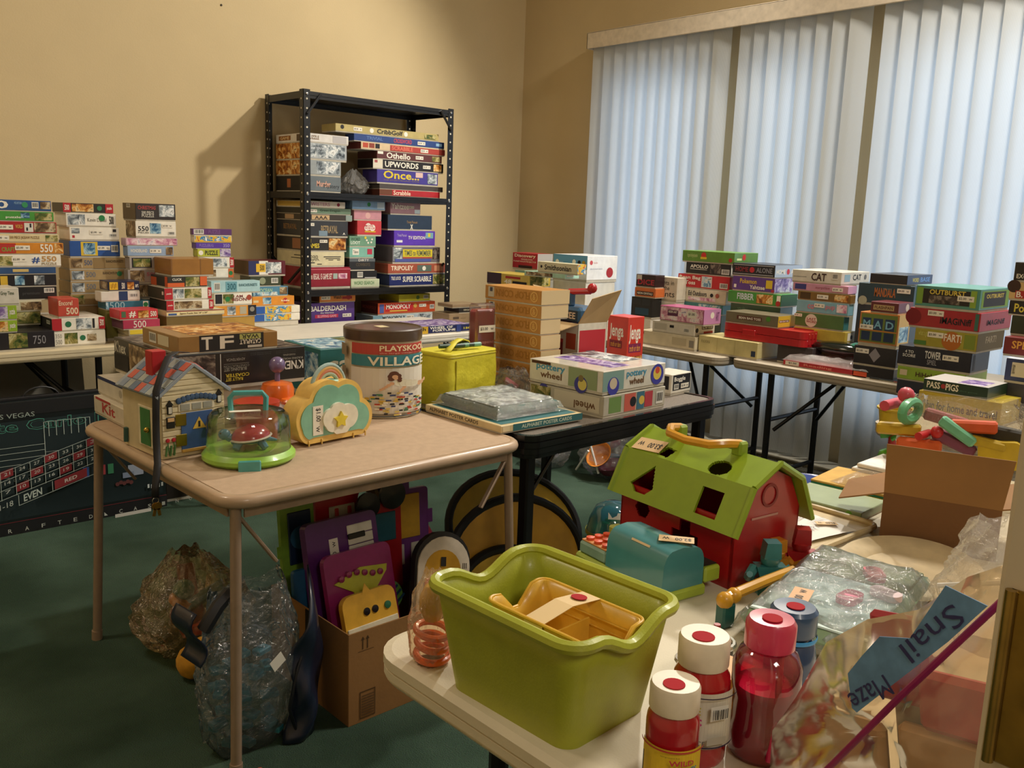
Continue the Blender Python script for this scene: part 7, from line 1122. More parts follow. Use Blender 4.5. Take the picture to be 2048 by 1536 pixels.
t=gb('brown_carton','small brown carton on the carpet right of the casino case',1.58,4.02,0,.26,.2,.15,'5a4730',dict(b=[R_('2a221a',0,0,.35,1)]),math.radians(-4))
t=thing('added_grey_panel','plain grey panel added to darken the wall under the left table','panel',(-.25,4.80,0))  # panel added to darken the lit wall beneath the table
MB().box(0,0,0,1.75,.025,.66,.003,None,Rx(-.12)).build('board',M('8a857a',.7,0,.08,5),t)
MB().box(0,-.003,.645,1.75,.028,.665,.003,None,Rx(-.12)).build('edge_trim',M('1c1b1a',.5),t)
# ------------------------------------------------------------------ foreground table: green bin with yellow caddy
t=thing('green_bin','lime green plastic storage bin with wavy rim on the white table','bin',(.708,.637,.73),math.radians(2))
LG=M('a3aa2e',.45,0,.05,30,bump=.06,bscale=300,coat=.1)
def wavy_tub(w,d,h,taper,rim,dip,mat,parent,names,th=.004,dipaxis='x',n=8,r=.03):
    base=rrect(w-2*taper,d-2*taper,r*.8,n,w/2,d/2); top=rrect(w,d,r,n,w/2,d/2)
    def dense(P):
        out=[]
        for i in range(len(P)):
            a,b_=P[i],P[(i+1)%len(P)]; L=math.hypot(a[0]-b_[0],a[1]-b_[1]); k=max(1,int(L/.012))
            out+=[(a[0]+(b_[0]-a[0])*j/k,a[1]+(b_[1]-a[1])*j/k) for j in range(k)]
        return out
    N=len(dense(top)); T2=dense(top)
    B2=[(w/2+(x-w/2)*(w-2*taper)/w, d/2+(y-d/2)*(d-2*taper)/d) for x,y in T2]
    def hz(x,y):
        # handle dips cut into the two ends
        q=(x/w if dipaxis=='x' else y/d); e=(y/d if dipaxis=='x' else x/w)
        if e<.12 or e>.88:
            s_=abs(q-.5)/.32
            if s_<1: return h-dip*(.5+.5*math.cos(PI*s_))
        return h
    g=MB(); rows=[0,.25,.5,.75,1]; vs=[];fs=[]
    for v in rows:
        for (bx_,by_),(tx,ty) in zip(B2,T2): vs.append((bx_+(tx-bx_)*v,by_+(ty-by_)*v,hz(tx,ty)*v))
    for j in range(len(rows)-1):
        for i in range(N): fs.append((j*N+i,j*N+(i+1)%N,(j+1)*N+(i+1)%N,(j+1)*N+i))
    fs.append(tuple(range(N))[::-1])
    o=g.add(vs,fs,mat,True).build(names[0],None,parent); md=o.modifiers.new('wall','SOLIDIFY'); md.thickness=th; md.offset=-1
    if rim:
        rp=[(x+(x-w/2)*.02,y+(y-d/2)*.02,hz(x,y)) for x,y in T2]
        MB().tube(rp,rim,8,True,mat).build(names[1],None,parent)
    return o
wavy_tub(.205,.262,.148,.022,.0085,.024,LG,t,('bin_wall','rolled_rim'),.004,'x')
MB().lathe([(.014,0),(.014,.001),(0,.0012)],18,INK('b02434'),Tr(.05,.254,.105)@Rx(PI/2)).build('red_price_dot',None,t)
t=thing('yellow_caddy','yellow divided plastic caddy with paper band inside the green bin','caddy',(.760,.662,.765),math.radians(2))
YC=M('d9ac3a',.4,coat=.15)
wavy_tub(.112,.178,.094,.010,.0025,.03,YC,t,('caddy_wall','lip'),.003,'x',5,.014)
for k in range(5): MB().box(.104,.02,.02+.013*k,.1055,.155,.0212+.013*k,0).build('ridge',M('e0b84a',.4),t)
MB().box(.008,.085,.004,.104,.088,.07,.001).build('divider',YC,t)
vs=[(-.004,.075,.06),(-.004,.107,.06),(-.002,.075,.0945),(-.002,.107,.0945),(.056,.075,.103),(.056,.107,.103),(.112,.075,.097),(.112,.107,.097),(.114,.075,.05),(.114,.107,.05)]
o=MB().add(vs,[(2*i,2*i+2,2*i+3,2*i+1) for i in range(4)],INK('dcc08c')).build('paper_band',None,t); o.modifiers.new('thick','SOLIDIFY').thickness=.0008
MB().lathe([(.011,0),(.011,.0008),(0,.001)],18,M('a80c1e',.9,0,0,1),Tr(.086,.091,.1015)@Ry(.1)).build('red_price_dot',None,t)
# orange bagged ring toy left of bin
t=thing('orange_ring_bag','small clear bag with orange rings beside the green bin','bag',(.745,.945,.73))
bag_mesh('film',FILM('f6ead8',.12,.06),t,.034,.03,.135,44,20,12,neck=.4,amp=.2)
for k in range(3):
    rg=thing('plastic_ring','orange plastic ring in the bag by the bin','toy',(.745,.945,.735+.018*k),k*1.1,'orange rings in the small bag'); MB().tube([(.024*math.cos(a),.022*math.sin(a),.006+.004*math.sin(a+k)) for a in [2*PI*i/20 for i in range(20)]],.005,8,True).build('ring',M('e0662a',.35,coat=.4),rg)
t=thing('yellow_sleeve','crumpled yellow plastic piece inside the small bag by the bin','toy',(.745,.945,.79)); MB().ball((0,0,.03),.022,.018,.032,10).build('body',M('d8b03a',.4),t)
# ------------------------------------------------------------------ barn shape sorter
t=thing('toy_barn','red toy barn shape sorter with lime roof and yellow handle','toy',(1.308,.822,.73),math.radians(-7))
RDM=M('a3161a',.35,0,.06,coat=.4); LRM=M('86a022',.38,0,.05,coat=.3)
BWx,BLy,BHz=.18,.285,.125
prof=[(0,0),(BWx,0),(BWx,BHz),(BWx*.82,BHz+.06),(BWx/2,BHz+.085),(BWx*.18,BHz+.06),(0,BHz)]
FT2=Matrix(((1,0,0,0),(0,0,1,0),(0,1,0,0),(0,0,0,1)))
def prism_ring(poly_out,poly_in,h0,h1,mat,T,g):
    n=len(poly_out); vs=[(x,y,h) for h in (h0,h1) for P in (poly_out,poly_in) for x,y in P]
    fs=[]
    for k in range(n):
        k2=(k+1)%n
        fs+=[(k,k2,2*n+k2,2*n+k),(n+k,3*n+k,3*n+k2,n+k2),(k,n+k,n+k2,k2),(2*n+k,2*n+k2,3*n+k2,3*n+k)]
    g.add(vs,fs,mat,False,T)
def plate_with_holes(W,H,holes,th,mat,T):
    """flat plate with polygon holes, built as a cut grid so the openings are real"""
    g=MB(); n=int(W/.0022); m_=int(H/.0022)
    def inside(x,y):
        for P in holes:
            c=False; j=len(P)-1
            for i in range(len(P)):
                if (P[i][1]>y)!=(P[j][1]>y) and x<(P[j][0]-P[i][0])*(y-P[i][1])/(P[j][1]-P[i][1])+P[i][0]: c=not c
                j=i
            if c: return True
        return False
    cell=[[not inside((i+.5)*W/n,(j+.5)*H/m_) for j in range(m_)] for i in range(n)]
    idx={}; vs=[];fs=[]
    def vid(i,j,k):
        if (i,j,k) not in idx: idx[(i,j,k)]=len(vs); vs.append((i*W/n,j*H/m_,-th*k))
        return idx[(i,j,k)]
    for i in range(n):
        for j in range(m_):
            if not cell[i][j]: continue
            fs.append((vid(i,j,0),vid(i+1,j,0),vid(i+1,j+1,0),vid(i,j+1,0))); fs.append((vid(i,j,1),vid(i,j+1,1),vid(i+1,j+1,1),vid(i+1,j,1)))
            for di,dj,a,b_ in ((-1,0,(i,j+1),(i,j)),(1,0,(i+1,j),(i+1,j+1)),(0,-1,(i,j),(i+1,j)),(0,1,(i+1,j+1),(i,j+1))):
                ii,jj=i+di,j+dj
                if not(0<=ii<n and 0<=jj<m_) or not cell[ii][jj]: fs.append((vid(*a,0),vid(*a,1),vid(*b_,1),vid(*b_,0)))
    g.add(vs,fs,mat,False,T); return g
gab=MB(); gab.prism(prof,0,.004,RDM,FT2); gab.build('gable_wall',None,t)
gab=MB(); gab.prism(prof,BLy-.004,BLy,RDM,FT2); gab.build('gable_wall',None,t)
plus=[(.10,.03),(.125,.03),(.125,.05),(.145,.05),(.145,.075),(.125,.075),(.125,.098),(.10,.098),(.10,.075),(.08,.075),(.08,.05),(.10,.05)]
plus=[(x+.06,y-.004) for x,y in plus]
hexa=[(.06+.02*math.cos(k*PI/3),.085+.02*math.sin(k*PI/3)) for k in range(6)]
plate_with_holes(BLy,BHz,[plus,hexa],.004,RDM,face_T('a',BWx,BLy,BHz)[0]).build('long_wall',None,t)
plate_with_holes(BLy,BHz,[],.004,RDM,Tr(BWx,0,0)@Matrix(((0,0,1,0),(1,0,0,0),(0,1,0,0),(0,0,0,1)))).build('long_wall',None,t)
MB().lathe([(.022,0),(.022,.002),(.017,.002),(.017,-.0),(0,-.0005)],20,M('7f1014',.4),Matrix(((1,0,0,BWx*.5),(0,0,-1,0),(0,1,0,BHz+.035),(0,0,0,1)))).build('round_emblem',None,t)
MB().box(BWx*.25,-.0015,BHz-.005,BWx*.65,-.0005,BHz-.001,0,INK('c08a80')).build('highlight_groove',None,t)
MB().box(.005,.005,0,BWx-.005,BLy-.005,.004,0,RDM).build('floor_plate',None,t)
# roof: gambrel panels with cut openings
ov=.016; ry0=-.018; RL=BLy+.036
pan=[((-ov,BHz-.022),(.024,BHz+.062)),((.024,BHz+.062),(BWx/2,BHz+.098)),((BWx+ov,BHz-.022),(BWx-.024,BHz+.062)),((BWx-.024,BHz+.062),(BWx/2,BHz+.098))]
for i,((xa,za),(xb,zb)) in enumerate(pan):
    H=math.hypot(xb-xa,zb-za); left=i<2
    ux=Vector((0,-1,0)) if left else Vector((0,1,0)); vx=Vector((xb-xa,0,zb-za)).normalized(); nx=ux.cross(vx)
    o_=Vector((xa,ry0+RL if left else ry0,za))
    Tm=Matrix(((ux.x,vx.x,nx.x,o_.x),(ux.y,vx.y,nx.y,o_.y),(ux.z,vx.z,nx.z,o_.z),(0,0,0,1)))
    holes=[]
    if i==0: holes=[[(.215,.018),(.265,.018),(.265,.068),(.215,.068)],[(.045,.03),(.06,.016),(.09,.016),(.105,.03),(.09,.075)]]
    if i==1: holes=[[(.225+.024*math.cos(2*PI*k/20),.022+.02*math.sin(2*PI*k/20)) for k in range(20)],[(.075,.008),(.105,.005),(.11,.03),(.085,.034)]]
    o=plate_with_holes(RL,H,holes,.005,LRM,Tm).build('roof_panel',None,t)
    if i==0: sticker('$3.00',.03,H*.86,.055,t,Tm,.002,'d9b88a',.15,.5) if False else None
    if i==1: sticker('$3.00',.045,.022,.07,t,Tm,.002,'d9b88a',PI+.1,.5); roofT=Tm
for k in (0,1):
    rb=MB(); 
    for (xa,za),(xb,zb) in pan: rb.tube([(xa,ry0+k*RL,za),(xb,ry0+k*RL,zb)],.006,6,False,LRM)
    rb.build('roof_rim',None,t)
for y_ in (.075,.225): MB().box(BWx/2-.012,y_-.012,BHz+.09,BWx/2+.012,y_+.012,BHz+.118,.004,LRM).build('handle_bracket',None,t)
hp=[(BWx/2,.225,BHz+.112),(BWx/2-.03,.222,BHz+.116),(BWx/2-.055,.20,BHz+.112),(BWx/2-.062,.15,BHz+.110),(BWx/2-.055,.10,BHz+.112),(BWx/2-.03,.078,BHz+.116),(BWx/2,.075,BHz+.112)]
MB().tube(hp,.0085,8,False,M('d69a22',.35,coat=.3)).build('carry_handle',None,t)
# ------------------------------------------------------------------ cash register
t=thing('toy_register','teal and lime toy cash register beside the red barn','toy',(1.150,.85,.73),math.radians(-9))
TL=M('3f8288',.3,0,.05,coat=.6)
MB().box(0,0,0,.108,.235,.022,.005).build('lime_base',M('9aad34',.4,coat=.3),t)
g=MB(); prf=[(.004,.022),(.10,.022),(.10,.062)]+[(.078+.022*math.cos(a),.062+.030*math.sin(a)) for a in [PI/2*k/6 for k in range(1,6)]]+[(.05,.096)]+[(.03-.024*math.sin(a),.062+.032*math.cos(a)) for a in [PI/2*k/6 for k in range(1,7)]]
MB().prism([(x,z) for x,z in prf],.004,.15,TL,FT2,True).build('teal_body',None,t)
kp=MB().box(.004,.152,.022,.1,.228,.045,.004,M('7a9a8a',.4)).build('key_deck',None,t)
MB().box(.008,.155,.045,.07,.225,.048,.001,M('d08a4a',.4)).build('orange_pad',None,t)
for i in range(3):
    for j in range(3): MB().lathe([(.008,.048),(.008,.053),(0,.054)],12,M('d9502a',.4),Tr(.019+.02*i,.167+.023*j,0)).build('key',None,t)
MB().box(.102,.0,.022,.14,.10,.05,.004,M('9aad34',.4,coat=.3)).build('cash_drawer',None,t); MB().box(.104,.008,.0505,.136,.092,.052,0,M('1a1712',.6)).build('drawer_recess',None,t)
MB().box(-.001,.05,.0,.001,.095,.004,0,INK('e0c8a0'),Tr(.014,0,.087)@Ry(.5)).build('card_slot',None,t)
sticker('$2.00',0,0,.06,t,Tr(.062,.035,.098)@Rz(PI*.75)@Rx(0),.001,'d9b88a',0,.5)
MB().box(.075,.155,.045,.1,.23,.062,.003,M('a8ae4a',.4)).build('lime_display',None,t)
# ------------------------------------------------------------------ bubble bottles
def bottle(label,x,y,z0,r,h,capc,bodymat,capr,art=None,group=None,straw=False):
    t=thing('bubble_bottle',label,'bottle',(x,y,z0),0,group)
    hb=h*.82
    MB().lathe([(0,0),(r*.92,0),(r,.006),(r,hb*.76),(r*.97,hb*.84),(r*.80,hb*.93),(capr*.9,hb*.965),(capr*.9,hb)],32,bodymat).build('body',None,t)
    c=MB(); c.lathe([(capr,hb-.008),(capr*1.03,hb-.006),(capr*1.03,h-.004),(capr*.96,h),(0,h)],32,M(capc,.4,coat=.2)); c.build('cap',None,t)
    MB().lathe([(capr*.45,h),(capr*.45,h+.0012),(0,h+.0013)],20,M('a80c1e',.9,0,0,1),Tr(-capr*.25,-.1*capr,0)).build('red_price_dot',None,t)
    return t,r,hb
view=math.atan2(-.55,-.84)
t,r_,hb=bottle('small red bubble bottle with yellow label nearest the green bin',.776,.545,.73,.030,.128,'d9cdb6',M('a0101e',.25,0,.05,coat=.8),.0275)
cyl_art(strips('d8b824',0,0,1,1,24)+strips('b03a2c',0,.96,1,1,24)+[T_('fairground fun','6a5a1c',.40,.86,.62,.9,0),T_('WILD','b82a3c',.5,.70,.8,.82),T_('BUBBLES','2f7a94',.5,.54,.85,.67),D_('8a8478',.55,.3,.04),D_('b0a898',.52,.42,.03),R_('5a564e',.5,.12,.6,.3),R_('6a655c',.44,.2,.5,.36),R_('4a4a3a',.16,.1,.18,.85)],r_,.008,hb*.52,view-1.35,view+1.35,t,'printed_label')
t,r_,hb=bottle('taller red bubble bottle with white label and white cap',.852,.562,.73,.034,.155,'d9cdb6',M('a8121c',.25,0,.05,coat=.8),.0295)
cyl_art(strips('cfc8b6',0,0,1,1,24)+strips('2a1c3a',0,.03,1,.06,24)+strips('2a1c3a',0,.94,1,.96,24)+[T_('LE','b8ae2c',.36,.66,.52,.80),T_('E','b8ae2c',.36,.46,.45,.6),T_('S','c0287a',.45,.46,.54,.6),T_('fun','4a8aa8',.36,.36,.5,.43,0),('b',.62,.56,.82,.82),T_('CE','3a3a3a',.5,.12,.58,.2,0),R_('a8a294',.6,.12,.82,.26)],r_,.028,hb*.55,view-1.35,view+1.35,t,'printed_label')
PK=FILM('e0567c',.25,.06,'pinkbottle',.9)
t=thing('bubble_bottle','pink see-through bubble bottle with magenta cap and wand','bottle',(.918,.515,.73),0)
MB().lathe([(0,0),(.036,0),(.040,.006),(.040,.03),(.037,.05),(.037,.075),(.041,.09),(.041,.115),(.034,.132),(.022,.14),(.022,.144)],32,PK).build('body',None,t)
MB().lathe([(0,.002),(.035,.003),(.037,.01),(.035,.05),(.036,.09),(0,.0905)],28,M('a8204c',.2,0,.05,alpha=.8,coat=.5)).build('pink_liquid',None,t)
MB().lathe([(.028,.138),(.030,.14),(.030,.168),(.026,.174),(0,.175)],32,M('c22a50',.3,0,.04,coat=.8)).build('cap',None,t)
MB().lathe([(.012,.175),(.012,.1762),(0,.1763)],20,M('a80c1e',.9,0,0,1),Tr(-.004,-.003,0)).build('red_price_dot',None,t)
MB().tube([(.008,-.012,.14),(-.012,-.024,.08),(-.03,-.03,.012)],.004,8,False,M('cc1f62',.3)).build('wand',None,t)
t=thing('bubble_bottle','dark blue bubble bottle with blue cap behind the pink one','bottle',(1.045,.555,.73),0)
MB().lathe([(0,0),(.030,0),(.034,.006),(.034,.07),(.030,.092),(.022,.1),(.022,.108)],32,M('163a66',.15,0,.05,coat=.9)).build('body',None,t)
MB().lathe([(.030,.103),(.031,.105),(.031,.134),(.027,.139),(0,.14)],32,M('26476e',.35,0,.04,coat=.6)).build('cap',None,t)
MB().lathe([(.032,.096),(.033,.099),(.032,.102)],32,M('3f9be0',.3)).build('collar_ring',None,t)
MB().lathe([(.012,.14),(.012,.1412),(0,.1413)],20,M('a80c1e',.9,0,0,1),Tr(-.003,-.003,0)).build('red_price_dot',None,t)
# small chrome wheels / dark toys between bin and bottles
for i,(x,y,lab) in enumerate(((.99,.665,'black toy with red handle beside the green bin'),(1.06,.68,'black toy with red handle next to the orange hinge'))):
    t=thing('wheel_toy',lab,'toy',(x,y,.73),.4); MB().lathe([(0,0),(.024,0),(.028,.01),(.024,.03),(0,.034)],20,M('1d1c20',.3,.3,coat=.5)).build('black_hub',None,t); MB().tube([(0,0,.03),(0,0,.062)],.005,8,False,M('a01c22',.4)).build('red_handle',None,t); MB().tube([(.026*math.cos(a),.026*math.sin(a),.034) for a in [2*PI*k/16 for k in range(16)]],.004,6,True,M('c8c6c0',.15,.9)).build('chrome_rim',None,t)
t=gb('orange_card','orange printed card between the bin and the red bottles',.955,.585,.73,.06,.05,.05,'d9962c',dict(b=[R_('3a2418',.1,.3,.8,.6)],a=[R_('3a2418',.2,.2,.8,.5)]),cat='card')
# ------------------------------------------------------------------ hinge toy, robots
t=thing('yellow_hinge_toy','yellow and teal plastic latch toy in front of the robots','toy',(1.172,.742,.73),math.radians(-9))
g=MB(); YO=M('d49a1c',.4,coat=.3); g.tube([(0,0,.048),(.02,.0,.052),(.11,.015,.05),(.20,.03,.046)],.009,8,False,YO); g.ball((0,0,.046),.014,n=12,mat=YO); g.ball((.02,0,.05),.013,n=12,mat=YO); g.build('yellow_bar',None,t)
MB().box(-.008,-.008,0,.02,.012,.04,.003,M('1d5a54',.4,coat=.3)).build('teal_block',None,t)
def robot(label,x,y,c,rz,s_=1):
    t=thing('toy_robot',label,'toy',(x,y,.73),rz,'plastic toy robots'); mt_=M(c,.35,coat=.4)
    MB().prism([(-.022*s_,.0),(.022*s_,.0),(.026*s_,.02*s_),(.018*s_,.026*s_),(.028*s_,.055*s_),(-.028*s_,.055*s_),(-.018*s_,.026*s_),(-.026*s_,.02*s_)],-.014*s_,.014*s_,mt_,FR).build('body',None,t)
    MB().lathe([(.014*s_,.055*s_),(.018*s_,.062*s_),(.018*s_,.07*s_),(.012*s_,.074*s_)],12,mt_).build('neck',None,t)
    MB().prism([(-.016*s_,.07*s_),(.016*s_,.07*s_),(.014*s_,.10*s_),(-.012*s_,.10*s_)],-.014*s_,.014*s_,mt_,FR).build('head',None,t)
    for q in (-1,1): MB().tube([(q*.028*s_,0,.05*s_),(q*.042*s_,-.012*s_,.035*s_),(q*.046*s_,-.03*s_,.048*s_)],[.010*s_,.009*s_,.006*s_],8,False,mt_).build('arm',None,t)
    for q in (-1,1): MB().tube([(q*.012*s_,0,.004),(q*.012*s_,0,.02*s_)],.011*s_,8,False,mt_).build('leg',None,t)
robot('teal plastic toy robot beside the red barn',1.352,.772,'2f7478',-.7,.95)
robot('red plastic toy robot behind the teal one',1.462,.775,'a3181c',-.9,.95)
robot('small amber toy figure between the teal and red robots',1.415,.795,'c9831c',-.3,.78)
# ------------------------------------------------------------------ tray, papers, packs
t=thing('cream_tray','cream plastic tray holding papers behind the toy robots','tray',(1.56,.815,.73),math.radians(-2))
TRM=M('c8b48c',.45,coat=.2)
MB().prism(rrect(.28,.21,.025,5,.14,.105),0,.006,TRM).build('tray_floor',None,t); MB().tube([(x,y,.011) for x,y in rrect(.284,.214,.027,5,.14,.105)],.006,8,True,TRM).build('tray_rim',None,t)
for i,(w_,d_,a,c,lab) in enumerate(((.20,.14,.05,'d9d4ce','white paper pattern sheet lying in the cream tray'),(.17,.12,-.2,'e2ded8','crumpled white printed sheet on top in the cream tray'))):
    t=thing('paper_sheet',lab,'paper',(1.58+.02*i,.84+.01*i,.738+.003*i),a,'papers in the cream tray'); g=MB(); n=8
    vs=[(w_*i_/n,d_*j/n,.001+.004*abs(noise.noise((i_*.7,j*.7,a*9)))) for j in range(n+1) for i_ in range(n+1)]
    g.add(vs,[(j*(n+1)+i_,j*(n+1)+i_+1,(j+1)*(n+1)+i_+1,(j+1)*(n+1)+i_) for j in range(n) for i_ in range(n)],INK(c),True); g.build('sheet',None,t)
    pr=MB(); draw([T_('HAPPY','6a6470',.3,.3,.6,.42,0),R_('8a8490',.65,.55,.95,.56),R_('8a8490',.65,.6,.92,.61),R_('8a8490',.65,.65,.95,.66)],Tr(0,0,.0062),w_,d_,t,pr,.0002); pr.build('printed_lines',None,t)
    if i==1: sticker('$1.00',.135,.05,.045,t,Tr(0,0,.006),.0006,'d9b88a',2.6,.4)
gb('green_game_folder','flat pale green game folder behind the cream tray',1.855,.85,.73,.14,.19,.022,'8f9f78',dict(a=[('d','6fae3a',.85,.5,.008)]),math.radians(3),cat='folder')
# felt pack
for k,c in enumerate(('8a2a24','4f7a4a','d9b83a','2f7a5a','c8a050')):
    t=thing('felt_sheet',['maroon','green','yellow','teal','tan'][k]+' craft foam sheet in the clear pack beside the brown carton','craft sheet',(1.985,.875,.752+.0052*k if False else .7305+.0055*k),.06+.01*k,'craft sheets beside the carton')
    MB().box(.03,-.02,0,.20,.175,.005,.001).build('sheet',M(c,.8),t)
t=thing('clear_pack','clear pack with orange and red shapes on the craft sheets','packet',(2.02,.90,.7585)); 
MB().box(0,0,.001,.06,.05,.005,.001).build('orange_shape',M('d9802c',.5),t); MB().box(.065,-.02,.001,.11,.03,.005,.001).build('red_shape',M('b83038',.5),t)
film_cover(0,-.03,.14,.10,.001,.012,FILM('f0f0ee',.12,.08),t,'film',9,8,.003,.01)
for k in range(4):
    t=thing('paper_pack',['lowest','second lowest','second highest','topmost'][k]+' white paper pack piled behind the craft sheets','paper',(2.16+.004*k,.93-.01*k,.7305+.012*k),.12-.03*k,'paper packs behind the craft sheets'); MB().box(0,0,0,.22,.12,.011,.002).build('sheets',M(['d0cac0','6a3a2c','d8d2c8','e0dcd4'][k],.6),t)
# ------------------------------------------------------------------ sand wheel toy
t=thing('sand_wheel','yellow funnel sand wheel toy with green paddles standing on the table end','toy',(2.35,1.015,.73))
MB().lathe([(0,0),(.035,0),(.038,.02),(.03,.05),(.01,.06),(0,.06)],20,FILM('7fc83a',.5,.06,'lime',.8)).build('lime_base',None,t)
MB().tube([(0,0,.055),(0,0,.13)],.011,10,False,M('a01c20',.4)).build('red_stem',None,t)
for k in range(5): MB().prism([(0,-.008),(.03,-.012),(.036,0),(.03,.012),(0,.008)],-.003,.003,M('3f8f3a',.4),Tr(0,0,.095)@Rz(k*2*PI/5)@Rx(.7)).build('paddle',None,t)
MB().lathe([(0,.125),(.038,.127),(.043,.165),(.048,.166),(.048,.171),(.040,.17),(.036,.132),(0,.131)],28,M('b89e26',.4,coat=.2)).build('funnel',None,t)
# ------------------------------------------------------------------ carton on the foreground table
t=thing('kraft_carton','open brown kraft carton with folded flaps on the foreground table','carton',(1.775,.772,.73),math.radians(-71))
KC=M('6f4a26',.8,0,.08,8,bump=.05,bscale=60)
cw,cd,ch=.215,.20,.105
for nm,a in (('front_panel',(0,0,0,cw,.003,ch)),('back_panel',(0,cd-.003,0,cw,cd,ch)),('side_panel',(0,.003,0,.003,cd-.003,ch)),('side_panel',(cw-.003,.003,0,cw,cd-.003,ch)),('bottom_panel',(.003,.003,0,cw-.003,cd-.003,.003))): MB().box(*a,.0006).build(nm,KC,t)
for pts in ([(0,0,ch),(cw,0,ch),(cw+.012,.006,ch+.10),(-.005,.006,ch+.10)],[(0,0,ch),(0,cd,ch),(-.09,cd-.03,ch-.03),(-.09,.03,ch-.035)],[(cw,0,ch),(cw,cd,ch),(cw+.07,cd,ch+.02),(cw+.07,0,ch+.02)]):
    o=MB().add(pts,[(0,1,2,3)],M('8a6234',.8,0,.08,8)).build('flap',None,t); o.modifiers.new('thick','SOLIDIFY').thickness=.003
# ------------------------------------------------------------------ clear bag of foam tools behind the carton
t=thing('foam_toy_bag','big clear bag of bright foam toy pieces behind the brown carton','bag',(2.27,.80,.73),math.radians(-72))
bag_mesh('film',FILM('f2efe6',.06,.05,'film',1.0),t,.155,.085,.235,61,32,18,neck=.8,amp=.16)
BP=[('pink','c8485a','k',(2.16,.945,.945),.04,1.2,1.1),('mint green','5fae7c','r',(2.165,.90,.935),.038,.5,.3),('yellow','c9a82a','b',(2.17,.925,.885),.05,.1,1.3),('red','c02428','k',(2.16,.86,.885),.03,.6,.4),('orange','d9602c','b',(2.165,.87,.858),.05,.1,1.3),('plum','7a4058','b',(2.19,.80,.875),.05,-.6,1.3),('pale green','6fb894','b',(2.175,.79,.905),.045,-.9,1.3),('coral orange','d0562c','b',(2.20,.765,.918),.05,.15,1.3),('deep yellow','c2a41f','d',(2.215,.705,.86),.05,.2,.5),('charcoal','2c2a26','b',(2.24,.72,.905),.06,-.15,1.3),('mustard','b89c24','b',(2.2,.73,.885),.04,-.2,1.3),('dull red','8a2c30','b',(2.23,.84,.918),.05,-.3,1.3)]
for nm,c,w,p,s_,rxx,ryy in BP:
    q=thing('foam_piece',nm+' foam toy piece in the big bag behind the carton','toy',p,0,'foam pieces in the big clear bag'); g=MB(); TT=Rz(-1.27)@Ry(-rxx*.6); mt_=M(c,.5,coat=.2)
    if w=='b': g.box(-s_,-s_*.3,-s_*.28,s_,s_*.3,s_*.28,.005,mt_,TT)
    elif w=='r': g.tube([(s_*1.2*math.cos(b_),0,s_*.6*math.sin(b_)) for b_ in [2*PI*i/16 for i in range(16)]],s_*.3,8,True,mt_,TT)
    elif w=='d': g.prism(rrect(s_*1.8,s_*1.3,s_*.3,4),-s_*.3,s_*.3,mt_,TT@FR)
    else: g.tube([(-s_,0,0),(s_,0,0)],s_*.32,10,False,mt_,TT); g.ball((s_,0,0),s_*.5,n=12,mat=mt_,T=TT)
    g.build('body',None,q)
gb('red_label_box','red white labelled box at the right behind the big clear bag',2.44,.62,.73,.1,.08,.15,'a02c20',dict(a=[R_('d8c8b8',.2,.5,.9,.9),T_('M','a02c20',.3,.55,.7,.85)]),math.radians(-10))
gb('blue_edged_box','white box with blue edge right of the kraft carton',2.06,.49,.73,.12,.09,.13,'c8c4bc',dict(a=[R_('2a3c66',0,.55,1,.95),T_('GAME','d8d8dc',.2,.65,.8,.85)]),math.radians(-25))
# ------------------------------------------------------------------ platter and wrapped tray of pieces
t=thing('oval_platter','oval cream platter under the wrapped tray','platter',(1.63,.645,.73))
MB().lathe([(0,.004),(.10,.004),(.115,.012),(.145,.02),(.148,.024),(.14,.023),(.11,.016),(.10,.008),(0,.008)],44,M('cdbb98',.35,coat=.4),Rz(.3)@Matrix.Diagonal((1.15,.85,1,1))).build('dish',None,t)
t=thing('wrapped_foam_tray','pale green foam tray wrapped in shiny film with price sticker','tray',(1.178,.503,.7545),math.radians(10))
def trough(w,d,h,mat,nm):
    MB().box(0,0,0,w,d,h,.014).build(nm,mat,t)
trough(.36,.20,.030,M('7f9878',.6,0,.15,14),'foam_tray')
MB().box(.015,.012,.030,.23,.188,.034,.002).build('pale_sheet',M('b4c8c4',.4,0,.2,30),t)
MB().box(.235,.012,.030,.345,.188,.035,.002).build('olive_sheet',M('5f6a34',.5,0,.2,30),t)
film_cover(-.004,-.004,.364,.204,.001,.050,FILM('f4f8f8',.20,.05,'film',1.0),t,'cling_film',17,34,.010,.003)
sticker('$1.00',.055,.125,.07,t,Tr(0,0,.052),.003,'d9ac80',.15,.42)
for i,(x,y,c,lab) in enumerate(((1.30,.60,'c85a7a','pink chunky piece under the shiny film'),(1.425,.62,'b02a34','red chunky piece under the shiny film'),(1.36,.57,'d8c0c4','pale pink piece under the shiny film'))):
    q=thing('chunky_piece',lab,'toy',(x,y,.790),i*.7,'pieces under the shiny film'); MB().prism(rrect(.05,.03,.012,4),0,.010,M(c,.4,coat=.3)).build('body',None,q)
t=thing('tray_stand','small white foam block propping the wrapped tray','block',(1.20,.54,.73)); MB().box(0,0,0,.18,.13,.024,.003).build('block',M('c9c2b0',.6),t)
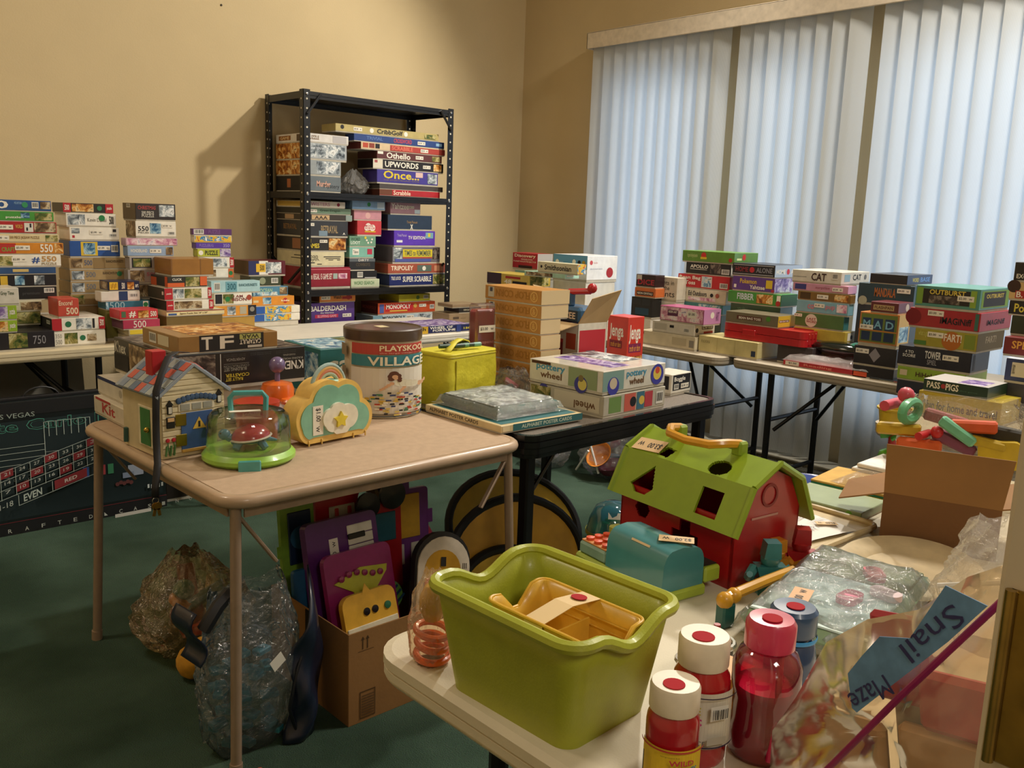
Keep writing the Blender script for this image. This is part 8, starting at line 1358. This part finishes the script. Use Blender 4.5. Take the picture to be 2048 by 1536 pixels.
# ------------------------------------------------------------------ zip bag with blue tape, nearest on the right
dv=Vector((-.12,-1,0)).normalized(); nv_=Vector((-1,.12,0)).normalized()
ZT=Matrix(((dv.x,0,nv_.x,0),(dv.y,0,nv_.y,0),(0,1,0,0),(0,0,0,1)))
t=thing('zip_bag','large clear zip bag with blue tape label and magenta zip','bag',(.842,.462,.73))
outl=[(-0.0094, 0), (-0.0112, 0.0691), (0.015, 0.1233), (0.0449, 0.2009), (0.0879, 0.2439), (0.1384, 0.2738), (0.1805, 0.3224), (0.216, 0.3486), (0.2805, 0.3589), (0.3086, 0.2747), (0.3086, 0.1345), (0.2992, 0)]
def bag_side(sgn,mat,nm):
    cx,cy=.15,.16; g=MB(); rings=14; n=len(outl)*8
    P=[]
    for i in range(len(outl)):
        a,b_=outl[i],outl[(i+1)%len(outl)]
        P+=[(a[0]+(b_[0]-a[0])*k/8,a[1]+(b_[1]-a[1])*k/8) for k in range(8)]
    vs=[];fs=[]
    for r in range(rings):
        q=1-r/rings
        for (x,y) in P:
            X,Y=cx+(x-cx)*q,cy+(y-cy)*q
            e=(.042*(1-q**2)+(.010*noise.noise((X*15,Y*15,sgn*3))+.004*noise.noise((X*48,Y*48,sgn*3)))*(1 if r else 0))*sgn
            vs.append(tuple(ZT@Vector((X,max(Y,0),e-.02))))
    vs.append(tuple(ZT@Vector((cx,cy,.042*sgn-.02))))
    for r in range(rings-1):
        for i in range(n): a=r*n+i; b_=r*n+(i+1)%n; fs+=[(a,b_,b_+n),(a,b_+n,a+n)]
    for i in range(n): fs.append(((rings-1)*n+i,(rings-1)*n+(i+1)%n,rings*n))
    g.add(vs,fs,mat,True); return g.build(nm,None,t)
ZF=FILM('f6ead4',.16,.22,'softfilm',.8)
bag_side(1,ZF,'front_film'); bag_side(-1,ZF,'back_film')
MB().tube([ZT@Vector(p) for p in ((0.2291, 0.3262, 0.018), (0.159, 0.2093, 0.03), (0.0804, 0.0784, 0.022))],.0032,8,False,M('8a1656',.4)).build('magenta_zip',None,t)
tape=[(0.1851, 0.3262), (0.2225, 0.3215), (0.1935, 0.2766), (0.1159, 0.17), (0.1103, 0.1719), (0.1019, 0.2046), (0.1141, 0.228), (0.13, 0.2551), (0.159, 0.2654)]
g=MB(); g.prism(tape,.0265,.0275,M('5f86ac',.75,0,.15,60),ZT); tp_=g.build('blue_tape',None,t)
for s_,p0,p1,hgt in (('Maze', (0.1449, 0.214), (0.1103, 0.1766), 0.019), ('Snail', (0.2001, 0.3075), (0.1571, 0.2486), 0.019)):
    vs,fs=text_mesh(s_,0); d_=Vector((p1[0]-p0[0],p1[1]-p0[1],0)); L=d_.length; d_.normalize(); n_=Vector((-d_.y,d_.x,0))
    MB().add([tuple(ZT@(Vector((p0[0],p0[1],.0282))+d_*(x*L)+n_*((y-.5)*hgt))) for x,y in vs],fs,INK('2c2a5a')).build('handwriting',None,tp_)
for lab,p,c,w in (('red foam maze piece in the taped zip bag',(.215,.17,-.028),'b02c30',(.055,.03,.008)),('green foam maze piece low in the taped zip bag',(.235,.03,-.012),'4f8a4a',(.05,.018,.008)),('tan wooden maze piece in the taped zip bag',(.19,.10,-.03),'b8946a',(.045,.03,.008)),('crimson foam strip behind the tape in the zip bag',(.13,.19,-.03),'a82c34',(.03,.045,.006)),('pale grey maze board in the taped zip bag',(.20,.12,-.045),'8f8a80',(.07,.05,.004)),('leaf green block at the zip bag corner',(.26,.055,-.01),'3f9a4a',(.03,.02,.012)),('tan maze base at the bottom of the zip bag',(.075,.05,-.03),'b08a5c',(.055,.045,.008))):
    q=thing('maze_piece',lab,'toy',tuple(Vector((.842,.462,.73))+ZT@Vector((p[0]*.935,p[1]*.935+.036,p[2]))),0,'maze pieces in the taped zip bag')
    MB().box(-w[0],-w[1],-w[2],w[0],w[1],w[2],.006,M(c,.6),ZT@Rz(.2)).build('body',None,q)
# second clear pouch behind, above the wrapped tray
t=thing('clear_pouch','empty looking clear pouch with white edge behind the taped zip bag','bag',(1.45,.42,.73),math.radians(-70))
bag_mesh('film',FILM('f6f2ea',.18,.07),t,.10,.06,.20,71,24,14,neck=.6,amp=.22)
MB().tube([(-.10,-.045,.10),(-.03,-.06,.125),(.06,-.055,.15)],.004,6).build('white_edge',M('d8d4cc',.4),t)
# ------------------------------------------------------------------ window table extras
t=thing('red_plastic_case','red ribbed plastic carry case under the kraft bean bag game','case',(3.735,2.06,.8275))
RP=M('b01a22',.35,0,.06,coat=.4)
MB().prism(rrect(.26,.445,.03,5,.13,.2225),0,.033,RP).build('lower_shell',None,t); MB().prism(rrect(.26,.445,.03,5,.13,.2225),.035,.0695,RP).build('upper_shell',None,t)
for k in range(6): MB().box(.03+.03*k,-.003,.01,.04+.03*k,.002,.06,.001).build('rib',RP,t)
MB().box(-.004,.26,.022,.002,.33,.05,.002).build('latch',RP,t)
gb('support_box','dark box holding up the right end of the red case',3.76,2.03,.74,.11,.18,.0865,'3a3434',{})
t=gb('red_book','flat red book in a clear bag at the window table front',3.70,1.74,.74,.20,.40,.026,'a8202a',dict(a=[R_('d8d0c0',.03,.1,.2,.9),T_('$1.00','2a2a2a',.07,.3,.17,.7),T_('Reading','d87a6a',.26,.2,.6,.8),R_('d0502c',.85,.05,1,.95)]),cat='book')
t=thing('book_bag','shiny clear bag lying over the red book','bag',(3.70,1.74,.7668)); film_cover(.0,.0,.20,.40,.0005,.03,FILM('eeeeec',.35,.07),t,'film',23,14,.008,.006)
t=thing('glossy_black_toy','glossy black handheld electronic toy on the bagged book','toy',(3.76,1.79,.7985))
MB().ball((.07,.14,.035),.06,.15,.033,18).build('shell',M('0e1512',.12,.2,coat=1),t); MB().ball((.055,.05,.058),.03,.045,.018,14).build('green_lens',M('4f9a8a',.1,.3,coat=1),t); MB().box(-.004,-.05,.012,.05,-.01,.035,.008).build('amber_tab',M('c8882c',.4),t)
gb('flat_game_board','dark flat folded game board at the window table edge',3.685,1.30,.74,.09,.42,.010,'14181a',dict(a=[R_('b83a3a',.25,.2,.3,.8),R_('b8c8c0',.1,.4,.5,.5)]),cat='board')
# blue tub by heater leg
t=thing('blue_tub','dark blue plastic tub on the carpet beyond the foreground table','tub',(3.35,1.78,0)); MB().lathe([(0,0),(.13,0),(.15,.30),(.17,.31),(.165,.325),(.14,.31),(.12,.01),(0,.01)],32,M('1c2c66',.4,coat=.3)).build('tub_body',None,t); MB().lathe([(.13,.26),(.15,.32),(.145,.325),(.125,.265)],32,M('5f78c8',.4)).build('inner_liner',None,t)
t=thing('bead_bracelet','small pink and black bead bracelet on the table leg crossbar','toy',(3.842,2.62,.1815))
for k in range(3): MB().ball((0,.02-.022*k,.008),.010,n=10).build('bead',M(['c8788a','1c1a1c','d08a98'][k],.4),t)
# ------------------------------------------------------------------ door edge at the right
DM=M('cfc3ae',.5,0,.03,10)
d=struct(MB().box(.479,.05,0,.522,.145,2.1,.003).build('door_1',DM))
MB().box(.4765,.072,1.092,.4795,.139,1.186,.001).build('strike_plate',M('8f7434',.28,.85,.2,60),d)
MB().tube([(.4755,.1375,1.092),(.4755,.1375,1.186)],.003,10).build('hinge_barrel',M('a08648',.25,.9,.15,60),d)
